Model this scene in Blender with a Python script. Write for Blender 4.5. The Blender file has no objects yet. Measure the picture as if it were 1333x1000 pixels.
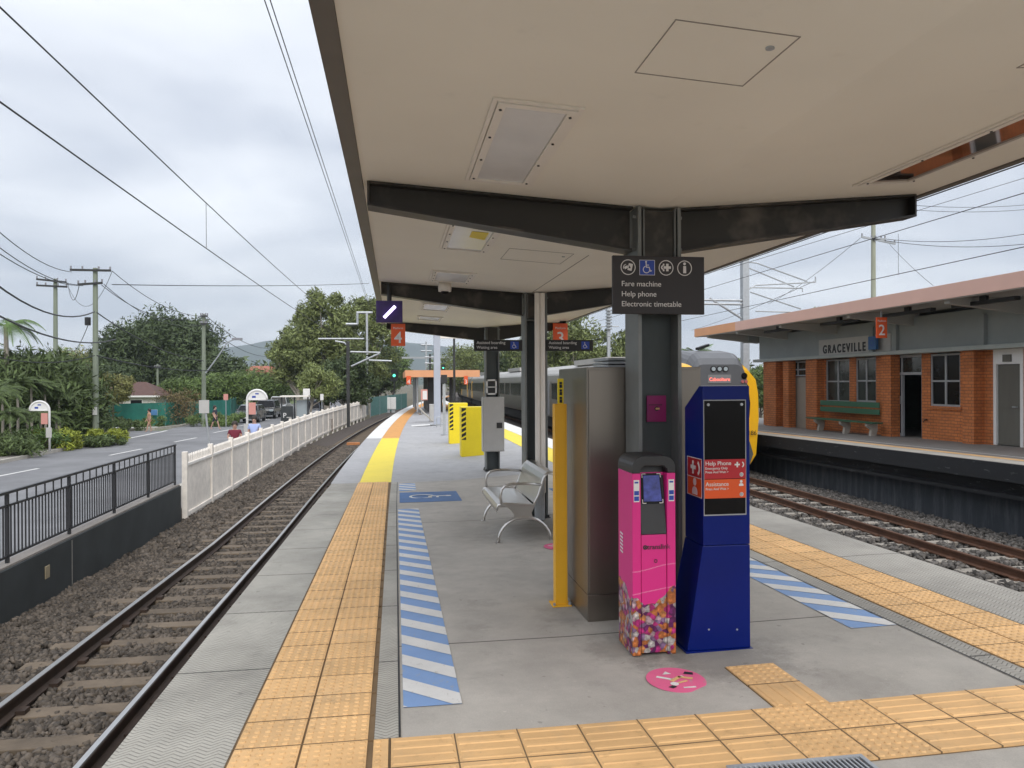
import bpy, bmesh, math, random
import numpy as np
from mathutils import Vector, Matrix
S = bpy.context.scene
COL = S.collection
R = math.radians
# ---------------------------------------------------------------- camera
YAW = R(8.67)
cam_d = bpy.data.cameras.new('camera'); cam = bpy.data.objects.new('camera', cam_d); COL.objects.link(cam)
cam_d.sensor_width = 36; cam_d.lens = 27.0; cam_d.clip_start = .05; cam_d.clip_end = 9000
CM = Matrix.Translation((0, 0, 1.58)) @ Matrix.Rotation(-YAW, 4, 'Z') @ Matrix.Rotation(R(90 - .14), 4, 'X') @ Matrix.Rotation(-.005, 4, 'Z')
cam.matrix_world = CM
S.camera = cam
# ---------------------------------------------------------------- world, sun
w = bpy.data.worlds.new('World'); S.world = w; w.use_nodes = True
nt = w.node_tree; nt.nodes.clear()
def nd(t, typ, **k):
    n = t.nodes.new(typ)
    for a, b in k.items(): setattr(n, a, b)
    return n
SUN_EL, SUN_AZ = R(40), R(172)
out = nd(nt, 'ShaderNodeOutputWorld'); bg = nd(nt, 'ShaderNodeBackground')
sky = nd(nt, 'ShaderNodeTexSky', sky_type='NISHITA', sun_disc=False)
sky.sun_elevation = SUN_EL; sky.sun_rotation = SUN_AZ; sky.air_density = 1.2; sky.dust_density = 2
tc = nd(nt, 'ShaderNodeTexCoord')
sep = nd(nt, 'ShaderNodeSeparateXYZ'); nt.links.new(tc.outputs['Generated'], sep.inputs[0])
zc = nd(nt, 'ShaderNodeMath', operation='MAXIMUM'); nt.links.new(sep.outputs['Z'], zc.inputs[0]); zc.inputs[1].default_value = .0
za = nd(nt, 'ShaderNodeMath', operation='ADD'); nt.links.new(zc.outputs[0], za.inputs[0]); za.inputs[1].default_value = .22
dv = nd(nt, 'ShaderNodeVectorMath', operation='DIVIDE'); nt.links.new(tc.outputs['Generated'], dv.inputs[0]); nt.links.new(za.outputs[0], dv.inputs[1])
n1 = nd(nt, 'ShaderNodeTexNoise'); n1.inputs['Scale'].default_value = 1.3; n1.inputs['Detail'].default_value = 4; n1.inputs['Roughness'].default_value = .48
n1.inputs['Distortion'].default_value = .4
mpn = nd(nt, 'ShaderNodeMapping'); mpn.inputs['Scale'].default_value = (1, 1.3, 1); mpn.inputs['Location'].default_value = (2.3, .9, 0)
nt.links.new(dv.outputs[0], mpn.inputs[0]); nt.links.new(mpn.outputs[0], n1.inputs['Vector'])
cr = nd(nt, 'ShaderNodeValToRGB'); nt.links.new(n1.outputs['Fac'], cr.inputs[0])
cr.color_ramp.elements[0].position = .3; cr.color_ramp.elements[0].color = (.46, .495, .575, 1)
cr.color_ramp.elements[1].position = .7; cr.color_ramp.elements[1].color = (.87, .89, .93, 1)
gr = nd(nt, 'ShaderNodeMapRange'); nt.links.new(zc.outputs[0], gr.inputs[0])
gr.inputs[1].default_value = .42; gr.inputs[2].default_value = 1.0; gr.inputs[3].default_value = 1.0; gr.inputs[4].default_value = 1.9
cm = nd(nt, 'ShaderNodeVectorMath', operation='SCALE'); nt.links.new(cr.outputs[0], cm.inputs[0]); nt.links.new(gr.outputs[0], cm.inputs['Scale'])
# clouds are stated in display units, the physical sky in its own: the Background strength is .1
cs = nd(nt, 'ShaderNodeVectorMath', operation='SCALE'); nt.links.new(cm.outputs[0], cs.inputs[0]); cs.inputs['Scale'].default_value = 10
mx = nd(nt, 'ShaderNodeMix', data_type='RGBA'); mx.inputs[0].default_value = .9
nt.links.new(sky.outputs[0], mx.inputs[6]); nt.links.new(cs.outputs[0], mx.inputs[7])
nt.links.new(mx.outputs[2], bg.inputs[0]); bg.inputs[1].default_value = .1
nt.links.new(bg.outputs[0], out.inputs[0])
sd = bpy.data.lights.new('sun', 'SUN'); sd.energy = 1.3; sd.angle = R(35); sd.color = (1, .96, .9)
so = bpy.data.objects.new('sun', sd); COL.objects.link(so)
so.rotation_euler = (R(90) - SUN_EL, 0, math.pi - SUN_AZ)
so['kind'] = 'helper'
S.view_settings.view_transform = 'Standard'; S.view_settings.look = 'None'; S.view_settings.exposure = .5; S.view_settings.gamma = 1
# ---------------------------------------------------------------- survey helpers (photo 1333x1000 -> world)
C0 = Vector((0, 0, 1.58)); CR = CM.to_3x3()
def ray(px, py): return CR @ Vector(((px - 666.5) / 1000, (500 - py) / 1000, -1))
def hz(px, py, z): d = ray(px, py); return C0 + d * ((z - C0.z) / d.z)
def hx(px, py, x): d = ray(px, py); return C0 + d * ((x - C0.x) / d.x)
def hy(px, py, y): d = ray(px, py); return C0 + d * (y / d.y)
def xat(px, y, py=520): return hy(px, py, y).x
def kx(x): return .027 if x <= 1 else (.012 if x >= 4.5 else .027 - .015 * (x - 1) / 3.5)
def pz(x, y): return -kx(x) * min(y, 15.6)
def hp(px, py):
    z = 0
    for i in range(30):
        p = hz(px, py, z); z = pz(p.x, p.y)
    return p
def cl(y): return 0 if y < 10 else ((min(y, 110) - 10) ** 2 / 1240 + max(0, y - 110) * .1)
def crv(y): return 0 if y < 60 else ((min(y, 150) - 60) ** 2 / 2400 + max(0, y - 150) * .075)
def lrz(y): return -1.02 - .027 * min(max(y, -5), 15.6)
# ---------------------------------------------------------------- materials
MC = {}
def mat(name, col, rough=.6, metal=0, var=.1, scale=4, bump=0, bscale=60, island=0, emit=0, alpha=1, spec=.5, streak=0, coat=0, trans=0):
    if name in MC: return MC[name]
    m = bpy.data.materials.new(name); m.use_nodes = True; t = m.node_tree; b = t.nodes['Principled BSDF']
    b.inputs['Roughness'].default_value = rough; b.inputs['Metallic'].default_value = metal
    b.inputs['Specular IOR Level'].default_value = spec
    if coat: b.inputs['Coat Weight'].default_value = coat
    c4 = (*col, 1)
    last = None
    tcn = nd(t, 'ShaderNodeTexCoord')
    if var:
        n = nd(t, 'ShaderNodeTexNoise'); n.inputs['Scale'].default_value = scale; n.inputs['Detail'].default_value = 5; n.inputs['Roughness'].default_value = .6
        if streak:
            mp = nd(t, 'ShaderNodeMapping'); mp.inputs['Scale'].default_value = (1, 1, streak); t.links.new(tcn.outputs['Object'], mp.inputs[0]); t.links.new(mp.outputs[0], n.inputs['Vector'])
        else: t.links.new(tcn.outputs['Object'], n.inputs['Vector'])
        r = nd(t, 'ShaderNodeMapRange'); t.links.new(n.outputs['Fac'], r.inputs[0])
        r.inputs[1].default_value = .3; r.inputs[2].default_value = .7; r.inputs[3].default_value = 1 - var; r.inputs[4].default_value = 1 + var
        s = nd(t, 'ShaderNodeVectorMath', operation='SCALE'); s.inputs[0].default_value = col; t.links.new(r.outputs[0], s.inputs['Scale'])
        last = s.outputs[0]
    if island:
        g = nd(t, 'ShaderNodeNewGeometry'); r = nd(t, 'ShaderNodeMapRange'); t.links.new(g.outputs['Random Per Island'], r.inputs[0])
        r.inputs[3].default_value = 1 - island; r.inputs[4].default_value = 1 + island
        s = nd(t, 'ShaderNodeVectorMath', operation='SCALE')
        if last: t.links.new(last, s.inputs[0])
        else: s.inputs[0].default_value = col
        t.links.new(r.outputs[0], s.inputs['Scale']); last = s.outputs[0]
    if last: t.links.new(last, b.inputs['Base Color'])
    else: b.inputs['Base Color'].default_value = c4
    if bump:
        n = nd(t, 'ShaderNodeTexNoise'); n.inputs['Scale'].default_value = bscale; n.inputs['Detail'].default_value = 4
        t.links.new(tcn.outputs['Object'], n.inputs['Vector'])
        bp = nd(t, 'ShaderNodeBump'); bp.inputs['Strength'].default_value = bump; bp.inputs['Distance'].default_value = .02
        t.links.new(n.outputs['Fac'], bp.inputs['Height']); t.links.new(bp.outputs[0], b.inputs['Normal'])
    if emit:
        b.inputs['Emission Color'].default_value = c4; b.inputs['Emission Strength'].default_value = emit
    if trans: b.inputs['Transmission Weight'].default_value = trans
    MC[name] = m
    return m
class NB:
    """small node-expression builder"""
    def __init__(s, name, rough=.7, metal=0):
        s.m = bpy.data.materials.new(name); s.m.use_nodes = True; s.t = s.m.node_tree; s.b = s.t.nodes['Principled BSDF']
        s.b.inputs['Roughness'].default_value = rough; s.b.inputs['Metallic'].default_value = metal
        s.tc = nd(s.t, 'ShaderNodeTexCoord'); s.co = s.tc.outputs['Object']
        q = nd(s.t, 'ShaderNodeSeparateXYZ'); s.t.links.new(s.co, q.inputs[0]); s.x, s.y, s.z = q.outputs
        MC[name] = s.m
    def m_(s, op, *a):
        n = nd(s.t, 'ShaderNodeMath', operation=op)
        for i, v in enumerate(a):
            if isinstance(v, (int, float)): n.inputs[i].default_value = v
            else: s.t.links.new(v, n.inputs[i])
        return n.outputs[0]
    def noise(s, scale, detail=4, rough=.55, vec=None):
        n = nd(s.t, 'ShaderNodeTexNoise'); n.inputs['Scale'].default_value = scale; n.inputs['Detail'].default_value = detail; n.inputs['Roughness'].default_value = rough
        s.t.links.new(vec or s.co, n.inputs['Vector']); return n.outputs['Fac']
    def rng(s, v, a, b, c=0, d=1):
        n = nd(s.t, 'ShaderNodeMapRange'); s.t.links.new(v, n.inputs[0])
        for i, q in enumerate((a, b, c, d)): n.inputs[i + 1].default_value = q
        return n.outputs[0]
    def mix(s, f, a, b):
        n = nd(s.t, 'ShaderNodeMix', data_type='RGBA')
        for i, v in ((0, f), (6, a), (7, b)):
            if isinstance(v, (int, float)): n.inputs[i].default_value = v
            elif isinstance(v, tuple): n.inputs[i].default_value = (*v, 1)
            else: s.t.links.new(v, n.inputs[i])
        return n.outputs[2]
    def scale(s, c, f):
        n = nd(s.t, 'ShaderNodeVectorMath', operation='SCALE')
        if isinstance(c, tuple): n.inputs[0].default_value = c
        else: s.t.links.new(c, n.inputs[0])
        s.t.links.new(f, n.inputs['Scale']); return n.outputs[0]
    def comb(s, x, y, z=0):
        n = nd(s.t, 'ShaderNodeCombineXYZ')
        for i, v in enumerate((x, y, z)):
            if isinstance(v, (int, float)): n.inputs[i].default_value = v
            else: s.t.links.new(v, n.inputs[i])
        return n.outputs[0]
    def done(s, col, h=None, st=.4, dist=.01, rough=None):
        s.t.links.new(col, s.b.inputs['Base Color'])
        if rough is not None: s.t.links.new(rough, s.b.inputs['Roughness'])
        if h is not None:
            bp = nd(s.t, 'ShaderNodeBump'); bp.inputs['Strength'].default_value = st; bp.inputs['Distance'].default_value = dist
            s.t.links.new(h, bp.inputs['Height']); s.t.links.new(bp.outputs[0], s.b.inputs['Normal'])
        return s.m
def concrete(name, col, joints=None, zig=False, stain=.18, warm=None, dirt=None):
    b = NB(name, .8)
    big = b.rng(b.noise(.7, 5, .6), .3, .7, 1 - stain, 1 + stain * .6)
    mid = b.rng(b.noise(5, 6, .65), .3, .7, .9, 1.08); fine = b.rng(b.noise(140, 2), .3, .7, .93, 1.07)
    f = b.m_('MULTIPLY', b.m_('MULTIPLY', big, mid), fine)
    spots = b.m_('MULTIPLY', b.rng(b.noise(16, 2, .5), .72, .76, 1, .72), b.m_('MULTIPLY', b.rng(b.noise(1.9, 6, .72), .56, .74, 1, .76), b.rng(b.noise(31, 2, .5), .74, .77, 1, 1.25))); f = b.m_('MULTIPLY', f, spots)
    h = b.noise(120, 3)
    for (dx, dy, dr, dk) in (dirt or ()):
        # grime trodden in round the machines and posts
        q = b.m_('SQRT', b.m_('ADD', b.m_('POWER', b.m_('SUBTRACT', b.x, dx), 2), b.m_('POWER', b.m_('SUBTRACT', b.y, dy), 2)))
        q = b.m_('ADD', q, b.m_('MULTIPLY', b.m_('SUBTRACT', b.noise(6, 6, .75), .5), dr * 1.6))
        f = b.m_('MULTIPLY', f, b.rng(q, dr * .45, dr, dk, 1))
    if zig:
        # herringbone non-slip pattern pressed into the slab
        zz = b.m_('MULTIPLY', b.m_('PINGPONG', b.x, .05), .8)
        ph = b.m_('PINGPONG', b.m_('ADD', b.y, zz), .0165)
        groove = b.rng(ph, .001, .006, 0, 1)
        f = b.m_('MULTIPLY', f, b.rng(groove, 0, 1, .55, 1.08)); h = groove
    if joints:
        off, sp = joints
        d = b.m_('PINGPONG', b.m_('SUBTRACT', b.y, off), sp / 2)
        j = b.rng(d, .006, .011, .28, 1); f = b.m_('MULTIPLY', f, j)
    c = b.scale(col, f)
    return b.done(c, h, .5 if zig else .15, .004)
def M(n): return MC[n]
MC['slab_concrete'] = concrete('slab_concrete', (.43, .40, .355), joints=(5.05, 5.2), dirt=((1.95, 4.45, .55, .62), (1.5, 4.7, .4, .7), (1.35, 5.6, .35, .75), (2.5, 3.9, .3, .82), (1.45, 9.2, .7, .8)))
concrete('edge_concrete', (.40, .38, .33), joints=(3.45, 1.3), zig=True, stain=.28)
concrete('edge_concrete_b', (.36, .34, .30), joints=(4.1, 2.6), zig=True, stain=.25)
concrete('new_concrete', (.38, .375, .375), stain=.1)
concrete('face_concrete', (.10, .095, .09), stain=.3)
concrete('old_concrete', (.24, .225, .205), stain=.15)
concrete('white_edge', (.72, .71, .68), stain=.08)
b = NB('tactile', .7); gi = nd(b.t, 'ShaderNodeNewGeometry').outputs['Random Per Island']
f = b.m_('MULTIPLY', b.rng(gi, 0, 1, .9, 1.08), b.m_('MULTIPLY', b.rng(b.noise(1.7, 5, .65), .3, .7, .84, 1.08), b.rng(b.noise(11, 6, .75), .56, .72, 1, .72)))
b.done(b.mix(b.rng(b.noise(3.1, 6, .7), .52, .75, 0, .4), b.scale((.73, .45, .20), f), b.scale((.40, .30, .19), f)), b.noise(150, 2), .1)
mat('tactile_joint', (.17, .11, .055), .9, var=.2)
mat('yellow_paint', (.84, .55, .04), .6, var=.06, scale=2)
mat('orange_tactile', (.62, .29, .07), .7, var=.1)
b = NB('blue_paint', .65); f = b.rng(b.noise(2.5, 5, .65), .3, .7, .88, 1.06)
b.done(b.mix(b.rng(b.noise(19, 7, .78, b.comb(b.x, b.m_('MULTIPLY', b.y, .5), 0)), .57, .66, .03, .62), b.scale((.20, .33, .58), f), (.36, .34, .30)))
b = NB('white_paint', .65); f = b.rng(b.noise(2.5, 5, .65), .3, .7, .88, 1.06)
b.done(b.mix(b.rng(b.noise(19, 7, .78, b.comb(b.x, b.m_('MULTIPLY', b.y, .5), 0)), .57, .66, .03, .62), b.scale((.68, .67, .64), f), (.36, .34, .30)))
mat('sign_blue', (.035, .12, .30), .6, var=.15, scale=3)
mat('dark_steel', (.035, .036, .036), .5, metal=.15, var=.3, scale=1.5)
b = NB('beam_steel', .45, .2)
sm = b.rng(b.noise(1.9, 4, .6), .52, .66, 0, .8)
b.done(b.mix(sm, (.036, .034, .031), (.15, .13, .11)), None)
mat('column_steel', (.075, .088, .09), .5, metal=.3, var=.25, scale=2.5, streak=.3)
mat('flange_steel', (.2, .21, .205), .5, metal=.4, var=.15, scale=3)
b = NB('soffit', .55); gg = b.m_('MULTIPLY', b.rng(b.noise(.8, 4), .3, .7, .95, 1.03), b.rng(b.noise(5, 5, .7), .62, .78, 1, .93)); b.done(b.scale((.86, .815, .72), gg), b.noise(1.1, 2), .12, .05)
mat('soffit_line', (.3, .27, .24), .8, var=0)
mat('fascia_grey', (.13, .115, .10), .5, var=.08)
mat('light_frame', (.82, .77, .70), .5, var=.03)
mat('diffuser', (.74, .73, .73), .25, var=.06, scale=3)
mat('stainless', (.25, .225, .195), .34, metal=.9, var=.18, scale=1.2, streak=.12)
mat('bench_steel', (.62, .60, .57), .28, metal=1, var=.06)
mat('galv', (.42, .44, .46), .45, metal=.5, var=.12, scale=8)
mat('galv_pale', (.42, .45, .52), .5, metal=.2, var=.05, scale=3)
mat('post_yellow', (.80, .42, .015), .5, var=.06, scale=3, coat=.1)
mat('box_yellow', (.82, .64, .015), .5, var=.05, scale=3)
mat('black', (.012, .012, .013), .5, var=.1)
mat('gloss_black', (.006, .006, .007), .15, var=0, spec=.2)
mat('plastic_grey', (.024, .025, .027), .45, var=.1)
mat('magenta', (.66, .02, .22), .42, var=.06, scale=5)
mat('magenta_side', (.72, .06, .26), .42, var=.06, scale=5)
mat('magenta_plate', (.28, .015, .13), .35, var=.05)
mat('totem_blue', (.001, .010, .135), .3, var=.1, scale=3, spec=.22)
mat('red_band', (.42, .012, .02), .4, var=.04)
mat('orange_band', (.68, .085, .01), .4, var=.04)
mat('sign_orange', (.72, .10, .02), .45, var=.03)
mat('white', (.75, .74, .72), .5, var=.04)
mat('sign_white', (.7, .68, .66), .5, var=0)
mat('sign_brown', (.025, .021, .022), .45, var=.08)
mat('pict_blue', (.02, .06, .36), .5, var=0); mat('notice_blue', (.08, .22, .45), .6, var=.2)
mat('cabinet_grey', (.47, .46, .44), .5, var=.05, scale=5)
b = NB('sticker_pink', .65); f = b.rng(b.noise(2.5, 5, .65), .3, .7, .88, 1.06)
b.done(b.mix(b.rng(b.noise(19, 7, .78, b.comb(b.x, b.m_('MULTIPLY', b.y, .5), 0)), .57, .66, .03, .62), b.scale((.78, .13, .28), f), (.36, .34, .30)))
mat('sleeper', (.15, .115, .08), .85, var=.3, scale=3, bump=.3, bscale=30)
mat('sleeper_pale', (.30, .27, .23), .85, var=.2, scale=3, bump=.3, bscale=30)
mat('rail_rust', (.055, .035, .025), .7, metal=.3, var=.3, scale=5)
mat('rail_rust_red', (.12, .055, .03), .7, metal=.2, var=.3, scale=5)
mat('rail_shine', (.55, .54, .52), .3, metal=1, var=.05)
mat('rail_brown', (.16, .085, .055), .5, metal=.5, var=.15)
mat('ballast', (.098, .08, .063), .9, var=.3, scale=1.5, island=.55)
mat('ballast_grey', (.10, .09, .08), .9, var=.3, scale=1.5, island=.6)
mat('ballast_bed', (.075, .06, .05), .95, var=.4, scale=9, bump=1, bscale=35)
mat('earth', (.13, .115, .075), .95, var=.4, scale=.5, bump=.4, bscale=8)
mat('grass', (.10, .13, .04), .95, var=.35, scale=.6, bump=.5, bscale=20)
mat('asphalt', (.19, .19, .195), .9, var=.2, scale=.45, bump=.3, bscale=80)
mat('footpath', (.26, .235, .21), .9, var=.15, scale=1)
mat('kerb', (.42, .39, .34), .9, var=.15, scale=3)
mat('wall_dark', (.032, .037, .038), .75, var=.25, scale=1.5, bump=.1)
mat('wall_patch', (.34, .28, .18), .8, var=.2)
mat('wall_joint', (.22, .21, .19), .8, var=.2)
mat('railing', (.028, .029, .032), .45, var=.1)
b = NB('picket', .65)
g = b.m_('MULTIPLY', b.rng(b.noise(1.2, 4), .3, .7, .88, 1.06), b.rng(b.noise(7, 3), .35, .7, .9, 1.05))
b.done(b.scale((.88, .82, .74), g))
mat('picket_cap', (.86, .83, .78), .6, var=.08)
mat('wood_pole', (.22, .25, .19), .85, var=.2, scale=2, streak=.2)
mat('wood_pole_b', (.34, .35, .27), .85, var=.2, scale=2, streak=.2)
mat('wire', (.022, .022, .025), .5, var=0)
mat('porcelain', (.25, .25, .27), .3, var=0)
mat('pink_fascia', (.68, .42, .34), .55, var=.04, scale=1)
mat('orange_fascia', (.70, .34, .17), .55, var=.04, scale=1)
mat('soffit_grey', (.40, .395, .37), .6, var=.05, scale=1)
mat('wall_green_grey', (.27, .295, .29), .6, var=.07, scale=1.5)
mat('gutter_grey', (.34, .37, .35), .5, var=.06)
mat('name_board', (.46, .45, .42), .6, var=.05)
b = NB('brick', .8)
bt = nd(b.t, 'ShaderNodeTexBrick'); b.t.links.new(b.comb(b.m_('ADD', b.y, b.x), b.z), bt.inputs['Vector'])
for k, v in (('Scale', 1), ('Brick Width', .24), ('Row Height', .086), ('Mortar Size', .008), ('Bias', 0)): bt.inputs[k].default_value = v
bt.inputs['Color1'].default_value = (.58, .19, .055, 1); bt.inputs['Color2'].default_value = (.47, .145, .04, 1); bt.inputs['Mortar'].default_value = (.20, .085, .04, 1)
b.done(b.scale(bt.outputs['Color'], b.m_('MULTIPLY', b.rng(b.noise(1.2, 5), .3, .7, .78, 1.15), b.rng(b.noise(14, 3), .3, .7, .9, 1.1))), bt.outputs['Fac'], .2)
mat('door_beige', (.33, .29, .24), .6, var=.05)
mat('door_grey', (.12, .115, .095), .6, var=.1, scale=4, streak=.2)
mat('frame_grey', (.33, .34, .35), .5, var=.05)
mat('glass_dark', (.008, .009, .01), .25, spec=.15, var=.3, scale=.6)
mat('glass_mid', (.03, .038, .034), .08, spec=.6, var=.5, scale=1.3)  # patchy tone puts some of the reflections into the glass colour
mat('interior_green', (.02, .055, .04), .7, var=.3)
mat('bench_green', (.03, .12, .065), .5, var=.1)
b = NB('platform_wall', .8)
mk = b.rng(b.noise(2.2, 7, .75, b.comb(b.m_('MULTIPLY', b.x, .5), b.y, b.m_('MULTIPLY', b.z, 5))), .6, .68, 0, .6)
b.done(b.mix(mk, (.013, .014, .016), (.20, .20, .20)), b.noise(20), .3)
b = NB('platform_wall_low', .8)
mk = b.rng(b.noise(3, 6, .7, b.comb(b.x, b.m_('MULTIPLY', b.y, 1.6), b.m_('MULTIPLY', b.z, .25))), .45, .8, 0, .7)
b.done(b.mix(mk, (.035, .042, .052), (.16, .17, .18)), b.noise(20), .3)
mat('train_steel', (.25, .235, .20), .38, metal=.6, var=.08, scale=2)
mat('train_roof', (.40, .39, .365), .5, var=.06, scale=1)
mat('train_grey', (.10, .103, .11), .35, var=.04)
mat('train_pale', (.26, .265, .275), .35, var=.04)
mat('train_yellow', (.86, .46, .012), .3, var=.02, coat=.3)
mat('train_under', (.02, .019, .018), .8, var=.3)
mat('lamp_glass', (.35, .4, .42), .1, var=0)
mat('lamp_red', (.4, .12, .12), .25, var=0)
mat('led_red', (1, .16, .12), .5, emit=1.1, var=0)
mat('led_board', (.2, .2, .2), .4, var=0)
mat('tube_violet', (.75, .66, 1), .5, emit=2.2, var=0)
mat('screen_violet', (.028, .012, .085), .4, emit=.1, var=.5, scale=6)
mat('screen_blue', (.035, .045, .22), .2, emit=.15, var=.6, scale=22)
mat('signal_green', (.1, 1, .55), .5, emit=1.3, var=0)
mat('mesh_green', (.025, .19, .145), .8, var=.35, scale=.7)
mat('roof_brown', (.10, .05, .04), .8, var=.2)
mat('roof_grey', (.5, .5, .5), .6, var=.1)
mat('roof_red', (.38, .13, .09), .8, var=.2)
mat('house_white', (.62, .6, .56), .7, var=.08)
mat('timber_fence', (.22, .18, .14), .9, var=.2, streak=.1)
mat('bark', (.13, .105, .08), .9, var=.3, scale=5)
mat('bark_pale', (.36, .32, .27), .85, var=.25, scale=4)
def leafmat(n, c, isl=.45): return mat(n, c, .6, var=.25, scale=.35, island=isl, spec=.3)
leafmat('leaf_dark', (.065, .092, .035)); leafmat('leaf_gum', (.16, .19, .065)); leafmat('leaf_mid', (.12, .175, .05)); leafmat('leaf_olive', (.2, .2, .07))
leafmat('leaf_pale', (.22, .26, .09)); leafmat('leaf_palm', (.11, .18, .05), .4); leafmat('leaf_bush', (.085, .12, .04)); leafmat('leaf_purple', (.04, .016, .022)); leafmat('leaf_yellow', (.26, .30, .04)); leafmat('leaf_far', (.09, .12, .055))
leafmat('leaf_dry', (.17, .13, .06))
mat('hill', (.035, .055, .035), .95, var=.35, scale=.006)
mat('skin', (.48, .29, .22), .5, var=0); mat('hair', (.03, .02, .015), .6, var=.1)
mat('maroon', (.15, .012, .03), .8, var=.1); mat('pale_blue', (.38, .46, .75), .8, var=.08); mat('cloth_dark', (.03, .035, .05), .8, var=.1); mat('cloth_tan', (.5, .3, .18), .8, var=.1)
mat('car_black', (.015, .017, .02), .2, var=0, coat=.6); mat('car_grey', (.06, .065, .07), .25, var=0, coat=.6); mat('car_white', (.72, .72, .72), .25, var=0, coat=.5); mat('car_navy', (.02, .03, .05), .25, var=0, coat=.6)
mat('tyre', (.015, .015, .015), .8, var=0); mat('rim', (.35, .35, .36), .3, metal=.8, var=0); mat('tail_red', (.35, .01, .01), .2, var=0)
mat('pipe_orange', (.5, .2, .07), .7, var=.2)
mat('noparking', (.6, .27, .23), .6, var=0)
mat('teal_box', (.09, .22, .2), .7, var=.2)
# ---------------------------------------------------------------- mesh helpers
class MB:
    def __init__(s): s.v = []; s.f = []; s.mi = []
    def add(s, vs, fs, mi=0):
        n = len(s.v); s.v += [tuple(v) for v in vs]; s.f += [tuple(i + n for i in f) for f in fs]; s.mi += [mi] * len(fs); return s
    def box(s, x0, x1, y0, y1, z0, z1, mi=0):
        v = [(x0, y0, z0), (x1, y0, z0), (x1, y1, z0), (x0, y1, z0), (x0, y0, z1), (x1, y0, z1), (x1, y1, z1), (x0, y1, z1)]
        return s.add(v, [(0, 3, 2, 1), (4, 5, 6, 7), (0, 1, 5, 4), (1, 2, 6, 5), (2, 3, 7, 6), (3, 0, 4, 7)], mi)
    def hexa(s, lo, hi, mi=0):   # lo, hi: four points each
        return s.add(list(lo) + list(hi), [(0, 3, 2, 1), (4, 5, 6, 7), (0, 1, 5, 4), (1, 2, 6, 5), (2, 3, 7, 6), (3, 0, 4, 7)], mi)
    def bar(s, a, b, w, h=None, mi=0):   # rectangular bar between two points
        a = Vector(a); b = Vector(b); d = (b - a).normalized(); h = h or w
        u = d.cross(Vector((0, 0, 1)));
        if u.length < 1e-4: u = Vector((1, 0, 0))
        u.normalize(); v = u.cross(d); u = u * (w / 2); v = v * (h / 2)
        return s.hexa([a - u - v, a + u - v, a + u + v, a - u + v], [b - u - v, b + u - v, b + u + v, b - u + v], mi)
    def tube(s, pts, r, n=8, r1=None, mi=0, cap=True):
        pts = [Vector(p) for p in pts]; rings = []; L = len(pts); base = len(s.v); pu = None
        for i, p in enumerate(pts):
            d = (pts[min(i + 1, L - 1)] - pts[max(i - 1, 0)]).normalized()
            if pu is None:
                u = d.cross(Vector((0, 0, 1)))
                if u.length < 1e-3: u = d.cross(Vector((0, 1, 0)))
            else: u = pu - d * pu.dot(d)
            u.normalize(); pu = u; v = d.cross(u)
            rr = r if not isinstance(r, (list, tuple)) else r[i]
            if r1 is not None: rr = r + (r1 - r) * i / (L - 1)
            for k in range(n):
                a = 2 * math.pi * k / n; s.v.append(tuple(p + u * (math.cos(a) * rr) + v * (math.sin(a) * rr)))
        for i in range(L - 1):
            for k in range(n):
                k2 = (k + 1) % n; s.f.append((base + i * n + k, base + i * n + k2, base + (i + 1) * n + k2, base + (i + 1) * n + k)); s.mi.append(mi)
        if cap:
            s.f.append(tuple(base + k for k in reversed(range(n)))); s.f.append(tuple(base + (L - 1) * n + k for k in range(n))); s.mi += [mi, mi]
        return s
    def prism(s, poly, O, U, V, N, t, mi=0):   # polygon (u,v) at origin O, extruded t along N
        O, U, V, N = map(Vector, (O, U, V, N)); n = len(poly)
        a = [O + U * p[0] + V * p[1] for p in poly]; c = [p + N * t for p in a]
        fs = [tuple(reversed(range(n))), tuple(range(n, 2 * n))] + [(i, (i + 1) % n, (i + 1) % n + n, i + n) for i in range(n)]
        return s.add(a + c, fs, mi)
    def ball(s, c, r, sx=1, sy=1, sz=1, nu=12, nv=8, mi=0):
        vs = []; fs = []
        for j in range(nv + 1):
            for i in range(nu):
                th = math.pi * j / nv; ph = 2 * math.pi * i / nu
                vs.append((c[0] + r * sx * math.sin(th) * math.cos(ph), c[1] + r * sy * math.sin(th) * math.sin(ph), c[2] + r * sz * math.cos(th)))
        for j in range(nv):
            for i in range(nu): fs.append((j * nu + i, (j + 1) * nu + i, (j + 1) * nu + (i + 1) % nu, j * nu + (i + 1) % nu))
        return s.add(vs, fs, mi)
    def sweep(s, prof, ys, cx, zf, closed=True, mi=0):   # profile (x,z) carried along Y, shifted by cx(y), zf(y)
        n = len(prof); b0 = len(s.v)
        for y in ys:
            for (px, pz_) in prof: s.v.append((px + cx(y), y, pz_ + zf(y)))
        m = n if closed else n - 1
        for i in range(len(ys) - 1):
            for k in range(m):
                k2 = (k + 1) % n; s.f.append((b0 + i * n + k, b0 + i * n + k2, b0 + (i + 1) * n + k2, b0 + (i + 1) * n + k)); s.mi.append(mi)
        if closed:
            s.f.append(tuple(b0 + k for k in reversed(range(n)))); s.f.append(tuple(b0 + (len(ys) - 1) * n + k for k in range(n))); s.mi += [mi, mi]
        return s
    def each(s, name, m, parent=None, **k):
        par = list(range(len(s.v)))
        def find(i):
            while par[i] != i: par[i] = par[par[i]]; i = par[i]
            return i
        for f in s.f:
            for i in f[1:]: par[find(i)] = find(f[0])
        g = {}
        for f in s.f: g.setdefault(find(f[0]), []).append(f)
        for fs in g.values():
            q = MB(); ix = {}
            for f in fs:
                for i in f:
                    if i not in ix: ix[i] = len(q.v); q.v.append(s.v[i])
                q.f.append(tuple(ix[i] for i in f)); q.mi.append(0)
            o = q.build(name, m, parent, **k)
        return o
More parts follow.
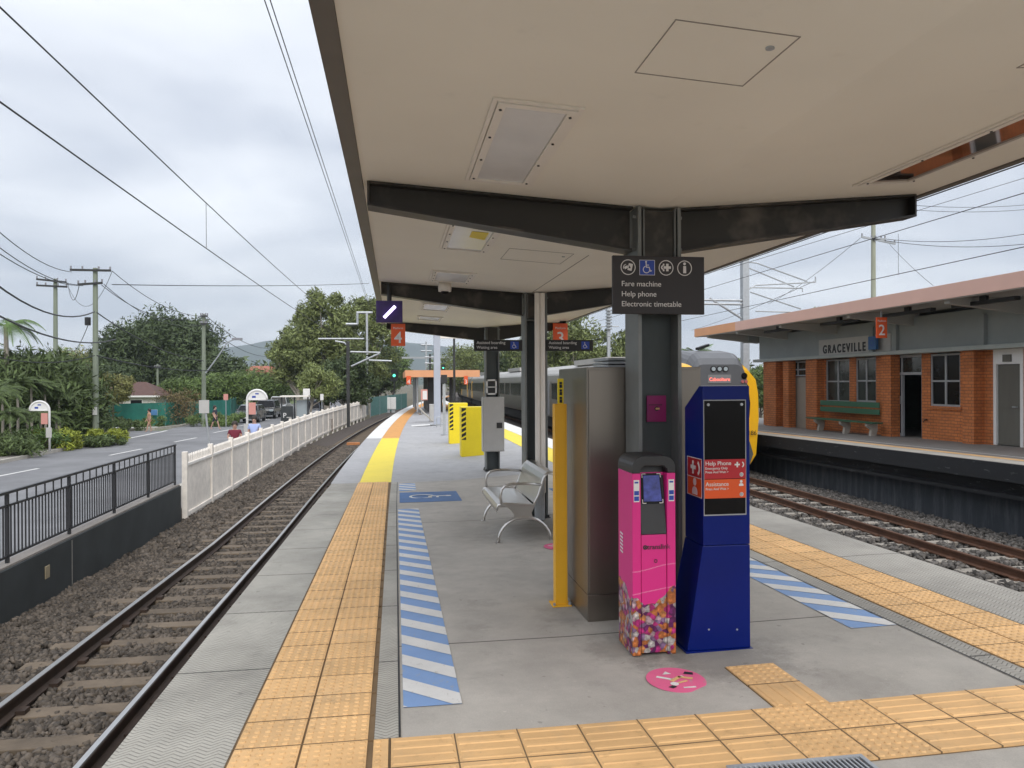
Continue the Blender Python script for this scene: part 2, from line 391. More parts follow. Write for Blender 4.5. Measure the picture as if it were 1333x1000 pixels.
    def build(s, name, m, parent=None, smooth=False, bevel=0, kind=None):
        me = bpy.data.meshes.new(name); o = (0, 0, 0)
        if parent is not None: o = tuple(parent['_o'])
        me.from_pydata([(a - o[0], b_ - o[1], c - o[2]) for a, b_, c in s.v], [], s.f)
        for q in (m if isinstance(m, (list, tuple)) else [m]): me.materials.append(M(q) if isinstance(q, str) else q)
        if any(s.mi): me.polygons.foreach_set('material_index', s.mi)
        bm = bmesh.new(); bm.from_mesh(me); bmesh.ops.recalc_face_normals(bm, faces=bm.faces); bm.to_mesh(me); bm.free()
        if smooth: me.polygons.foreach_set('use_smooth', [True] * len(me.polygons))
        return link(name, me, parent, bevel, kind)
ROOTS = []
def link(name, me, parent=None, bevel=0, kind=None):
    ob = bpy.data.objects.new(name, me); COL.objects.link(ob)
    ob['_o'] = (0., 0., 0.)
    if parent is not None: ob.parent = parent; ob['_o'] = parent['_o'] if '_o' in parent else (0., 0., 0.); 
    if bevel:
        md = ob.modifiers.new('bevel', 'BEVEL'); md.width = bevel; md.segments = 2; md.limit_method = 'ANGLE'; md.angle_limit = R(40)
    if kind: ob['kind'] = kind
    return ob
def fast(name, V, F, m, parent=None, kind=None, smooth=False):
    V = np.asarray(V, dtype=np.float32).reshape(-1, 3); F = np.asarray(F, dtype=np.int32); k = F.shape[1]
    if parent is not None: V = V - np.array(parent['_o'], dtype=np.float32)
    me = bpy.data.meshes.new(name); me.vertices.add(len(V)); me.vertices.foreach_set('co', V.ravel())
    me.loops.add(F.size); me.loops.foreach_set('vertex_index', F.ravel()); me.polygons.add(len(F))
    me.polygons.foreach_set('loop_start', np.arange(0, F.size, k, dtype=np.int32)); me.update(calc_edges=True)
    me.materials.append(M(m) if isinstance(m, str) else m)
    if smooth: me.polygons.foreach_set('use_smooth', [True] * len(F))
    return link(name, me, parent, 0, kind)
def thing(name, loc, label, cat, group=None):
    o = bpy.data.objects.new(name, None); COL.objects.link(o); o.empty_display_size = .2
    o.location = loc; o['_o'] = tuple(float(q) for q in loc); return tag(o, label, cat, group)
def tag(o, label=None, cat=None, group=None, kind=None):
    for k, v in (('label', label), ('category', cat), ('group', group), ('kind', kind)):
        if v: o[k] = v
    return o
def copy_tree(o, parent=None):
    c = o.copy(); COL.objects.link(c)
    if parent is not None: c.parent = parent
    for ch in list(o.children): copy_tree(ch, c)
    return c
FONT = None
def text(s, size, O, U, V, m, parent=None, name='lettering', align='LEFT', ext=.0015, bold=0, sx=1, track=1):
    cu = bpy.data.curves.new(name, 'FONT'); cu.body = s; cu.size = size; cu.extrude = ext; cu.align_x = align; cu.space_character = track
    cu.offset = bold
    t = bpy.data.objects.new(name, cu); COL.objects.link(t)
    dg = bpy.context.evaluated_depsgraph_get(); me = bpy.data.meshes.new_from_object(t.evaluated_get(dg))
    bpy.data.objects.remove(t); bpy.data.curves.remove(cu)
    U = Vector(U).normalized(); V = Vector(V).normalized(); N = U.cross(V); O = Vector(O)
    o = Vector(parent['_o']) if parent is not None else Vector((0, 0, 0))
    for v in me.vertices: v.co = O + U * (v.co.x * sx) + V * v.co.y + N * v.co.z - o
    me.materials.clear(); me.materials.append(M(m))
    return link(name, me, parent)
def circ(c, r, n=24, a0=0, a1=360): return [(c[0] + r * math.cos(R(a0 + (a1 - a0) * i / n)), c[1] + r * math.sin(R(a0 + (a1 - a0) * i / n))) for i in range(n + (0 if a1 - a0 == 360 else 1))]
class Flat:
    """flat artwork on a plane: shapes given in (u,v) metres"""
    def __init__(s, O, U, V):
        s.O, s.U, s.V = Vector(O), Vector(U).normalized(), Vector(V).normalized(); s.N = s.U.cross(s.V); s.mb = MB()
    def poly(s, p, d=.0015, t=.001): s.mb.prism(p, s.O + s.N * d, s.U, s.V, s.N, t); return s
    def rect(s, u0, v0, u1, v1, **k): return s.poly([(u0, v0), (u1, v0), (u1, v1), (u0, v1)], **k)
    def ring(s, c, r, w, n=28, a0=0, a1=360, **k):
        st = (a1 - a0) / n
        for i in range(n):
            a, b_ = R(a0 + st * i), R(a0 + st * (i + 1))
            s.poly([(c[0] + q * math.cos(e), c[1] + q * math.sin(e)) for q, e in ((r - w, a), (r, a), (r, b_), (r - w, b_))], **k)
        return s
    def line(s, pts, w, **k):
        for a, b_ in zip(pts, pts[1:]):
            d = Vector((b_[0] - a[0], b_[1] - a[1])); d.normalize(); n = Vector((-d.y, d.x)) * w / 2; e = d * w * .3
            s.poly([(a[0] - n.x - e.x, a[1] - n.y - e.y), (b_[0] - n.x + e.x, b_[1] - n.y + e.y), (b_[0] + n.x + e.x, b_[1] + n.y + e.y), (a[0] + n.x - e.x, a[1] + n.y - e.y)], **k)
        return s
    def build(s, name, m, parent=None): return s.mb.build(name, m, parent)
def wheelchair(F, c, h, d=.0015):
    """access symbol, h = height"""
    x, y = c; k = h
    F.poly(circ((x - .06 * k, y + .42 * k), .07 * k, 12), d=d)
    F.line([(x - .06 * k, y + .34 * k), (x - .04 * k, y + .02 * k), (x + .17 * k, y + .02 * k), (x + .27 * k, y - .27 * k), (x + .36 * k, y - .24 * k)], .075 * k, d=d)
    F.line([(x - .05 * k, y + .18 * k), (x + .14 * k, y + .18 * k)], .055 * k, d=d)
    F.ring((x - .03 * k, y - .15 * k), .28 * k, .06 * k, n=20, a0=110, a1=350, d=d)
    return F
UX, UZ, UY = (1, 0, 0), (0, 0, 1), (0, 1, 0)
def rngY(a, b, st=1.0):
    n = max(1, int(round((b - a) / st))); return [a + (b - a) * i / n for i in range(n + 1)]
# ================================================================ GROUND
struct = lambda mb, name, m, **k: mb.build(name, m, kind='structure', **k)
mb = MB(); mb.box(-4800, 4800, -300, 3350, -2.2, -1.95); struct(mb, 'ground', 'earth')
mb = MB(); mb.box(-60, -5.2, -12, 45.9, -1.95, -1.66); mb.box(-5.25, -5.1, -12, 17, -1.95, -1.5); mb.box(-120, -15.9, 55.6, 150, -1.95, -1.66); struct(mb, 'verge', 'grass')
mb = MB(); mb.box(-15.7, -6.4, -12, 190, -1.95, -1.6); mb.box(-70, -15.7, 46.2, 55.4, -1.95, -1.604); struct(mb, 'road', 'asphalt')
# raised footway beside the fence, kerbs
mb = MB(); mb.box(-6.25, -5.1, -12, 90, -1.95, -1.42); struct(mb, 'footpath', 'footpath')
mb = MB(); mb.box(-6.4, -6.25, -12, 90, -1.95, -1.42); struct(mb, 'kerb', 'kerb')
mb = MB(); mb.box(-19.5, -15.85, -12, 40.5, -1.95, -1.47); struct(mb, 'footpath', 'footpath')
mb = MB(); mb.box(-15.85, -15.68, -12, 39, -1.95, -1.46)
pts = [(-15.75, 39), (-15.9, 42), (-17, 44.6), (-19.5, 46), (-30, 46.2)]
for a, b_ in zip(pts, pts[1:]): mb.bar((*a, -1.6), (*b_, -1.6), .18, .28)
pts = [(-15.75, 120), (-15.75, 60), (-16.6, 56.8), (-19, 55.5), (-40, 55.5)]
for a, b_ in zip(pts, pts[1:]): mb.bar((*a, -1.6), (*b_, -1.6), .18, .28)
struct(mb, 'kerb', 'kerb')
mb = MB()
for i, (x, y) in enumerate(((-14.05, 20.2), (-13.7, 28.2), (-12.6, 36.6), (-11.9, 44.2), (-11.6, 52), (-11.5, 60), (-11.4, 68), (-11.4, 76))): mb.bar((x, y, -1.594), (x + .35, y + 3.2, -1.594), .14, .006)
for i in range(7): mb.bar((-16.9 - i * 1.9, 50.6, -1.596), (-17.9 - i * 1.9, 50.6, -1.596), .14, .006)
mb.bar((-15.4, 46.6, -1.594), (-15.3, 55, -1.594), .2, .006); struct(mb, 'road_marking', 'white_paint')
mb = MB()
for (x, y, l) in ((-14.6, 57.2, 4.6), (-22.5, 56.2, 7)):
    mb.prism([(math.cos(a) * l / 2, math.sin(a) * .5) for a in [i * math.pi / 8 for i in range(16)]], (x - 4.2, y, -1.6), UX, UY, UZ, .16)
struct(mb, 'traffic_island', 'white_edge')
# ================================================================ TRACK BEDS
YS = [-4] + rngY(0, 60, 2.5)[0:] + rngY(65, 240, 5)
mb = MB()
# left bed, shaped shoulder, follows the curve
def leftbed(mb, ys):
    prof = [(-5.35, -.24), (-4.6, -.22), (-4.0, -.215), (-1.7, -.215), (-1.2, -.3), (-1.2, -.8), (-5.35, -.8)]
    mb.sweep(prof, ys, cl, lrz)
leftbed(mb, YS); struct(mb, 'track_bed', 'ballast_bed')
mb = MB()
RZ = -1.32
mb.sweep([(4.6, -1.5), (5.0, -1.38), (7.4, -1.38), (8.2, -1.56), (8.8, -1.55), (11.4, -1.55), (12.5, -1.62), (12.5, -1.95), (4.6, -1.95)], rngY(-4, 240, 6), crv, lambda y: 0)
struct(mb, 'track_bed', 'ballast_bed')
# ballast stones: angular rock pieces lying on the bed
def stones(name, n, fx, m, size, seed, parent=None):
    rg = np.random.default_rng(seed)
    base = np.array([(-1, -1, -1), (1, -1, -1), (1, 1, -1), (-1, 1, -1), (-1, -1, 1), (1, -1, 1), (1, 1, 1), (-1, 1, 1)], float) * .5
    faces = np.array([(0, 3, 2, 1), (4, 5, 6, 7), (0, 1, 5, 4), (1, 2, 6, 5), (2, 3, 7, 6), (3, 0, 4, 7)])
    P, sc = fx(rg, n); n = len(P)
    V = base[None] * (1 + rg.uniform(-.45, .45, (n, 8, 3)))
    V = V * (rg.uniform(.55, 1.25, (n, 1, 3))) * (size * sc)[:, None, None]
    q = rg.normal(size=(n, 4)); q /= np.linalg.norm(q, axis=1)[:, None]; a, b_, c, d = q.T
    Rm = np.stack([1 - 2 * (c * c + d * d), 2 * (b_ * c - a * d), 2 * (b_ * d + a * c), 2 * (b_ * c + a * d), 1 - 2 * (b_ * b_ + d * d), 2 * (c * d - a * b_), 2 * (b_ * d - a * c), 2 * (c * d + a * b_), 1 - 2 * (b_ * b_ + c * c)], 1).reshape(n, 3, 3)
    V = np.einsum('nij,nkj->nki', Rm, V) + P[:, None, :]
    F = faces[None] + (np.arange(n) * 8)[:, None, None]
    return tag(fast(name, V.reshape(-1, 3), F.reshape(-1, 4), m, kind='stuff'), 'crushed rock pieces spread between and beside the rails')
vlrz = np.vectorize(lrz); vcl = np.vectorize(cl); vcr = np.vectorize(crv)
def lpts(y0, y1):
    def f(rg, n):
        y = rg.uniform(y0, y1, n); x = rg.uniform(-5.0, -1.45, n)
        inr = (x > -4.05) & (x < -1.6)
        prof = np.interp(x, [-5.35, -4.6, -4.0, -1.7, -1.2], [-.22, -.2, -.2, -.2, -.28])
        # leave sleepers showing
        ph = ((y - 3.3) % .68)
        keep = ~(inr & (ph < .2) & (rg.random(n) > .12))
        keep &= ~((np.abs(x + 3.42) < .09) | (np.abs(x + 2.28) < .09))
        z = prof + vlrz(y) + rg.uniform(-.005, .03, n) + .015 * np.sin(x * 5 + y * 3)
        P = np.stack([x + vcl(y), y, z], 1)[keep]
        return P, rg.uniform(.6, 1.3, keep.sum())
    return f
stones('ballast', 42000, lpts(2.6, 15), 'ballast', .044, 1)
stones('ballast', 30000, lpts(15, 40), 'ballast', .062, 2)
def rpts(rg, n):
    y = 7 + (rg.random(n) ** 1.4) * 30; x = rg.uniform(4.9, 12.2, n)
    z = np.interp(x, [4.6, 5, 7.4, 8.2, 8.8, 11.4, 12.5], [-1.48, -1.36, -1.36, -1.53, -1.52, -1.52, -1.6]) + rg.uniform(0, .03, n)
    ph = ((y - 7) % .68); keep = ~((x > 8.75) & (x < 11.15) & (ph < .22) & (rg.random(n) > .12))
    keep &= ~((np.abs(x - 9.4) < .09) | (np.abs(x - 10.5) < .09))
    return np.stack([x, y, z], 1)[keep], rg.uniform(.7, 1.3, keep.sum())
stones('ballast', 46000, rpts, 'ballast_grey', .058, 3)
# rails
RP = [(-.065, -.15), (.065, -.15), (.065, -.135), (.012, -.115), (.012, -.04), (.035, -.03), (.035, -.002), (-.035, -.002), (-.035, -.03), (-.012, -.04), (-.012, -.115), (-.065, -.135)]
def track(name, label, x0, ys, cxf, zf, mrust, mhead, msl, sl0, sln, slx, yb, loc):
    t = thing(name, loc, label, 'railway track', 'railway tracks beside the platforms')
    for dx in (0, 1.137):
        r = MB().sweep([(x0 + dx + a, b_) for a, b_ in RP], ys, cxf, zf).build('rail', mrust, t)
        r['_o'] = t['_o']
        MB().sweep([(x0 + dx - .028, -.003), (x0 + dx + .028, -.003), (x0 + dx + .023, .004), (x0 + dx - .023, .004)], ys, cxf, zf).build('running_surface', mhead, r)
    c = x0 + .5685
    rest = MB()
    rg = random.Random(4)
    for i in range(sln):
        y = sl0 + .68 * i; X = c + cxf(y); Z = zf(y) - .15
        tgt = MB() if i < 96 else rest
        j = rg.uniform(-.02, .02)
        tgt.box(X - 1.07 + j, X + 1.07 + j, y, y + .21, Z - .14, Z - .004)
        if i < 96:
            o = tgt.build('sleeper', msl, t, bevel=.008)
            if i < 14:
                f = MB()
                for dx in (0, 1.137):
                    for s_ in (-1, 1):
                        xx = x0 + dx + cxf(y) + s_ * .095; f.box(xx - .04, xx + .04, y + .05, y + .16, Z - .004, Z + .035); 
                f.each('rail_fastening', mrust, o)
    if sln > 96: rest.build('sleeper', msl, t)['kind'] = 'stuff'
    return t
track('railway_track', 'railway track with shiny railheads running along the left edge of the platform', -3.42, YS, cl, lrz, 'rail_rust', 'rail_shine', 'sleeper', 2.62, 150, 0, 0, (-2.8, 3, -1.3))
track('railway_track', 'rust brown railway track under the train, beside the far brick station', 9.4, rngY(-2, 150, 4), crv, lambda y: RZ, 'rail_rust_red', 'rail_brown', 'sleeper_pale', 6.9, 40, 0, 0, (10, 8, -1.5))
track('railway_track', 'railway track hidden low against the right edge of the near platform', 5.5, rngY(-2, 150, 4), crv, lambda y: -1.15, 'rail_rust_red', 'rail_brown', 'sleeper_pale', 3, 30, 0, 0, (6, 8, -1.4))
# ================================================================ PLATFORM
XL, XRR = -1.275, 4.76
def px_(t, y):  # t: 0 left edge .. 1 right edge
    return XL + cl(y) + (XRR + crv(y) - XL - cl(y)) * t
def strip(mb, xs, ys, left, dz):
    """sheet lying on the platform: xs profile positions at straight part"""
    b0 = len(mb.v); n = len(xs)
    for y in ys:
        off = cl(y) if left else crv(y)
        for x in xs: mb.v.append((x + off, y, pz(x, y) + dz))
    for i in range(len(ys) - 1):
        for k in range(n - 1): mb.f.append((b0 + i * n + k, b0 + i * n + k + 1, b0 + (i + 1) * n + k + 1, b0 + (i + 1) * n + k)); mb.mi.append(0)
    return mb
TS = [0, .12, .2, .3, .4, .5, .6, .7, .8, .9, 1]
def slab(name, m, ys):
    mb = MB(); n = len(TS)
    for y in ys:
        for t in TS:
            x = px_(t, y); mb.v.append((x, y, pz(XL + (XRR - XL) * t, y)))
    for i in range(len(ys) - 1):
        for k in range(n - 1): mb.f.append((i * n + k, i * n + k + 1, (i + 1) * n + k + 1, (i + 1) * n + k)); mb.mi.append(0)
    struct(mb, name, m)
slab('platform', 'slab_concrete', rngY(-6, 15.6, 1.2)); slab('platform', 'new_concrete', rngY(15.6, 120, 1.8))
# faces of the platform
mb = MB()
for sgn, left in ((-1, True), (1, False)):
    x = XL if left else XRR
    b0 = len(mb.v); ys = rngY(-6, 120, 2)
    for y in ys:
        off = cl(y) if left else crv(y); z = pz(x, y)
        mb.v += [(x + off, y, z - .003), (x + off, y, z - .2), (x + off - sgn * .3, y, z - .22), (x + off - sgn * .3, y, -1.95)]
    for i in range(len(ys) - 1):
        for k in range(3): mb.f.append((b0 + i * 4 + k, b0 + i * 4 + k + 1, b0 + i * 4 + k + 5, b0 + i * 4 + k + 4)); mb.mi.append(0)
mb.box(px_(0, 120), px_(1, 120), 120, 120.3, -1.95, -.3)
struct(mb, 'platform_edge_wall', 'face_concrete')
near = rngY(-6, 15.6, .9)
struct(strip(MB(), [XL + .002, -1.02, -.745], near, True, .005), 'edge_paving', 'edge_concrete')
struct(strip(MB(), [-.105, .008], [3.66] + rngY(4, 15.6, .9), True, .005), 'edge_paving', 'edge_concrete')
struct(strip(MB(), [4.145, 4.5, XRR - .002], near, False, .005), 'edge_paving', 'edge_concrete_b')
struct(strip(MB(), [3.37, 3.515], near, False, .005), 'edge_paving', 'edge_concrete_b')
mb = MB()
for x in (.014, 3.363):
    b0 = len(mb.v)
    strip(mb, [x - .005, x + .005], rngY(3.66, 15.6, 1), True, .006)
struct(mb, 'paving_joint', 'black')
# tactile tiles: real raised domes and bars
def tile(mb, dm, x0, y0, kind, left=True, w=.3, h=.3, jb=None):
    g = .0035; rr = random.Random(int(x0 * 977 + y0 * 131))
    e = .0
    c = [(x0 + g, y0 + g), (x0 + w - g, y0 + g), (x0 + w - g, y0 + h - g), (x0 + g, y0 + h - g)]
    tz = rr.uniform(0, .0015)
    mb.hexa([(a, b_, pz(a, b_) - .002) for a, b_ in c], [(a, b_, pz(a, b_) + .008 + tz) for a, b_ in c])
    if kind == 'dome':
        for i in range(6):
            for j in range(6):
                X = x0 + .025 + .05 * i; Y = y0 + .025 + .05 * j
                if X > x0 + w - .01: continue
                Z = pz(X, Y) + .008 + tz; b0 = len(dm.v)
                for rad, zz in ((.0165, 0), (.011, .005)):
                    for k in range(8): dm.v.append((X + rad * math.cos(k * .785), Y + rad * math.sin(k * .785), Z + zz))
                for k in range(8): dm.f.append((b0 + k, b0 + (k + 1) % 8, b0 + 8 + (k + 1) % 8, b0 + 8 + k)); dm.mi.append(0)
                dm.f.append(tuple(b0 + 8 + k for k in range(8))); dm.mi.append(0)
    elif kind in ('barx', 'bary'):
        for i in range(4):
            o = .0375 + .075 * i
            if kind == 'barx': a0, a1, b0_, b1 = x0 + .012, x0 + w - .012, y0 + o - .015, y0 + o + .015
            else: a0, a1, b0_, b1 = x0 + o - .015, x0 + o + .015, y0 + .012, y0 + h - .012
            lo = [(a0, b0_), (a1, b0_), (a1, b1), (a0, b1)]; q = .006
            hi = [(a0 + q, b0_ + q), (a1 - q, b0_ + q), (a1 - q, b1 - q), (a0 + q, b1 - q)]
            dm.hexa([(a, b_, pz(a, b_) + .0075 + tz) for a, b_ in lo], [(a, b_, pz(a, b_) + .0125 + tz) for a, b_ in hi])
def paving(xy, kindf, base):
    mb = MB(); dm = MB()
    for (x, y, *wh) in xy: tile(mb, dm, x, y, kindf(x, y), w=wh[0] if wh else .3)
    o = struct(mb, 'tactile_paving', 'tactile'); dm2 = dm.build('tactile_stud', 'tactile', kind='structure')
    return o
paving([(x, 2.45 + .3 * j) for x in (-.735, -.431) for j in range(44) if 2.45 + .3 * j < 15.5], lambda x, y: 'dome', None)
paving([(x, 2.45 + .3 * j) for x in (3.525, 3.829) for j in range(44) if 2.45 + .3 * j < 15.5], lambda x, y: 'dome', None)
struct(strip(MB(), [-.745, -.42, -.105], near, True, .001), 'paving_joint', 'tactile_joint')
struct(strip(MB(), [3.515, 3.83, 4.145], near, False, .001), 'paving_joint', 'tactile_joint')
band = []
for r_ in range(2):
    for i in range(-6, 6):
        band.append((1.77 + .3 * i, 3.05 + .3 * r_))
    band.append((-.11, 3.05 + .3 * r_, .075))
bk = lambda x, y: 'dome' if (1.76 < x < 2.3 or x < -.05) else 'barx'
paving(band, bk, None)
stub = [(1.9, 3.65), (1.9, 3.95)]
paving(stub, lambda x, y: 'bary' if y < 3.8 else 'dome', None)
mb = strip(MB(), [-.11, 1, 2, 3.52], [3.045, 3.655], True, .0012); strip(mb, [1.895, 2.205], [3.655, 4.255], True, .0012); struct(mb, 'paving_joint', 'tactile_joint')
mb = MB()
def jl(x0, x1, y0, y1, n=1):
    for i in range(n):
        a, b_ = x0 + (x1 - x0) * i / n, x0 + (x1 - x0) * (i + 1) / n
        mb.hexa([(a, y0, pz(a, y0) - .001), (b_, y0, pz(b_, y0) - .001), (b_, y1, pz(b_, y1) - .001), (a, y1, pz(a, y1) - .001)], [(a, y0, pz(a, y0) + .0102), (b_, y0, pz(b_, y0) + .0102), (b_, y1, pz(b_, y1) + .0102), (a, y1, pz(a, y1) + .0102)])
for j in range(44):
    yy = 2.45 + .3 * j
    for (a, b_) in ((-.74, -.112), (3.52, 4.14)): jl(a, b_, yy - .0028, yy + .0028)
for i in range(-6, 7):
    xx = 1.77 + .3 * i; jl(xx - .003, xx + .003, 3.05, 3.65)
for yy in (3.35,): jl(-.11, 3.51, yy - .003, yy + .003, 6)
jl(1.9, 2.2, 3.946, 3.954); jl(-.035, -.027, 3.05, 3.65)
struct(mb, 'paving_joint', 'tactile_joint')
# painted bay stripes
def hatch(x0, x1, y0, y1, p, slope, left, fl=False):
    wm, bm_ = MB(), MB()
    bm_ = strip(bm_, [x0, (x0 + x1) / 2, x1], rngY(y0, y1, 1), left, .0035)
    y = y0 - 1
    while y < y1 + 1:
        a0, a1 = y, y + p * .46; s_ = slope
        q = []
        for (x, yy) in ((x0, a0), (x0, a1), (x1, a1 + s_), (x1, a0 + s_)): q.append((x, yy))
        # clip polygon to y range
        def clip(poly, lim, keep_less):
            o = []
            for i in range(len(poly)):
                a, b_ = poly[i], poly[(i + 1) % len(poly)]
                ia = (a[1] <= lim) == keep_less; ib = (b_[1] <= lim) == keep_less
                if ia: o.append(a)
                if ia != ib:
                    t = (lim - a[1]) / (b_[1] - a[1]); o.append((a[0] + (b_[0] - a[0]) * t, lim))
            return o
        q = clip(q, y1, True)
        if len(q) > 2: q = clip(q, y0, False)
        if len(q) > 2:
            b0 = len(wm.v); wm.v += [(a + (cl(b_) if left else 0), b_, pz(a, b_) + .006) for a, b_ in q]; wm.f.append(tuple(range(b0, b0 + len(q)))); wm.mi.append(0)
        y += p
    struct(bm_, 'platform_marking', 'blue_paint'); struct(wm, 'platform_marking', 'white_paint')
hatch(.035, .34, 4.02, 11.6, .415, -.29, True)
hatch(.05, .36, 14.0, 15.3, .415, -.29, True)
hatch(3.02, 3.35, 4.75, 9.5, .415, -.3, False)
mb = strip(MB(), [.06, .55, 1.06], [12.35, 12.9, 13.75], True, .004); struct(mb, 'platform_marking', 'sign_blue')
mb = strip(MB(), [2.6, 3.2], [11.5, 13], True, .004); struct(mb, 'platform_marking', 'sign_blue')
# the access symbol lies across the blue panel
F = Flat((.56, 13.05, pz(.56, 13) + .006), (0, -1, 0), (1, 0, 0)); wheelchair(F, (0, 0), .78, d=.0); o = F.build('platform_marking', 'white_paint'); o['kind'] = 'structure'
mid = rngY(15.6, 28, 1.2); far = rngY(28, 118, 2)
struct(strip(MB(), [-.735, -.11], mid, True, .005), 'platform_marking', 'box_yellow')
struct(strip(MB(), [-.735, -.11], far, True, .005), 'tactile_paving', 'orange_tactile')
struct(strip(MB(), [XL - .02, -.74], far, True, .005), 'edge_paving', 'white_edge')
struct(strip(MB(), [XL - .02, -.74], mid, True, .004), 'edge_paving', 'new_concrete')
struct(strip(MB(), [3.53, 4.14], rngY(15.6, 40, 1.2), False, .005), 'platform_marking', 'box_yellow')
struct(strip(MB(), [4.15, XRR + .02], rngY(18, 118, 2), False, .005), 'edge_paving', 'white_edge')
struct(strip(MB(), [3.53, 4.14], rngY(40, 118, 2), False, .005), 'tactile_paving', 'orange_tactile')
struct(strip(MB(), [.75, 1.9], [35.2, 36.4], False, .006), 'platform_marking', 'white_paint')
# ================================================================ DRAIN GRATE, STICKER
p = hp(1040, 993); gx, gy = 1.68, 2.95
t = thing('drain_grate', (gx, gy, pz(gx, gy)), 'steel slotted drain grate set in the paving at the bottom edge of the photo', 'drain grate')
mb = MB(); z = pz(gx, gy) + .021
for a in (gx - .31, gx + .29): mb.box(a, a + .02, gy - .2, gy + .11, z, z + .012)
for a in (gy - .2, gy + .09): mb.box(gx - .29, gx + .29, a, a + .02, z, z + .012)
mb.build('frame', 'galv', t)
mb = MB()
for i in range(26): mb.box(gx - .28 + i * .022, gx - .272 + i * .022, gy - .18, gy + .09, z, z + .008)
mb.build('grille', 'galv', t); MB().box(gx - .29, gx + .29, gy - .18, gy + .09, z - .004, z - .001).build('pit', 'black', t)
p = hp(880, 886)
def sticker(p, r, label):
    t = thing('floor_sticker', (p.x, p.y, p.z), label, 'floor sticker')
    F = Flat((p.x, p.y, p.z + .004), UX, UY)
    F.poly([(a * r, b_ * r * 1.1) for a, b_ in circ((0, 0), 1, 32)], d=0, t=.001); F.build('disc', 'sticker_pink', t)
    G = Flat((p.x, p.y, p.z + .005), UX, UY); G.line([(-.09, .05), (-.02, .0), (.05, .035)], .022); G.poly(circ((-.03, -.06), .024, 12)); G.poly([(-.05, .08), (-.02, .12), (.0, .08)]); G.rect(.0, -.125, .07, -.112); G.build('print', 'white_edge', t)
    G = Flat((p.x, p.y, p.z + .0055), UX, UY); G.line([(-.03, -.02), (.03, .03), (.09, .0)], .025); G.line([(.0, -.05), (.05, -.03)], .016); G.build('print', 'tactile', t)
    G = Flat((p.x, p.y, p.z + .0055), UX, UY); G.poly([(.07, .07), (.12, .05), (.13, .08), (.09, .1)]); G.poly([(-.08, -.1), (-.05, -.08), (-.03, -.1), (-.06, -.12)]); G.build('print', 'plastic_grey', t)
sticker(p, .165, 'round pink sticker with white and yellow shapes on the concrete before the pink card reader')
q_ = hp(726, 712); sticker(q_, .15, 'round pink sticker on the concrete half hidden behind the yellow post')
# ================================================================ NEAR CANOPY
CXC = 1.80; ZS = 2.765     # crease line over the columns; soffit height there
SL, SRR = .066, .086         # rise of the two soffit planes per metre
XE0, XE1 = -.20, 3.80
def sof(x): return ZS + (CXC - x) * SL if x < CXC else ZS + (x - CXC) * SRR
Y0C, Y1C = 1.7, 17.4
can = thing('platform_canopy', (CXC, 5.15, pz(CXC, 5.15)), 'wide flat canopy with cream soffit on dark steel posts over the near platform', 'canopy')
def plate(x0, x1, y0, y1, t, name, m, d0=0):
    return MB().hexa([(x0, y0, sof(x0) + d0), (x1, y0, sof(x1) + d0), (x1, y1, sof(x1) + d0), (x0, y1, sof(x0) + d0)],
                     [(x0, y0, sof(x0) + d0 + t), (x1, y0, sof(x1) + d0 + t), (x1, y1, sof(x1) + d0 + t), (x0, y1, sof(x0) + d0 + t)])
plate(XE0, CXC, Y0C, Y1C, .28, 'soffit', None).build('soffit', 'soffit', can)
plate(CXC, XE1, Y0C, Y1C, .28, 'soffit', None).build('soffit', 'soffit', can)
mb = MB(); mb.add([(XE0 - .08, Y0C, sof(XE0) + .31), (CXC, Y0C, 3.3), (XE1 + .08, Y0C, sof(XE1) + .31), (XE1 + .08, Y1C + .05, sof(XE1) + .31), (CXC, Y1C + .05, 3.3), (XE0 - .08, Y1C + .05, sof(XE0) + .31)], [(0, 1, 4, 5), (1, 2, 3, 4)])
mb.build('roof_sheet', 'galv', can)
mb = MB(); mb.box(XE0 - .085, XE0 - .002, Y0C, Y1C, sof(XE0) - .012, sof(XE0) + .32); mb.build('fascia', 'fascia_grey', can)
mb = MB(); mb.box(XE1 + .002, XE1 + .05, Y0C, Y1C, sof(XE1) - .012, sof(XE1) + .32); mb.build('fascia', 'fascia_grey', can)
for (a, b_) in ((XE0 - .08, CXC), (CXC, XE1 + .05)):
    MB().hexa([(a, Y0C - .04, sof(a) - .012), (b_, Y0C - .04, sof(b_) - .012), (b_, Y0C - .003, sof(b_) - .012), (a, Y0C - .003, sof(a) - .012)], [(a, Y0C - .04, sof(a) + .4), (b_, Y0C - .04, sof(b_) + .55), (b_, Y0C - .003, sof(b_) + .55), (a, Y0C - .003, sof(a) + .4)]).build('fascia', 'fascia_grey', can)
# panel joints scribed in the lining
mb = MB()
for yy in (1.0, 7.9, 12.9):
    for (a, b_) in ((XE0, CXC), (CXC, XE1)): mb.hexa([(a, yy - .002, sof(a) - .0012), (b_, yy - .002, sof(b_) - .0012), (b_, yy + .002, sof(b_) - .0012), (a, yy + .002, sof(a) - .0012)], [(a, yy - .002, sof(a) + .01), (b_, yy - .002, sof(b_) + .01), (b_, yy + .002, sof(b_) + .01), (a, yy + .002, sof(a) + .01)])
mb = MB(); mb.box(CXC - .003, CXC + .003, 7.0, 9.98, ZS - .004, ZS + .01); mb.build('crease_joint', 'soffit_line', can)
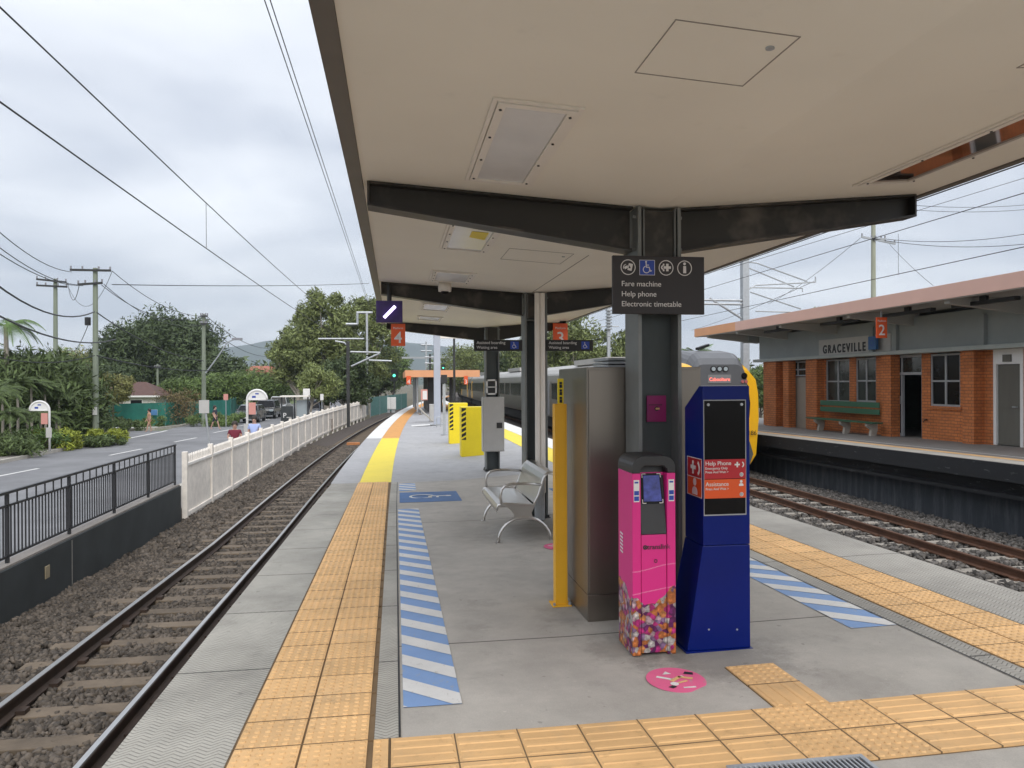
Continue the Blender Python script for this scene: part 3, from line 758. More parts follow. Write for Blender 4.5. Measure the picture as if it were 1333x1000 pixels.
#mb.build('lining_joint', 'soffit_line', can)
def beam(y, x, left=True, right=True, x0=-.16, x1=3.74, h0=.16, hc=.30):
    for side in (0, 1):
        xe = x0 if side == 0 else x1; s_ = -1 if side == 0 else 1
        xi = x + s_ * .165
        te, ti = sof(xe) - .003, sof(xi) - .003
        b = MB()
        # web
        b.hexa([(xe, y - .007, te - h0), (xi, y - .007, ti - hc), (xi, y + .007, ti - hc), (xe, y + .007, te - h0)], [(xe, y - .007, te), (xi, y - .007, ti), (xi, y + .007, ti), (xe, y + .007, te)])
        # flanges
        for (ze, zi, t) in ((te, ti, .014), (te - h0 + .014, ti - hc + .014, .014)):
            b.hexa([(xe, y - .085, ze - t), (xi, y - .085, zi - t), (xi, y + .085, zi - t), (xe, y + .085, ze - t)], [(xe, y - .085, ze), (xi, y - .085, zi), (xi, y + .085, zi), (xe, y + .085, ze)])
        b.box(xe - s_ * .002, xe + s_ * .012, y - .08, y + .08, te - h0, te)
        b.build('beam', 'beam_steel', can)
def column(x, y, w=.14):
    z0 = pz(x, y); b = MB()
    zt = sof(x) - .004
    for s_ in (-1, 1): b.box(x + s_ * w - .012, x + s_ * w + .012, y - .15, y + .15, z0, zt)
    c = b.build('column', 'flange_steel', can)
    c['_o'] = can['_o']
    MB().box(x - w + .013, x + w - .013, y - .008, y + .008, z0, zt).build('web', 'column_steel', c)
    b = MB(); b.box(x - w - .035, x + w + .035, y - .2, y + .2, z0, z0 + .02)
    for sx_ in (-1, 1):
        for sy in (-1, 1): b.tube([(x + sx_ * (w + .012), y + sy * .17, z0 + .02), (x + sx_ * (w + .012), y + sy * .17, z0 + .05)], .014, 6)
    b.build('base_plate', 'dark_steel', c)
    # cover plate and stiffeners where the beams meet
    b = MB(); b.box(x - w + .014, x + w - .014, y - .13, y - .118, zt - .33, zt - .02); b.build('cap_plate', 'beam_steel', c)
    b = MB(); b.box(x - w + .014, x + w - .014, y - .15, y - .02, zt - .37, zt - .355)
    for s_ in (-1, 1):
        for zz in (zt - .06, zt - .28):
            for yy in (-.1, .1): b.tube([(x + s_ * (w + .012), y + yy, zz), (x + s_ * (w + .035), y + yy, zz)], .012, 6)
    for s_ in (-1, 1): b.box(x + s_ * (w - .03) - .004, x + s_ * (w - .03) + .004, y - .15, y - .131, zt - .34, zt - .01)
    b.each('stiffener', 'flange_steel', c)
    return c
COLS = [(CXC - .02, 5.15), (1.86, 10.2), (2.10, 16.7)]
for (x, y) in COLS: column(x, y); beam(y, x)
# recessed light fittings
def fitting(x0, x1, y0, y1, dm='diffuser', sticker=False):
    fr = MB(); w = .055
    def ring(a0, a1, b0, b1, w, d, t):
        for (xa, xb, ya, yb) in ((a0, a1, b0, b0 + w), (a0, a1, b1 - w, b1), (a0, a0 + w, b0 + w, b1 - w), (a1 - w, a1, b0 + w, b1 - w)):
            fr.hexa([(xa, ya, sof(xa) - d), (xb, ya, sof(xb) - d), (xb, yb, sof(xb) - d), (xa, yb, sof(xa) - d)], [(xa, ya, sof(xa) - d + t), (xb, ya, sof(xb) - d + t), (xb, yb, sof(xb) - d + t), (xa, yb, sof(xa) - d + t)])
    ring(x0, x1, y0, y1, .022, .012, .011); ring(x0 + .026, x1 - .026, y0 + .026, y1 - .026, .04, .018, .017)
    o = fr.build('light_fitting', 'light_frame', can); o['_o'] = can['_o']
    q = .068; a0, a1, b0, b1 = x0 + q, x1 - q, y0 + q, y1 - q
    d = .008
    MB().hexa([(a0, b0, sof(a0) - d), (a1, b0, sof(a1) - d), (a1, b1, sof(a1) - d), (a0, b1, sof(a0) - d)], [(a0, b0, sof(a0) - .001), (a1, b0, sof(a1) - .001), (a1, b1, sof(a1) - .001), (a0, b1, sof(a0) - .001)]).build('diffuser', dm, o)
    sc = MB()
    for xx in (x0 + .046, x1 - .046):
        for k in range(4):
            yy = y0 + .1 + (y1 - y0 - .2) * k / 3; sc.tube([(xx, yy, sof(xx) - .024), (xx, yy, sof(xx) - .018)], .007, 6)
    sc.each('screw', 'black', o)
    if sticker: MB().hexa([(x1 - .24, y0 + .3, sof(x1 - .24) - .012), (x1 - .1, y0 + .3, sof(x1 - .1) - .012), (x1 - .1, y0 + .62, sof(x1 - .1) - .012), (x1 - .24, y0 + .55, sof(x1 - .24) - .012)], [(x1 - .24, y0 + .3, sof(x1 - .24) - .009), (x1 - .1, y0 + .3, sof(x1 - .1) - .009), (x1 - .1, y0 + .62, sof(x1 - .1) - .009), (x1 - .24, y0 + .55, sof(x1 - .24) - .009)]).build('sticker', 'box_yellow', o)
    return o
def spx(px, py, right=False):
    """point on the soffit seen at a pixel"""
    d = ray(px, py); sl, x0, z0 = (SRR, CXC, ZS) if right else (-SL, CXC, ZS)
    t = (z0 + sl * (C0.x - x0) - C0.z) / (d.z - sl * d.x); return C0 + d * t
fitting(.44, .86, 3.40, 4.80)
fitting(.42, .88, 6.05, 7.3, sticker=True)
fitting(.42, .93, 8.7, 9.6)
fitting(.42, .93, 12.3, 13.4); fitting(.42, .93, 14.6, 15.5)
for (a, b_) in ((3.9, 5.2), (8.5, 9.7), (13.2, 14.4)): pass
gl = mat('lens_reflection', (.36, .24, .19), .04, var=.7, scale=2.2, metal=.9)  # lens colour carries a mottled reddish reflection of the brickwork
fitting(2.98, 3.4, 2.9, 4.66, dm='lens_reflection'); fitting(3.02, 3.42, 8.2, 9.6, dm='lens_reflection')
def hatchp(pts, right, name='access_hatch'):
    """flush access panel: dark shadow gap round a lid"""
    P = [spx(*p, right) for p in pts]; x0 = min(p.x for p in P); x1 = max(p.x for p in P); y0 = min(p.y for p in P); y1 = max(p.y for p in P)
    return (x0, x1, y0, y1)
def lid(x0, x1, y0, y1):
    g = MB(); w = .0032
    for (xa, xb, ya, yb) in ((x0, x1, y0, y0 + w), (x0, x1, y1 - w, y1), (x0, x0 + w, y0 + w, y1 - w), (x1 - w, x1, y0 + w, y1 - w)):
        g.hexa([(xa, ya, sof(xa) - .003), (xb, ya, sof(xb) - .003), (xb, yb, sof(xb) - .003), (xa, yb, sof(xa) - .003)], [(xa, ya, sof(xa) + .001), (xb, ya, sof(xb) + .001), (xb, yb, sof(xb) + .001), (xa, yb, sof(xa) + .001)])
    o = g.build('access_panel', 'soffit_line', can); o['_o'] = can['_o']
    xx, yy = x1 - .06, (y0 + y1) / 2 - .12
    MB().tube([(xx, yy, sof(xx) - .006), (xx, yy, sof(xx) + .002)], .016, 12).build('lock', 'galv', o)
lid(*hatchp([(880,25),(1040,47),(967,112),(827,93)],False)); lid(1.05, 1.66, 7.0, 7.62); lid(2.45, 3.05, 2.0, 2.72)
# conduits on the second column
b = MB()
for i, xx in enumerate((1.86, 1.93)):
    b.tube([(xx, 9.97, pz(1.9, 10) + .35), (xx, 9.97, sof(1.9) - .02)], .035, 10)
b.each('downpipe', 'light_frame', can)
MB().tube([(1.86, 9.85, pz(1.9, 10) + .02), (1.86, 9.85, pz(1.9, 10) + .62)], .07, 14).build('pipe_cover', 'galv', can)
# ---- notice frame and switch cabinet on third column
x, y = 2.10, 16.55; z0 = pz(x, y)
t = thing('switchboard_cabinet', (x, y - .1, 1.66 - 1.6), 'pale grey steel switch cabinet with a lock fixed to the third canopy post', 'cabinet')
zt = hy(640, 517, 16.3).z; zb = hy(640, 588, 16.3).z; xa = xat(628.3, 16.3, 550); xb = xat(656.4, 16.3, 550)
MB().box(xa, xb, 16.28, 16.53, zb, zt).build('body', 'cabinet_grey', t, bevel=.01)
MB().box(xa + .02, xb - .02, 16.26, 16.277, zb + .02, zt - .02).build('door', 'cabinet_grey', t, bevel=.004)
MB().box(xb - .17, xb - .05, 16.245, 16.258, zb + .5, zb + .62).build('lock', 'dark_steel', t, bevel=.003)
t = thing('framed_notice', (x, 16.5, 1.4), 'small silver framed notice on the third canopy post above the grey cabinet', 'notice')
za, zc_ = hy(640, 514, 16.5).z, hy(640, 494, 16.5).z; xa, xb = xat(633, 16.5), xat(647, 16.5)
m_ = MB()
for (q0, q1, r0, r1) in ((xa, xb, za, za + .035), (xa, xb, zc_ - .035, zc_), (xa, xa + .035, za, zc_), (xb - .035, xb, za, zc_), (xa, xb, (za + zc_) / 2 - .01, (za + zc_) / 2 + .01)): m_.box(q0, q1, 16.5, 16.54, r0, r1)
m_.build('frame', 'white', t); MB().box(xa, xb, 16.541, 16.548, za, zc_).build('backing', 'plastic_grey', t)
# ================================================================ HANGING SIGNS
D = (0, -1, 0)
def board(name, x0, x1, z0, z1, y, label, cat, m='sign_brown', th=.03, group=None):
    t = thing(name, ((x0 + x1) / 2, y, z0), label, cat, group)
    MB().box(x0, x1, y, y + th, z0, z1).build('panel', m, t, bevel=.003); return t
ys_ = 4.93
x0, x1 = xat(798, ys_, 370), xat(917, ys_, 370); z1 = hy(857, 333.5, ys_).z; z0 = hy(857, 409, ys_).z
t = board('direction_sign', x0, x1, z0, z1, ys_, 'dark brown sign reading Fare machine, Help phone, Electronic timetable on the nearest post', 'sign')
W_, H_ = x1 - x0, z1 - z0
k = W_ / 1065
def uv(a, b_): return ((a - 163) * k, H_ - (b_ - 212) * H_ / 672)
O = (x0, ys_ - .0005, z0)
for s, yy in (('Fare machine', 565), ('Help phone', 682), ('Electronic timetable', 797)):
    u, v = uv(257, yy); text(s, .0455 * W_ / .58, (x0 + u, ys_ - .002, z0 + v), UX, UZ, 'sign_white', t, sx=1.03)
F = Flat(O, UX, UZ)
for cx_ in (336, 776, 993): F.ring(uv(cx_, 347), 86 * k, 9 * k)
F.poly(circ(uv(993, 296), 16 * k, 12)); F.poly([uv(978, 322), uv(1010, 322), uv(1012, 405), uv(976, 405)])
c = uv(790, 343); F.rect(c[0] - 42 * k, c[1] - 14 * k, c[0] + 42 * k, c[1] + 14 * k); F.rect(c[0] - 14 * k, c[1] - 42 * k, c[0] + 14 * k, c[1] + 42 * k, d=.0028)
c = uv(742, 343); F.ring(c, 26 * k, 16 * k, a0=90, a1=270); F.rect(c[0] - 4 * k, c[1] - 42 * k, c[0] + 14 * k, c[1] - 20 * k); F.rect(c[0] - 4 * k, c[1] + 20 * k, c[0] + 14 * k, c[1] + 42 * k)
F.poly([uv(345, 300), uv(392, 310), uv(375, 390), uv(328, 378)]); F.poly([uv(288, 345), uv(330, 325), uv(335, 352), uv(300, 372)]); F.ring(uv(318, 352), 40 * k, 8 * k, a0=100, a1=200)
F.build('pictogram', 'sign_white', t)
F = Flat((x0, ys_ - .003, z0), UX, UZ); F.poly([uv(352, 325), uv(366, 360), uv(338, 358)]); F.build('pictogram', 'sign_brown', t)
F = Flat(O, UX, UZ); a = uv(468, 434); b_ = uv(642, 262); F.rect(*a, *b_); F.build('access_panel', 'pict_blue', t)
F = Flat(O, UX, UZ); F.ring((0, 0), 0, 0, n=1)
F = Flat(O, UX, UZ); F.line([a, (b_[0], a[1]), b_, (a[0], b_[1]), a], 5 * k, d=.003); wheelchair(F, uv(552, 347), 150 * k, d=.003); F.build('pictogram', 'sign_white', t)
def assisted(px0, px1, y, label):
    x0, x1 = xat(px0, y, 450), xat(px1, y, 450); z1, z0 = hy((px0 + px1) / 2, 442.5, y).z, hy((px0 + px1) / 2, 457, y).z
    t = board('waiting_area_sign', x0, x1, z0, z1, y, label, 'sign', m='black')
    text('Assisted boarding', .052, (x0 + .035, y - .002, z0 + .092), UX, UZ, 'sign_white', t, sx=1.02)
    text('Waiting area', .052, (x0 + .035, y - .002, z0 + .03), UX, UZ, 'sign_white', t, sx=1.02)
    F = Flat((0, y, 0), UX, UZ); F.rect(x1 - .16, z0 + .025, x1 - .05, z1 - .022); F.build('access_panel', 'pict_blue', t)
    F = Flat((0, y - .0015, 0), UX, UZ); wheelchair(F, (x1 - .11, (z0 + z1) / 2), .085); F.build('pictogram', 'sign_white', t)
assisted(617, 680, 10.03, 'small black assisted boarding sign fixed left of the second post')
assisted(711, 772, 10.03, 'small black assisted boarding sign fixed right of the second post, before the number 3')
def number(px0, px1, py0, py1, y, n, label, U=UX, O3=None, rod=None):
    x0, x1 = xat(px0, y, (py0 + py1) / 2), xat(px1, y, (py0 + py1) / 2); z1, z0 = hy(px0, py0, y).z, hy(px0, py1, y).z
    t = board('platform_number_sign', x0, x1, z0, z1, y, label, 'sign', m='sign_orange', group='orange platform number signs')
    w_, h_ = x1 - x0, z1 - z0
    text(n, h_ * .72, ((x0 + x1) / 2, y - .002, z0 + h_ * .14), UX, UZ, 'sign_white', t, align='CENTER', bold=.002)
    text('Platform', h_ * .13, ((x0 + x1) / 2, y - .002, z0 + h_ * .76), UX, UZ, 'sign_white', t, align='CENTER')
    return t
number(509, 527.5, 421.5, 450.5, 10.1, '4', 'orange sign with a white 4 hanging below the violet display')
y = 16.4; t3 = number(720, 739, 421, 452, y, '3', 'orange sign with a white 3 half hidden behind the assisted boarding sign')
y = 10.05
x0, x1 = xat(489.5, y, 405), xat(524, y, 405); z1, z0 = hy(507, 391.5, y).z, hy(507, 420, y).z
t = thing('departure_display', ((x0 + x1) / 2, y, z0), 'dark violet display with a glowing white tube, hanging at the canopy edge', 'display')
MB().box(x0, x1, y, y + .09, z0, z1).build('housing', 'screen_violet', t, bevel=.004)
a = Vector((x0 + (x1 - x0) * .3, y - .012, z0 + (z1 - z0) * .22)); b_ = Vector((x0 + (x1 - x0) * .72, y - .012, z0 + (z1 - z0) * .74))
MB().tube([a, b_], .02, 10).build('lamp_tube', 'tube_violet', t)
MB().tube([((x0 + x1) / 2 + .0, y + .05, z1), ((x0 + x1) / 2, y + .05, sof(.0) - .02)], .03, 8).build('bracket', 'black', t)
# CCTV dome, speakers
x, y = xat(579, 9.75, 372), 9.75; z = sof(x)
t = thing('dome_camera', (x, y, z), 'small white dome security camera under the near canopy soffit', 'camera')
MB().tube([(x, y, z - .003), (x, y, z - .06), (x, y, z - .11)], [.075, .085, .082], 20).build('housing', 'light_frame', t, smooth=True)
MB().ball((x, y, z - .105), .05, nu=16, nv=10).build('dome', 'gloss_black', t, smooth=True)
def speaker(px0, px1, py0, py1, y, label, m='light_frame'):
    x0, x1 = xat(px0, y, py0), xat(px1, y, py0); z1, z0 = hy(px0, py0, y).z, hy(px0, py1, y).z
    t = thing('speaker', ((x0 + x1) / 2, y, z0), label, 'speaker', 'speakers under the canopy')
    MB().box(x0, x1, y, y + .2, z0, z1).build('case', m, t, bevel=.01); MB().box(x0 + .04, x1 - .04, y - .006, y - .001, z0 + .04, z1 - .04).build('grille', 'plastic_grey', t)
    MB().box((x0 + x1) / 2 - .015, (x0 + x1) / 2 + .015, y + .05, y + .08, z1, sof((x0 + x1) / 2) - .002).build('bracket', 'dark_steel', t)
speaker(554, 565, 410, 421, 16.4, 'small pale box speaker under the last beam, left of its post')
speaker(714, 729, 410, 419, 16.3, 'small pale box speaker under the last beam, right of its post')
x, y = 3.3, 4.1
# ================================================================ YELLOW POST
p = hp(731, 789); x, y, z = p.x, p.y, p.z
t = thing('yellow_guard_post', (x, y, z), 'tall yellow orange steel post beside the stainless cabinet', 'post')
zt = hy(731, 527, y).z
b = MB(); b.box(x - .045, x - .037, y, y + .09, z, zt); b.box(x - .037, x + .04, y, y + .008, z, zt); b.box(x + .041, x + .049, y, y + .09, z, zt); b.box(x - .045, x + .049, y, y + .09, zt, zt + .006)
b.build('upright', 'post_yellow', t, bevel=.002)
MB().box(x - .075, x + .075, y - .035, y + .12, z, z + .012).build('base_plate', 'post_yellow', t, bevel=.003)
b = MB()
for sx_ in (-1, 1): b.tube([(x + sx_ * .06, y - .02, z + .012), (x + sx_ * .06, y - .02, z + .03)], .01, 6)
b.each('bolt', 'galv', t)
zt2 = hy(731, 493, y + .05).z
b = MB().box(x - .012, x + .033, y + .04, y + .06, zt + .007, zt2).build('warning_strip', 'box_yellow', t); b['_o'] = t['_o']  # hazard marker from farther off, added as a warning strip on this post
g = MB()
for i in range(6):
    q = zt + .015 + i * (zt2 - zt - .03) / 6; g.box(x, x + .021, y + .036, y + .0385, q, q + .018 if i % 2 else q + .026)
g.each('hazard_mark', 'black', b)
# ================================================================ STAINLESS CABINET
p = hp(766, 811); x0, y0, z0 = p.x, p.y, p.z
x1 = xat(914, y0 + .0, 600); yb = y0 + .95; zt = hy(764, 478, y0).z
y0 = max(y0, 5.335)
t = thing('stainless_cabinet', ((x0 + x1) / 2, y0, z0), 'tall brushed stainless steel equipment cabinet behind the pink card reader', 'cabinet')
MB().box(x0, x1, y0, yb, z0, z0 + .19).build('plinth', 'stainless', t, bevel=.003)
MB().box(x0, x1, y0, yb, z0 + .194, zt).build('body', 'stainless', t, bevel=.004)
b = MB()
b.box(x0 + .012, x0 + .42, y0 - .012, y0 - .001, z0 + .21, zt - .02); b.box(x0 + .43, x1 - .012, y0 - .012, y0 - .001, z0 + .21, zt - .02)
b_ = MB().box(x0 + .012, x0 + .42, y0 - .012, y0 - .001, z0 + .21, zt - .02).build('door', 'stainless', t, bevel=.002)
MB().box(x0 + .43, x1 - .012, y0 - .012, y0 - .001, z0 + .21, zt - .02).build('door', 'stainless', t, bevel=.002)
b = MB()
for i in range(3): b.box(x0 + .26, x0 + .7, y0 + .35, y0 + .8, zt + .003 + i * .028, zt + .022 + i * .028)
b.each('roof_vent', 'galv', t)
# ================================================================ CARD READER
p = hp(824, 856); x0, y0, z0 = p.x, p.y, p.z; q = hp(882, 853); x1 = q.x; zt = hy(850, 594, y0).z
t = thing('card_reader', ((x0 + x1) / 2, y0, z0), 'magenta card reader with floral base and dark rounded top', 'card reader')
wv = .35
W_ = x1 - x0; dp = .30; H_ = zt - z0; zs = zt - .105; zf_ = z0 + H_ * .61   # shoulder; bottom of the dark face
b = NB('floral', .42)
vn = nd(b.t, 'ShaderNodeTexVoronoi'); vn.inputs['Scale'].default_value = 30; b.t.links.new(b.co, vn.inputs['Vector'])
vs = nd(b.t, 'ShaderNodeSeparateColor'); b.t.links.new(vn.outputs['Color'], vs.inputs[0])
rp = nd(b.t, 'ShaderNodeValToRGB'); rp.color_ramp.interpolation = 'CONSTANT'; b.t.links.new(vs.outputs[0], rp.inputs[0])
els = [(0, (.62, .19, .05)), (.2, (.16, .015, .13)), (.38, (.60, .55, .52)), (.52, (.55, .03, .22)), (.66, (.66, .26, .08)), (.78, (.28, .16, .30)), (.9, (.55, .38, .42))]
while len(rp.color_ramp.elements) < len(els): rp.color_ramp.elements.new(.5)
for e, (pp, cc) in zip(rp.color_ramp.elements, els): e.position = pp; e.color = (*cc, 1)
dd = b.rng(vn.outputs['Distance'], .0, .6, 1.15, .55)
petals = b.m_('MULTIPLY', dd, b.rng(b.noise(55, 3), .35, .65, .6, 1.25))
flor = b.scale(rp.outputs[0], petals)
zl = b.m_('ADD', b.m_('MULTIPLY', b.m_('SINE', b.m_('MULTIPLY', b.m_('ADD', b.x, b.y), 14)), .035), b.m_('MULTIPLY', b.noise(12, 2), .1))
lim = b.m_('ADD', zl, b.m_('MULTIPLY', b.m_('ABSOLUTE', b.m_('SUBTRACT', b.x, .0)), .55))
f = b.m_('LESS_THAN', b.z, b.m_('ADD', lim, .27))
# dotted chalk curves on the magenta wrap
wv1 = b.m_('ABSOLUTE', b.m_('SUBTRACT', b.z, b.m_('ADD', .545, b.m_('MULTIPLY', b.m_('SINE', b.m_('MULTIPLY', b.x, 11)), .022))))
wv2 = b.m_('ABSOLUTE', b.m_('SUBTRACT', b.z, b.m_('ADD', .405, b.m_('MULTIPLY', b.x, .16))))
dots = b.m_('LESS_THAN', b.m_('PINGPONG', b.x, .004), .0024)
ln = b.m_('MULTIPLY', b.m_('LESS_THAN', b.m_('MINIMUM', wv1, wv2), .0035), dots)
base = b.mix(b.m_('MULTIPLY', ln, .6), (.66, .02, .22), (.85, .4, .55))
b.done(b.mix(f, base, flor))
bs = MB()
side_poly = [(0, 0), (dp, 0), (dp, H_ - .16), (dp - .06, H_ - .13), (.0, H_ - .13)]
body = MB(); body.box(x0, x0 + .055, y0, y0 + dp, z0 + .006, zs); body.box(x1 - .055, x1, y0, y0 + dp, z0 + .006, zs); body.box(x0 + .056, x1 - .056, y0 + .06, y0 + dp - .002, z0 + .006, zs)
body.build('side_panel', 'floral', t, bevel=.004)
MB().box(x0 + .058, x1 - .058, y0 + .004, y0 + .058, z0 + .02, zf_ - .004).build('front_panel', 'floral', t, bevel=.003)
# sloping dark console
cn = MB().hexa([(x0 + .058, y0 + .002, zf_), (x1 - .058, y0 + .002, zf_), (x1 - .058, y0 + .2, zf_), (x0 + .058, y0 + .2, zf_)],
               [(x0 + .058, y0 + .07, zs + .042), (x1 - .058, y0 + .07, zs + .042), (x1 - .058, y0 + .2, zs + .042), (x0 + .058, y0 + .2, zs + .042)])
cn = cn.build('console', 'plastic_grey', t, bevel=.002); cn['_o'] = t['_o']
# dark hood: rounded arch over the top
arch = [(0, 0), (0, .03)] + [(.075 + .075 * math.cos(R(a)), .03 + .075 * math.sin(R(a))) for a in range(180, 89, -15)] + [(W_ - .075 + .075 * math.cos(R(a)), .03 + .075 * math.sin(R(a))) for a in range(90, -1, -15)] + [(W_, 0)]
inner = [(W_ - .05, 0), (W_ - .055, .025), (W_ - .075, .045), (.075, .045), (.055, .025), (.05, 0)]
hd = MB().prism(arch + inner, (x0, y0 - .004, zs + .001), UX, UZ, UY, dp + .008); 
hd = hd.build('hood', 'plastic_grey', t, bevel=.004); hd['_o'] = t['_o']
MB().box(x0 + .056, x1 - .056, y0 + .09, y0 + dp, zs, zs + .07).build('hood_back', 'plastic_grey', hd)
V = Vector((0, .068, zs + .042 - zf_)).normalized(); Ls = Vector((0, .068, zs + .042 - zf_)).length
F = Flat((x0, y0 + .002, zf_), UX, V); F.poly([(.072, .185), (.076, Ls - .05), (W_ - .076, Ls - .05), (W_ - .068, .185)], d=.002, t=.006); F.build('screen', 'gloss_black', t)
F = Flat((x0, y0 + .002, zf_), UX, V); F.poly([(.083, .2), (.087, Ls - .064), (W_ - .088, Ls - .064), (W_ - .08, .2)], d=.009, t=.001); F.build('screen', 'screen_blue', t)
F = Flat((x0, y0 + .002, zf_), UX, V)
for (u, v, du, dv) in ((.075, .189, 1, 1), (W_ - .072, .189, -1, 1), (.079, Ls - .054, 1, -1), (W_ - .080, Ls - .054, -1, -1)): F.line([(u + .022 * du, v), (u, v), (u, v + .022 * dv)], .004, d=.0085)
F.build('corner_mark', 'white', t)
text('Tap 1', .021, Vector((x0 + W_ / 2, y0 + .002, zf_)) + V * .15 + V.cross(Vector(UX)) * .003, UX, V, 'sign_white', t, align='CENTER')
F = Flat((x0, y0, z0), UX, UZ)
for u in (.009, W_ - .045): F.rect(u, H_ - .28, u + .036, H_ - .145, d=.001)
F.mb.each('sticker', 'white', t)
F = Flat((x0, y0, z0), UX, UZ)
for u in (.012, W_ - .042):
    F.rect(u, H_ - .238, u + .03, H_ - .212, d=.0025); F.rect(u, H_ - .273, u + .03, H_ - .245, d=.0025); F.rect(u + .003, H_ - .165, u + .026, H_ - .155, d=.0025)
F.build('sticker_print', 'pict_blue', t)
text('translink', .043, (x0 + .094, y0 + .001, z0 + H_ * .535), UX, UZ, 'plastic_grey', t)
F = Flat((x0, y0 + .003, z0), UX, UZ); F.ring((.082, H_ * .545), .014, .006); F.poly([(.075, H_ * .54), (.082, H_ * .553), (.089, H_ * .54)]); F.ring((W_ / 2 + .01, H_ * .475), .011, .004); F.build('emblem', 'plastic_grey', t)
F = Flat((x0 - .001, y0, z0), (0, -1, 0), UZ)
for i in range(6): F.poly([(-.25, H_ * .49 + i * .023), (-.19, H_ * .485 + i * .023), (-.19, H_ * .494 + i * .023), (-.25, H_ * .499 + i * .023)])
F.build('barcode', 'white', t)
# ================================================================ HELP POINT
p = hp(895, 850.5); q = hp(981.5, 846); xl, y0, z0 = p.x, p.y, p.z; x1 = q.x - .01
xu = xat(915, y0, 600); z1 = hy(945, 503, y0).z; H_ = z1 - z0; zk = z0 + .66
t = thing('help_point', ((xl + x1) / 2, y0, z0), 'deep blue help point totem with red and orange panels', 'help point')
x1 = xat(976.5, y0, 700)
dpt = .30
MB().hexa([(xl + .0, y0, z0 + .012), (x1, y0, z0 + .012), (x1, y0 + dpt + .06, z0 + .012), (xl, y0 + dpt + .06, z0 + .012)], [(xu - .003, y0, zk), (x1, y0, zk), (x1, y0 + dpt - .002, zk), (xu - .003, y0 + dpt - .002, zk)]).build('pedestal', 'totem_blue', t, bevel=.005)
MB().box(xl - .012, x1 + .012, y0 - .012, y0 + dpt + .07, z0, z0 + .012).build('base_plate', 'totem_blue', t)
prof = [(0, 0), (dpt, 0), (dpt, H_ - .66 - .14), (.06, H_ - .66), (0, H_ - .66)]
MB().prism(prof, (xu, y0, zk + .002), UY, UZ, UX, x1 - xu).build('head', 'totem_blue', t, bevel=.005)
F = Flat((0, y0, 0), UX, UZ)
pz0, pz1 = hy(940, 671, y0).z, hy(940, 520.5, y0).z; pa = xu + .004; pb = xat(971, y0, 600)
F.rect(pa - .0, pz0, pb, pz1, d=.001, t=.004); F.build('panel_frame', 'frame_grey', t)
F = Flat((0, y0, 0), UX, UZ); F.rect(pa + .004, pz0 + .008, pb - .006, pz1 - .006, d=.005, t=.001); F.build('panel', 'gloss_black', t)
r0, r1, r2 = hy(940, 648.5, y0).z, hy(940, 623.5, y0).z, hy(940, 598, y0).z
F = Flat((0, y0, 0), UX, UZ); F.rect(pa + .003, r1 + .002, pb - .004, r2, d=.006); F.build('help_phone_panel', 'red_band', t)
F = Flat((0, y0, 0), UX, UZ); F.rect(pa + .003, r0, pb - .004, r1 - .002, d=.006); F.build('assistance_panel', 'orange_band', t)
yy = y0 - .0085
text('Help Phone', .036, (pa + .008, yy, r2 - .036), UX, UZ, 'sign_white', t)
text('Emergency Only', .022, (pa + .008, yy, r2 - .062), UX, UZ, 'sign_white', t); text('Press And Wait >', .021, (pa + .008, yy, r2 - .085), UX, UZ, 'sign_white', t)
text('Assistance', .036, (pa + .01, yy, r1 - .043), UX, UZ, 'sign_white', t); text('Press And Wait >', .021, (pa + .01, yy, r1 - .068), UX, UZ, 'sign_white', t)
def cross(F, c, s, w): F.rect(c[0] - s, c[1] - w, c[0] + s, c[1] + w, d=.001); F.rect(c[0] - w, c[1] - s, c[0] + w, c[1] + s, d=.0022)
def handset(F, c, r): F.ring((c[0] - r * .5, c[1]), r, r * .38, a0=-65, a1=65, d=.001)
def bust(F, c, s): F.poly(circ((c[0], c[1] + s * .35), s * .3, 12), d=.001); F.poly([(c[0] - s * .5, c[1] - s * .6)] + [(c[0] + s * .5 * math.cos(R(a)), c[1] - s * .35 + s * .35 * math.sin(R(a))) for a in range(180, -1, -30)] + [(c[0] + s * .5, c[1] - s * .6)], d=.001)
F = Flat((0, y0 - .008, 0), UX, UZ); cross(F, (pb - .062, r2 - .034), .017, .005); handset(F, (pb - .026, r2 - .034), .02); bust(F, (pb - .036, r1 - .028), .03)
for (u, v) in ((pb - .034, r1 + .026), (pb - .034, r0 + .022)): F.ring((u, v), .013, .003, d=.001)
F.build('pictogram', 'sign_white', t)
b = MB()
for (u, v) in ((pb - .034, r1 + .026), (pb - .034, r0 + .022)): b.tube([(u, y0 - .009, v), (u, y0 - .014, v)], .009, 14)
b.each('push_button', 'galv', t)
b = MB()
for (u, v) in ((pa + .03, pz1 - .03), (pb - .03, pz1 - .03)): b.tube([(u, y0 - .006, v), (u, y0 - .01, v)], .009, 12)
for (u, v) in ((xl + .14, z0 + .14), (x1 - .09, z0 + .13)): b.tube([(u, y0 + .002, v), (u, y0 - .004, v)], .006, 8)
b.each('screw', 'galv', t)
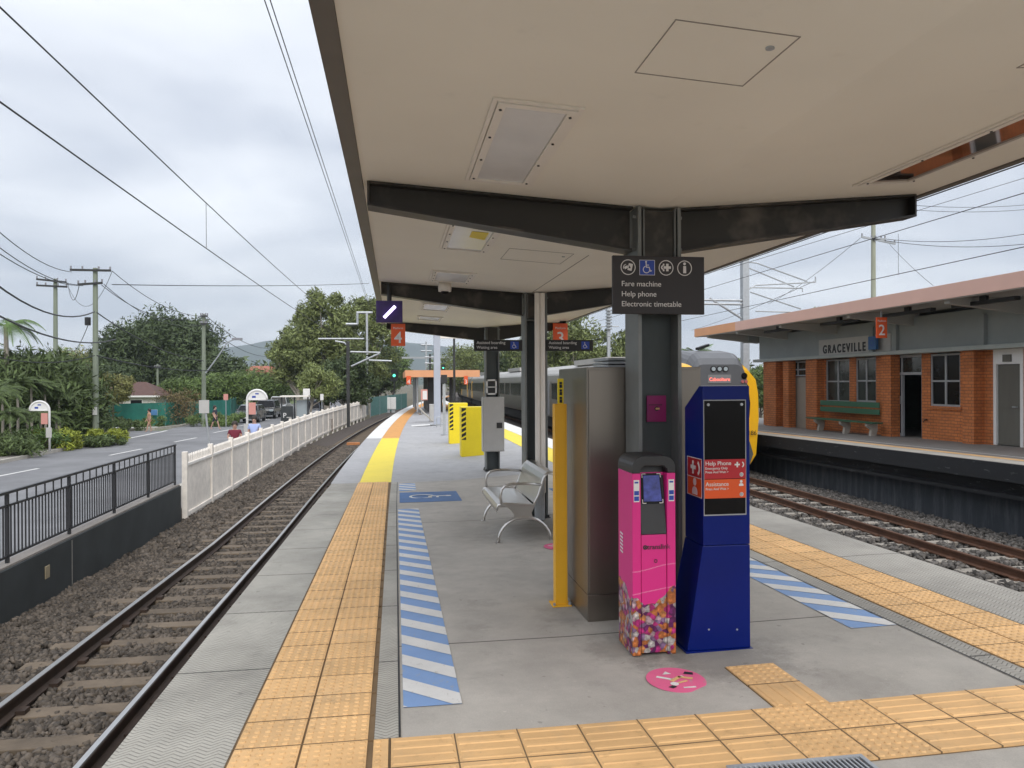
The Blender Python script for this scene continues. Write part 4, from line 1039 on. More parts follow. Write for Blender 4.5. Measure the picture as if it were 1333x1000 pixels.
# small side panels
F = Flat((xu, y0, 0), (0, -1, 0), UZ); F.rect(-.245, r1 + .002, -.012, r2, d=.001); F.build('help_phone_panel', 'red_band', t)
F = Flat((xu, y0, 0), (0, -1, 0), UZ); F.rect(-.245, r0, -.012, r1 - .002, d=.001); F.build('assistance_panel', 'orange_band', t)
F = Flat((xu - .002, y0, 0), (0, -1, 0), UZ)
F.line([(-.247, r0), (-.01, r0), (-.01, r2), (-.247, r2), (-.247, r0)], .004); F.line([(-.247, r1), (-.01, r1)], .004, d=.003)
cross(F, (-.15, (r1 + r2) / 2), .042, .012); handset(F, (-.065, (r1 + r2) / 2), .05); bust(F, (-.125, (r0 + r1) / 2), .085); F.build('pictogram', 'sign_white', t)
# info plate on the first post
yy = 5.15 - .0085; xa, xb = xat(841, yy, 530), xat(866, yy, 530); za, zb_ = hy(853, 549, yy).z, hy(853, 515, yy).z
t = thing('info_plate', ((xa + xb) / 2, yy, za), 'small purple magenta plate fixed to the web of the nearest post', 'plate')
MB().box(xa, xb, yy - .02, yy - .001, za, zb_).build('holder', 'magenta_plate', t, bevel=.002)
F = Flat((0, yy - .02, 0), UX, UZ); F.ring(((xa + xb) / 2, (za + zb_) / 2), .016, .007); F.rect(xa + .012, za + .115, xb - .03, za + .12); F.build('emblem', 'sign_brown', t)
F = Flat((0, yy - .02, 0), UX, UZ); F.rect((xa + xb) / 2 - .008, (za + zb_) / 2 - .006, (xa + xb) / 2 + .02, (za + zb_) / 2 + .006, d=.003); F.build('emblem', 'tactile', t)
# ================================================================ BENCHES
def bench(label, flip, dx, dy, vis=True):
    x0, y0, y1 = 1.14, 8.55, 9.95; z0 = pz(1.4, 9)
    mx_ = (lambda x: 2 * 2.0 - x) if flip else (lambda x: x)
    t = thing('bench', (mx_(1.42), (y0 + y1) / 2, z0), label, 'bench', 'back to back steel benches')
    P = lambda x, y, z: (mx_(x), y, z0 + z)
    # seat pan: rolled sheet
    sec = [(1.135, .33), (1.12, .385), (1.135, .43), (1.18, .452), (1.3, .445), (1.45, .425), (1.54, .42)]
    def sheet(sec, name, th=.008):
        m_ = MB(); n = len(sec)
        for y in (y0 + .02, y1 - .02):
            for s_ in (0, 1):
                for (a, c) in sec: m_.v.append(P(a + s_ * th * .6, y, c - s_ * th))
        q = lambda a, s_, i: a * 2 * n + s_ * n + i
        for i in range(n - 1):
            m_.f += [(q(0, 0, i), q(0, 0, i + 1), q(1, 0, i + 1), q(1, 0, i)), (q(0, 1, i), q(1, 1, i), q(1, 1, i + 1), q(0, 1, i + 1)), (q(0, 0, i), q(0, 1, i), q(0, 1, i + 1), q(0, 0, i + 1)), (q(1, 0, i), q(1, 0, i + 1), q(1, 1, i + 1), q(1, 1, i))]
        m_.f += [(q(0, 0, 0), q(1, 0, 0), q(1, 1, 0), q(0, 1, 0)), (q(0, 0, n - 1), q(0, 1, n - 1), q(1, 1, n - 1), q(1, 0, n - 1))]; m_.mi = [0] * len(m_.f)
        return m_.build(name, 'bench_steel', t, smooth=False)
    sheet(sec, 'seat'); sheet([(1.56, .43), (1.60, .55), (1.645, .70), (1.67, .755), (1.71, .785), (1.77, .79), (1.82, .765)], 'backrest')
    for k, y in enumerate((y0, y1)):
        # frame plate with arched feet
        arc = [(1.12 + .3 + .30 * math.cos(R(a)), .0 + .27 * math.sin(R(a))) for a in range(180, -1, -12)]
        m_ = MB().tube([P(a + .02, y, c + .012) for a, c in arc], .017, 8)
        e = m_.build('leg_frame', 'bench_steel', t, smooth=True); e['_o'] = t['_o']
        pl = [(1.30, .25), (1.54, .25), (1.52, .33), (1.57, .43), (1.13, .42), (1.14, .40), (1.24, .40), (1.29, .36), (1.32, .31)]
        MB().prism([(mx_(a), c + z0) for a, c in pl], (0, y - .006, 0), UX, UZ, UY, .012).build('side_plate', 'bench_steel', e)
        b = MB()
        for a in (1.14, 1.74): b.box(*sorted((mx_(a - .035), mx_(a + .035))), y - .03, y + .03, z0, z0 + .01)
        b.each('foot', 'bench_steel', e)
        MB().tube([P(1.18, y, .43), P(1.165, y, .52), P(1.18, y, .60), P(1.225, y, .645), P(1.30, y, .66), P(1.45, y, .66), P(1.63, y, .645)], .015, 8).build('armrest', 'bench_steel', t, smooth=True)
        MB().tube([P(1.12, y, .37), P(1.14, y, .425), P(1.2, y, .44), P(1.54, y, .415), P(1.60, y, .53), P(1.66, y, .72), P(1.71, y, .775), P(1.82, y, .76)], .013, 8).build('side_rail', 'bench_steel', t, smooth=True)
    return t
bench('stainless steel bench facing the left track, nearer of the two', False, 0, 0)
bench('stainless steel bench facing the right track, mostly behind the yellow post', True, 0, 0)
# ================================================================ YELLOW BOXES and gear at mid platform
def ybox(px0, px1, py0, py1, label):
    p = hp(px0, py1); q = hp(px1, py1 + .5); x0, y0, z0 = p.x, p.y, p.z; x1 = xat(px1, y0, py1); z1 = hy(px0, py0, y0).z
    t = thing('yellow_screen_box', ((x0 + x1) / 2, y0, z0), label, 'guard box', 'yellow guard boxes on the platform')
    MB().box(x0, x1, y0, y0 + .5, z0, z1).build('body', 'box_yellow', t, bevel=.01)
    w_ = (x1 - x0) * .2; F = Flat((x0 + .01, y0, z0), UX, UZ); h0, h1 = (z1 - z0) * .34, (z1 - z0) * .98
    F.rect(0, h0, w_, h1, d=.001); s_ = F.build('hazard_strip', 'black', t); s_['_o'] = t['_o']
    F = Flat((x0 + .01, y0 - .002, z0), UX, UZ); n = 6
    for i in range(n):
        a = h0 + (h1 - h0) * (i + .1) / (n + .3); F.poly([(0, a), (w_, a + w_ * .55), (w_, a + w_ * .95), (0, a + w_ * .4)], d=.001)
    F.build('hazard_stripes', 'box_yellow', s_)
ybox(600.5, 630, 530, 595, 'nearer tall yellow box with hazard stripes, left of the grey cabinet')
ybox(585, 609, 525, 578, 'farther tall yellow box with hazard stripes, partly behind the nearer one')
p = hp(569.5, 553); x, y, z = p.x, p.y, p.z
t = thing('catenary_mast', (x, y, z), 'pale grey square steel mast standing on the platform beyond the canopy', 'mast')
MB().box(x - .15, x + .15, y, y + .3, z, 7).build('post', 'galv_pale', t, bevel=.01); MB().box(x - .32, x + .32, y - .15, y + .45, z, z + .03).build('base_plate', 'galv', t)
zz = hy(580, 432, y).z; MB().box(x + .15, x + 1.05, y, y + .16, zz - .3, zz).build('sign_arm', 'light_frame', t)
y = 42; x = xat(591.5, y, 520); t = thing('light_pole', (x, y, pz(x, y)), 'thin dark pole rising beyond the pale grey platform mast', 'pole')
MB().tube([(x, y, pz(x, y)), (x, y, 5.5)], .07, 10, r1=.055).build('shaft', 'dark_steel', t); MB().box(x - .5, x + .1, y - .1, y + .1, 5.5, 5.58).build('lamp_head', 'dark_steel', t)
p = hp(578.5, 566); x, y, z = p.x, p.y, p.z
t = thing('ticket_post', (x, y, z), 'slim galvanised post with small dark box near the yellow boxes', 'post')
MB().box(x - .05, x + .05, y, y + .1, z, hy(578, 500, y).z).build('post', 'galv', t); MB().box(x - .11, x + .11, y - .05, y + .15, hy(578, 499, y).z, hy(578, 488, y).z).build('box', 'plastic_grey', t)
MB().box(x - .12, x + .12, y - .1, y + .2, z, z + .02).build('base_plate', 'galv', t)
p = hp(570, 555); x, y, z = p.x, p.y - .6, p.z
t = thing('hoop_rail', (x, y, z), 'small grey metal hoop at the foot of the pale mast', 'hoop')
MB().tube([(x - .08, y, z)] + [(x + .09 * math.cos(R(a)), y, z + .35 + .09 * math.sin(R(a))) for a in range(180, -1, -30)] + [(x + .09, y, z)], .02, 8).build('hoop', 'galv', t)
# folded boarding ramp
p = hp(560, 549); x, y, z = p.x, p.y, p.z
t = thing('boarding_ramp', (x, y, z), 'folded boarding ramp with pale sides leaning left of the mast', 'ramp')
MB().hexa([(x - .55, y - .1, z + .35), (x - .4, y - .1, z + .35), (x - .4, y + .9, z + .35), (x - .55, y + .9, z + .35)], [(x - .62, y - .1, z + .42), (x - .47, y - .1, z + .42), (x - .47, y + .9, z + .42), (x - .62, y + .9, z + .42)]).build('side_rail', 'timber_fence', t)
MB().bar((x - .6, y, z + .75), (x + .1, y - .3, z + .03), .12, .05).build('ramp_plate', 'kerb', t); MB().box(x + .0, x + .45, y + .2, y + 1.1, z, z + .85).build('case', 'cabinet_grey', t)
# ================================================================ FAR CANOPY
y = 48; xl, xr = xat(529, y, 486), 5.0; xr = xat(624, y, 484); zc_ = hy(576, 491, y).z; zt = hy(576, 482, y).z
t = thing('platform_shelter', ((xl + xr) / 2, y, pz(3, 48)), 'farther platform shelter with an orange fascia and dark enclosure beneath', 'shelter')
MB().box(xl, xr, y + .01, y + 13, zc_ + .12, zt - .02).build('roof', 'soffit_grey', t)
MB().box(xl - .02, xr + .02, y - .06, y, zc_, zt).build('fascia', 'orange_fascia', t)
MB().box(xl - .08, xl - .02, y - .06, y + 13, zc_, zt).build('fascia', 'orange_fascia', t)
z0 = pz(3, 48)
a, b_ = xat(555.5, y + 3, 500), xat(568, y + 3, 500)
MB().box(a, b_ + .3, y + 1.5, y + 9, z0, zc_ + .1).build('enclosure', 'black', t)
for i in range(3):
    for xx in (xl + .7, ): MB().tube([(xx, y + 1 + i * 5, z0), (xx, y + 1 + i * 5, zc_ + .1)], .06, 8).build('post', 'galv', t)
MB().box(xat(585, y + 2, 500), xat(586.5, y + 2, 500) + .15, y + 2, y + 2.2, z0, zc_ + .1).build('post', 'dark_steel', t)
for n, (a, b_) in (('4', (529, 535)), ('3', (604, 609))):
    x0, x1 = xat(a, y - .3, 495), xat(b_, y - .3, 495)
    s_ = board('platform_number_sign', x0, x1, hy(a, 500.5, y - .3).z, hy(a, 489.5, y - .3).z, y - .3, f'tiny orange sign at the {"left" if n == "4" else "right"} of the far shelter', 'sign', m='sign_orange')
    text(n, .36, ((x0 + x1) / 2, y - .303, hy(a, 499.5, y - .3).z), UX, UZ, 'sign_white', s_, align='CENTER')
x0, x1 = xat(548, y - 1, 510), xat(556.5, y - 1, 510)
t = board('notice_board', x0, x1, hy(552, 521, y - 1).z, hy(552, 507, y - 1).z, y - 1, 'white notice with a red border standing before the far shelter', 'notice', m='noparking')
MB().box(x0 + .1, x1 - .03, y - 1.01, y - 1.002, hy(552, 520, y - 1).z, hy(552, 509, y - 1).z).build('sheet', 'white', t)
MB().tube([(x0 + .03, y - .98, pz(2, 50)), (x0 + .03, y - .98, hy(552, 508, y - 1).z)], .02, 6).build('post', 'galv', t)
# ================================================================ LEFT WALL + RAILING
WX = -4.95
t = thing('retaining_wall', (WX, 10, -1.4), 'low dark grey concrete wall with pale coping left of the track, under the black railing', 'wall')
zt = -.80
MB().box(WX - .22, WX, -6, 18.9, -1.95, zt).build('wall', 'wall_dark', t, bevel=.01)
MB().box(WX - .23, WX - .03, -6, 18.9, zt + .002, zt + .03).build('coping', 'footpath', t)
b = MB()
for yy in (9.0, 9.12, 12.75): b.box(WX - .001, WX + .004, yy, yy + .025, -1.9, zt - .03)
b.each('joint', 'wall_joint', t)
yy = hx(61, 750, WX).y; MB().box(WX - .001, WX + .012, yy - .07, yy + .07, -1.2, -1.02).build('patch', 'wall_patch', t, bevel=.003)
t = thing('railing', (WX - .1, 10, zt), 'black steel balustrade standing on the low dark wall', 'railing')
x = WX - .11
MB().box(x - .025, x + .025, -6, 18.85, .14, .175).build('top_rail', 'railing', t)
MB().box(x - .015, x + .015, -6, 18.85, -.03, .0).build('middle_rail', 'railing', t)
MB().box(x - .015, x + .015, -6, 18.85, -.70, -.67).build('bottom_rail', 'railing', t)
k = 0; y = -4.6
while y < 18.9:
    MB().box(x - .022, x + .022, y - .018, y + .018, zt + .03, .14).build('post', 'railing', t)
    if y + 1.9 < 19.0:
        b = MB(); n = 19
        for i in range(1, n): q = y + 1.95 * i / n; b.box(x - .008, x + .008, q - .008, q + .008, -.67, -.03)
        for i in range(1, 7): q = y + 1.95 * i / 7; b.box(x - .008, x + .008, q - .008, q + .008, .0, .14)
        b.build('baluster_panel', 'railing', t)
    y += 1.95
# ================================================================ WHITE PICKET FENCE (path measured along its foot)
pth = []
for (px, pb, ptop) in ((231, 664, 590), (290, 632, 570), (353, 600, 553), (403, 567.5, 543), (440, 553, 535), (475.5, 541, 528)):
    pass
FP = [(-4.9, 19), (-4.82, 25), (-4.74, 31), (-4.66, 38), (-4.45, 46), (-4.0, 55), (-3.3, 66), (-2.7, 73)]
def fence_x(y): return float(np.interp(y, [b_ for a, b_ in FP], [a for a, b_ in FP]))
t = thing('picket_fence', (-4.8, 18, -1.6), 'long white panel fence with picket tops between the street and the left track', 'fence')
y = 19.05; i = 0
ZB, ZT_ = -1.62, -.12
while y < 72:
    y2 = y + 2.4; xa, xb = fence_x(y), fence_x(y2)
    MB().box(xa - .06, xa + .06, y - .06, y + .06, ZB - .3, ZT_ + .1).build('post', 'picket', t, bevel=.01)
    b = MB(); n = 15; zr = ZT_ - .17
    for j in range(n):
        for (g, za_, zb_) in ((.025, ZB, zr), (.27, zr, ZT_ - .03)):
            f0, f1 = (j + g) / n, (j + 1 - g) / n; X0, X1 = xa + (xb - xa) * f0, xa + (xb - xa) * f1; Y0, Y1 = y + .06 + 2.28 * f0, y + .06 + 2.28 * f1
            b.hexa([(X0 - .012, Y0, za_), (X1 - .012, Y1, za_), (X1 + .012, Y1, za_), (X0 + .012, Y0, za_)], [(X0 - .012, Y0, zb_), (X1 - .012, Y1, zb_), (X1 + .012, Y1, zb_), (X0 + .012, Y0, zb_)])
        ym = (Y0 + Y1) / 2; xm = (X0 + X1) / 2
        b.add([(X0 - .012, Y0, zb_), (X1 - .012, Y1, zb_), (X1 + .012, Y1, zb_), (X0 + .012, Y0, zb_), (xm - .012, ym, ZT_ + .03), (xm + .012, ym, ZT_ + .03)], [(0, 1, 4), (2, 3, 5), (1, 2, 5, 4), (3, 0, 4, 5)])
    b.add([(xa + .001, y + .06, ZB), (xb + .001, y2 - .06, ZB), (xb + .001, y2 - .06, ZT_ - .16), (xa + .001, y + .06, ZT_ - .16)], [(0, 1, 2, 3)])
    b.build('panel', 'picket', t)
    MB().bar((xa + .03, y + .06, ZT_ - .21), (xb + .03, y2 - .06, ZT_ - .21), .04, .06).build('top_rail', 'picket_cap', t)
    MB().bar((xa + .03, y + .06, ZB + .12), (xb + .03, y2 - .06, ZB + .12), .04, .09).build('bottom_rail', 'picket', t)
    y = y2
# green mesh continuation further along
t = thing('mesh_fence', (-2, 80, -1.6), 'grey green mesh fence continuing beyond the white fence near the signal', 'fence')
MB().bar((-2.3, 74, -.7), (1.5, 100, -.7), .03, 1.8).build('mesh', 'teal_box', t)
for i in range(6): q = i / 5; MB().tube([(-2.3 + 3.8 * q, 74 + 26 * q, -1.7), (-2.3 + 3.8 * q, 74 + 26 * q, .35)], .04, 6).build('post', 'galv', t)
# things along the left track
def frame_stake(px, py, h, w_, label):
    p = hz(px, py, -1.55); t = thing('steel_frame', (p.x, p.y, p.z), label, 'frame')
    MB().tube([(p.x, p.y, p.z), (p.x, p.y, p.z + h), (p.x + w_, p.y, p.z + h + .05), (p.x + w_, p.y, p.z)], .03, 6).build('hoop', 'rail_rust_red', t); return t
frame_stake(426, 562, .75, .3, 'small rusty steel hoop on the ballast beside the white fence')
p = hz(450, 580, -1.6); 
t = thing('timber_block', (p.x + .3, p.y, lrz(p.y) - .1), 'short brown timber block lying between the left rails', 'block')
MB().box(p.x + .05, p.x + .7, p.y, p.y + .22, lrz(p.y) - .15, lrz(p.y) - .02).build('block', 'pipe_orange', t, bevel=.01)
# ================================================================ STATION BUILDING (far platform)
BX = 15.45; PXF = 15.15
def z2(y): return -.10 - .012 * (y - 16)
mb = MB(); ys2 = rngY(2, 60, 4)
b0 = 0
def strip2(xs, ys, dz=0):
    m_ = MB()
    for y in ys:
        for x in xs: m_.v.append((x, y, z2(y) + dz))
    n = len(xs)
    for i in range(len(ys) - 1):
        for k in range(n - 1): m_.f.append((i * n + k, i * n + k + 1, (i + 1) * n + k + 1, (i + 1) * n + k)); m_.mi.append(0)
    return m_
struct(strip2([11.9, 14, 19], ys2), 'platform', 'old_concrete'); struct(strip2([11.93, 12.5], ys2, .005), 'edge_paving', 'kerb')
struct(strip2([12.52, 12.80], ys2, .005), 'tactile_paving', 'tactile'); struct(strip2([13.16, 13.22], ys2, .005), 'platform_marking', 'white_paint')
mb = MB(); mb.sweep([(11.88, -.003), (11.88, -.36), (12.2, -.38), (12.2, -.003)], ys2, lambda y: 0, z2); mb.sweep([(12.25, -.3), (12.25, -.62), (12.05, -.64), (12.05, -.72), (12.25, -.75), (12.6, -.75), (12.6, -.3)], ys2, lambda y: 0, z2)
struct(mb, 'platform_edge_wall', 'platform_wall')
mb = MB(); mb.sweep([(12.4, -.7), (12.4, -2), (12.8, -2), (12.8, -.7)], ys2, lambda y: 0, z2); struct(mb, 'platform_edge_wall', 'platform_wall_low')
mb = MB(); mb.box(11.9, 18, 60, 60.3, -2, z2(60)); struct(mb, 'platform_edge_wall', 'platform_wall_low')
def Y(px, x=BX): return hx(px, 520, x).y
def Zb(px, py, x=BX): return hx(px, py, x).z
bl = thing('station_building', (BX, 22, z2(22)), 'single storey orange brick station building with a pink edged flat roof across the tracks', 'building')
GZ = 2.36   # underside of the ledge over the openings
ops = []    # (y_near, y_far, z0, z1, kind)
W3 = (Y(1250), Y(1211), Zb(1250, 530), GZ); DR = (Y(1200), Y(1160), None, GZ); W2 = (Y(1140.5), Y(1114), Zb(1140, 524), GZ); W1 = (Y(1106), Y(1075), Zb(1106, 524), GZ)
LV = (Y(1049), Y(1027), None, GZ); DL = (Y(1019), Y(1011), None, GZ); DN = (Y(1333), Y(1294), None, GZ)
segs = sorted([W3, DR, W2, W1, LV, DL, DN], key=lambda s: s[0])
yA, yB = 10.2, Y(994)
b = MB(); cur = yA
for s in segs:
    if s[0] > cur + .01: b.box(BX, BX + .25, cur, s[0], z2(cur) - .1, GZ)
    if s[2] is not None: b.box(BX, BX + .25, s[0], s[1], z2(s[0]) - .1, s[2])
    cur = s[1]
b.box(BX, BX + .25, cur, yB, z2(yB) - .1, GZ)
b.build('wall', 'brick', bl)
b = MB()
for (a, c) in ((1147, 1160), (1253, 1268), (1050, 1063), (1019.5, 1026.5), (996, 1010)):
    MB().box(PXF, BX - .001, Y(c, PXF), Y(a, PXF), z2(20) - .2, GZ - .001).build('pier', 'brick', bl)
MB().box(PXF, BX - .001, 10.2, 11.4, z2(10) - .2, GZ - .001).build('pier', 'brick', bl)
b = MB()
for s in (W1, W2, W3): b.box(BX - .05, BX, s[0] - .1, s[1] + .1, s[2] - .09, s[2])
b.each('sill', 'brick', bl)
MB().box(BX + .25, BX + 4.5, yA, yB, z2(yB) - .1, 3.3).build('interior', 'interior_green', bl) if False else None
# side walls, back wall
MB().box(BX + .26, BX + 4.5, yB - .25, yB, z2(yB) - .1, 3.4).build('wall', 'brick', bl); MB().box(BX + .26, BX + 4.5, yA, yA + .25, z2(yA) - .1, 3.4).build('wall', 'brick', bl)
MB().box(BX + 4.5, BX + 4.75, yA, yB, z2(yB) - .2, 3.4).build('wall', 'interior_green', bl)
MB().box(BX + .3, BX + 4.45, yA + .3, yB - .3, z2(yB) - .05, z2(yB) + .02).build('floor', 'door_grey', bl)
def window(s, rows=2, lou=False, glass='glass_dark', z0=None):
    y0, y1, zb, zt = s[0], s[1], (z0 if z0 is not None else s[2]), s[3] - .03
    f = MB(); w = .055; x = BX + .03
    for (a, b_, c, d) in ((y0, y0 + w, zb, zt), (y1 - w, y1, zb, zt), (y0 + w, y1 - w, zb, zb + w), (y0 + w, y1 - w, zt - w, zt)): f.box(x, x + .07, a, b_, c, d)
    ym = (y0 + y1) / 2; zm = (zb + zt) / 2 - .03; f.box(x + .002, x + .068, ym - .035, ym + .035, zb + w, zt - w); f.box(x + .004, x + .066, y0 + w, ym - .035, zm - .025, zm + .025); f.box(x + .004, x + .066, ym + .035, y1 - w, zm - .025, zm + .025)
    o = f.build('window', 'frame_grey', bl); o['_o'] = bl['_o']
    MB().box(x + .03, x + .04, y0 + w, y1 - w, zb + w, zt - w).build('pane', glass, o)
    return o
window(W3); window(W2, glass='glass_mid'); window(W1, glass='glass_mid')
# glazed entrance with one leaf open
y0, y1 = DR[0], DR[1]; zg = z2(y0); x = BX + .03
f = MB(); f.box(x, x + .08, y1 - .07, y1, zg, GZ); f.box(x, x + .08, y0, y0 + .05, zg, GZ); f.box(x, x + .08, y0 + .05, y1 - .07, GZ - .09, GZ - .01); f.box(x, x + .08, y0 + .05, y1 - .07, GZ - .62, GZ - .54)
ym = y1 - (y1 - y0) * .33
f.box(x + .002, x + .078, ym - .04, ym + .04, zg, GZ - .62); f.box(x + .004, x + .076, ym + .04, y1 - .07, zg, zg + .1); f.box(x + .004, x + .076, ym + .04, y1 - .07, zg + 1.0, zg + 1.25)
f.box(x + .006, x + .074, ym - .03, ym + .03, GZ - .54, GZ - .09)
o = f.build('door_frame', 'frame_grey', bl); o['_o'] = bl['_o']
MB().box(x + .03, x + .04, ym + .04, y1 - .07, zg + .1, GZ - .62).build('pane', 'glass_dark', o); MB().box(x + .03, x + .04, y0 + .05, y1 - .07, GZ - .54, GZ - .09).build('pane', 'glass_mid', o)
# beige door and louvre bay, narrow door, grey door
MB().box(BX + .05, BX + .1, LV[0], LV[1], z2(27) - .05, Zb(1038, 491)).build('wall_panel', 'door_beige', bl); window((LV[0], LV[1], Zb(1038, 490), GZ), glass='glass_mid')
MB().box(BX + .05, BX + .1, DL[0], DL[1], z2(27) - .05, Zb(1015, 490)).build('door', 'door_beige', bl); MB().box(BX + .05, BX + .1, DL[0], DL[1], Zb(1015, 490) + .01, GZ - .01).build('pane', 'glass_dark', bl)
y0, y1 = DN[0], DN[1]; zg = z2(y0); zd = Zb(1315, 476)
b = MB(); b.box(BX - .02, BX + .2, y1 - .1, y1, zg, GZ); b.box(BX - .02, BX + .2, y0, y0 + .1, zg, GZ); b.box(BX - .02, BX + .2, y0 + .1, y1 - .1, zd + .04, GZ)
b.build('door_surround', 'white', bl)
o = MB().box(BX + .04, BX + .1, y0 + .1, y1 - .1, zg + .01, zd + .03).build('door', 'door_grey', bl); o['_o'] = bl['_o']
b = MB()
for q in (zg + .02, zg + .95, zd - .06): b.box(BX + .03, BX + .039, y0 + .12, y1 - .12, q, q + .06)
b.each('door_rail', 'door_grey', o); MB().tube([(BX + .0, y0 + .2, zg + 1), (BX - .04, y0 + .2, zg + 1), (BX - .04, y0 + .32, zg + 1)], .015, 6).build('handle', 'galv', o)
MB().box(BX - .06, BX - .021, (y0 + y1) / 2 - .13, (y0 + y1) / 2 + .13, zd + .1, GZ - .14).build('vent', 'door_grey', bl)
# ledge and upper wall, roof
MB().box(PXF - .15, BX + .3, yA - .05, yB + .05, GZ + .002, GZ + .12).build('ledge', 'gutter_grey', bl, bevel=.01)
MB().box(PXF + .12, BX + .25, yA, yB, GZ + .122, 3.46).build('upper_wall', 'wall_green_grey', bl)
b = MB()
for px in (1133, 1163, 1276): yy = Y(px, PXF); b.box(PXF + .02, PXF + .119, yy - .11, yy + .11, GZ + .122, 3.3)
b.each('pilaster', 'wall_green_grey', bl)
FX = 13.0; y_end = hx(904, 440, FX).y; zf0 = 3.52; zf1 = 3.86; yn = 9.0
MB().box(FX + .03, BX + 5.2, yn, y_end - .03, zf0 + .06, zf1 - .04).build('roof', 'soffit_grey', bl)
ysp = hx(957, 425, FX).y
b = MB(); b.box(FX, FX + .028, yn, ysp, zf0, zf1); b.build('fascia', 'pink_fascia', bl)
b = MB(); b.box(FX, FX + .028, ysp + .004, y_end, zf0, zf1); b.box(FX + .03, BX + 5.2, y_end - .028, y_end, zf0, zf1); b.build('fascia', 'orange_fascia', bl)
MB().box(FX + .032, FX + .15, yn, y_end - .03, zf0 - .02, zf0 + .055).build('soffit_edge', 'soffit_grey', bl)
yy = 10.5
for px in (1272, 1137, 1044, 985, 945):
    yb_ = Y(px, 14)
    MB().hexa([(FX + .2, yb_ - .09, zf0 - .1), (BX, yb_ - .09, zf0 - .34), (BX, yb_ + .09, zf0 - .34), (FX + .2, yb_ + .09, zf0 - .1)], [(FX + .2, yb_ - .09, zf0 + .05), (BX, yb_ - .09, zf0 + .05), (BX, yb_ + .09, zf0 + .05), (FX + .2, yb_ + .09, zf0 + .05)]).build('roof_beam', 'soffit_grey', bl)
MB().box(BX - .5, BX + .3, yB + .3, y_end - .6, zf0 - .3, zf0 + .05).build('roof_beam', 'wall_green_grey', bl)
for i, px in enumerate((1290, 1190, 1100, 1020)):
    yb_ = Y(px, 14); MB().box(FX + .75, FX + .9, yb_ - 1.0, yb_ + 1.0, zf0 - .15, zf0 - .06).build('batten_light', 'black', bl); MB().box(FX + .78, FX + .87, yb_ - .1, yb_ + .1, zf0 - .06, zf0 + .05).build('bracket', 'black', bl)
# name letters
yy0 = Y(1156, PXF); yy1 = Y(1063, PXF)
MB().box(PXF + .1, PXF + .118, yy0, yy1, GZ + .14, GZ + .68).build('name_board', 'name_board', bl)
text('GRACEVILLE', .40, (PXF + .095, Y(1068.5, PXF), GZ + .2), (0, -1, 0), UZ, 'black', bl, name='name_letters', bold=.012, ext=.01, sx=.86, track=1.4)
y0 = Y(1141, PXF - .1); y1 = Y(1131, PXF - .1); t = thing('blue_screen', (PXF, (y0 + y1) / 2, GZ + .3), 'small dark blue square display beside the station name letters', 'display')
MB().box(PXF - .12, PXF - .02, y0, y1, GZ + .2, GZ + .62).build('housing', 'sign_blue', t, bevel=.01)
F = Flat((PXF - .12, 0, 0), (0, -1, 0), UZ); F.ring((-(y0 + y1) / 2, GZ + .41), .1, .02); F.build('emblem', 'pict_blue', t)
yy = Y(1147.5, 13.2); x = 13.2; d = ray(1147.5, 427)
z1, z0 = hx(1147.5, 413, x).z, hx(1147.5, 440, x).z
xs = hy(1141, 427, yy).x; xe = hy(1155, 427, yy).x
t = board('platform_number_sign', xs, xe, z0, z1, yy, 'orange sign with a white 2 hanging under the station roof', 'sign', m='sign_orange', group='orange platform number signs')
text('2', (z1 - z0) * .72, ((xs + xe) / 2, yy - .003, z0 + (z1 - z0) * .14), UX, UZ, 'sign_white', t, align='CENTER', bold=.003); text('Platform', (z1 - z0) * .13, ((xs + xe) / 2, yy - .003, z0 + (z1 - z0) * .78), UX, UZ, 'sign_white', t, align='CENTER')
MB().box((xs + xe) / 2 - .02, (xs + xe) / 2 + .02, yy + .01, yy + .03, z1, zf0 - .02).build('hanger', 'galv', t)
# green bench by the brick wall
ya, yb_ = Y(1146, 14.9), Y(1058, 14.9); zg = z2((ya + yb_) / 2)
t = thing('green_bench', (14.9, (ya + yb_) / 2, zg), 'long green slatted bench on concrete supports against the brick wall', 'bench')
o = MB()
for i in range(2): o.box(14.62 + i * .2, 14.8 + i * .2, ya, yb_, zg + .42, zg + .46)
o.each('seat_slat', 'bench_green', t, bevel=.005)
o = MB()
for i in range(2): o.box(15.06, 15.09, Y(1146, 15.1), Y(1069, 15.1), zg + .68 + i * .22, zg + .85 + i * .22)
o.each('back_slat', 'bench_green', t, bevel=.005)
for q in (.08, .45, .85):
    yy = ya + (yb_ - ya) * q; MB().prism([(14.66, zg + .41), (15.02, zg + .41), (15.02, zg + .2), (14.96, zg), (14.78, zg), (14.82, zg + .22), (14.66, zg + .33)], (0, yy, 0), UX, UZ, UY, .12).build('leg', 'kerb', t)
t = thing('wall_tap', (BX, Y(1208), .9), 'small rusty tap fixed on the brick beside the station entrance', 'tap')
yt = Y(1207); zt_ = Zb(1207, 547); MB().tube([(BX, yt, zt_), (BX - .1, yt, zt_), (BX - .12, yt, zt_ - .07)], .016, 6).build('spout', 'rail_rust', t); MB().box(BX - .08, BX - .06, yt - .08, yt + .08, zt_ + .02, zt_ + .04).build('handle', 'rail_rust', t)
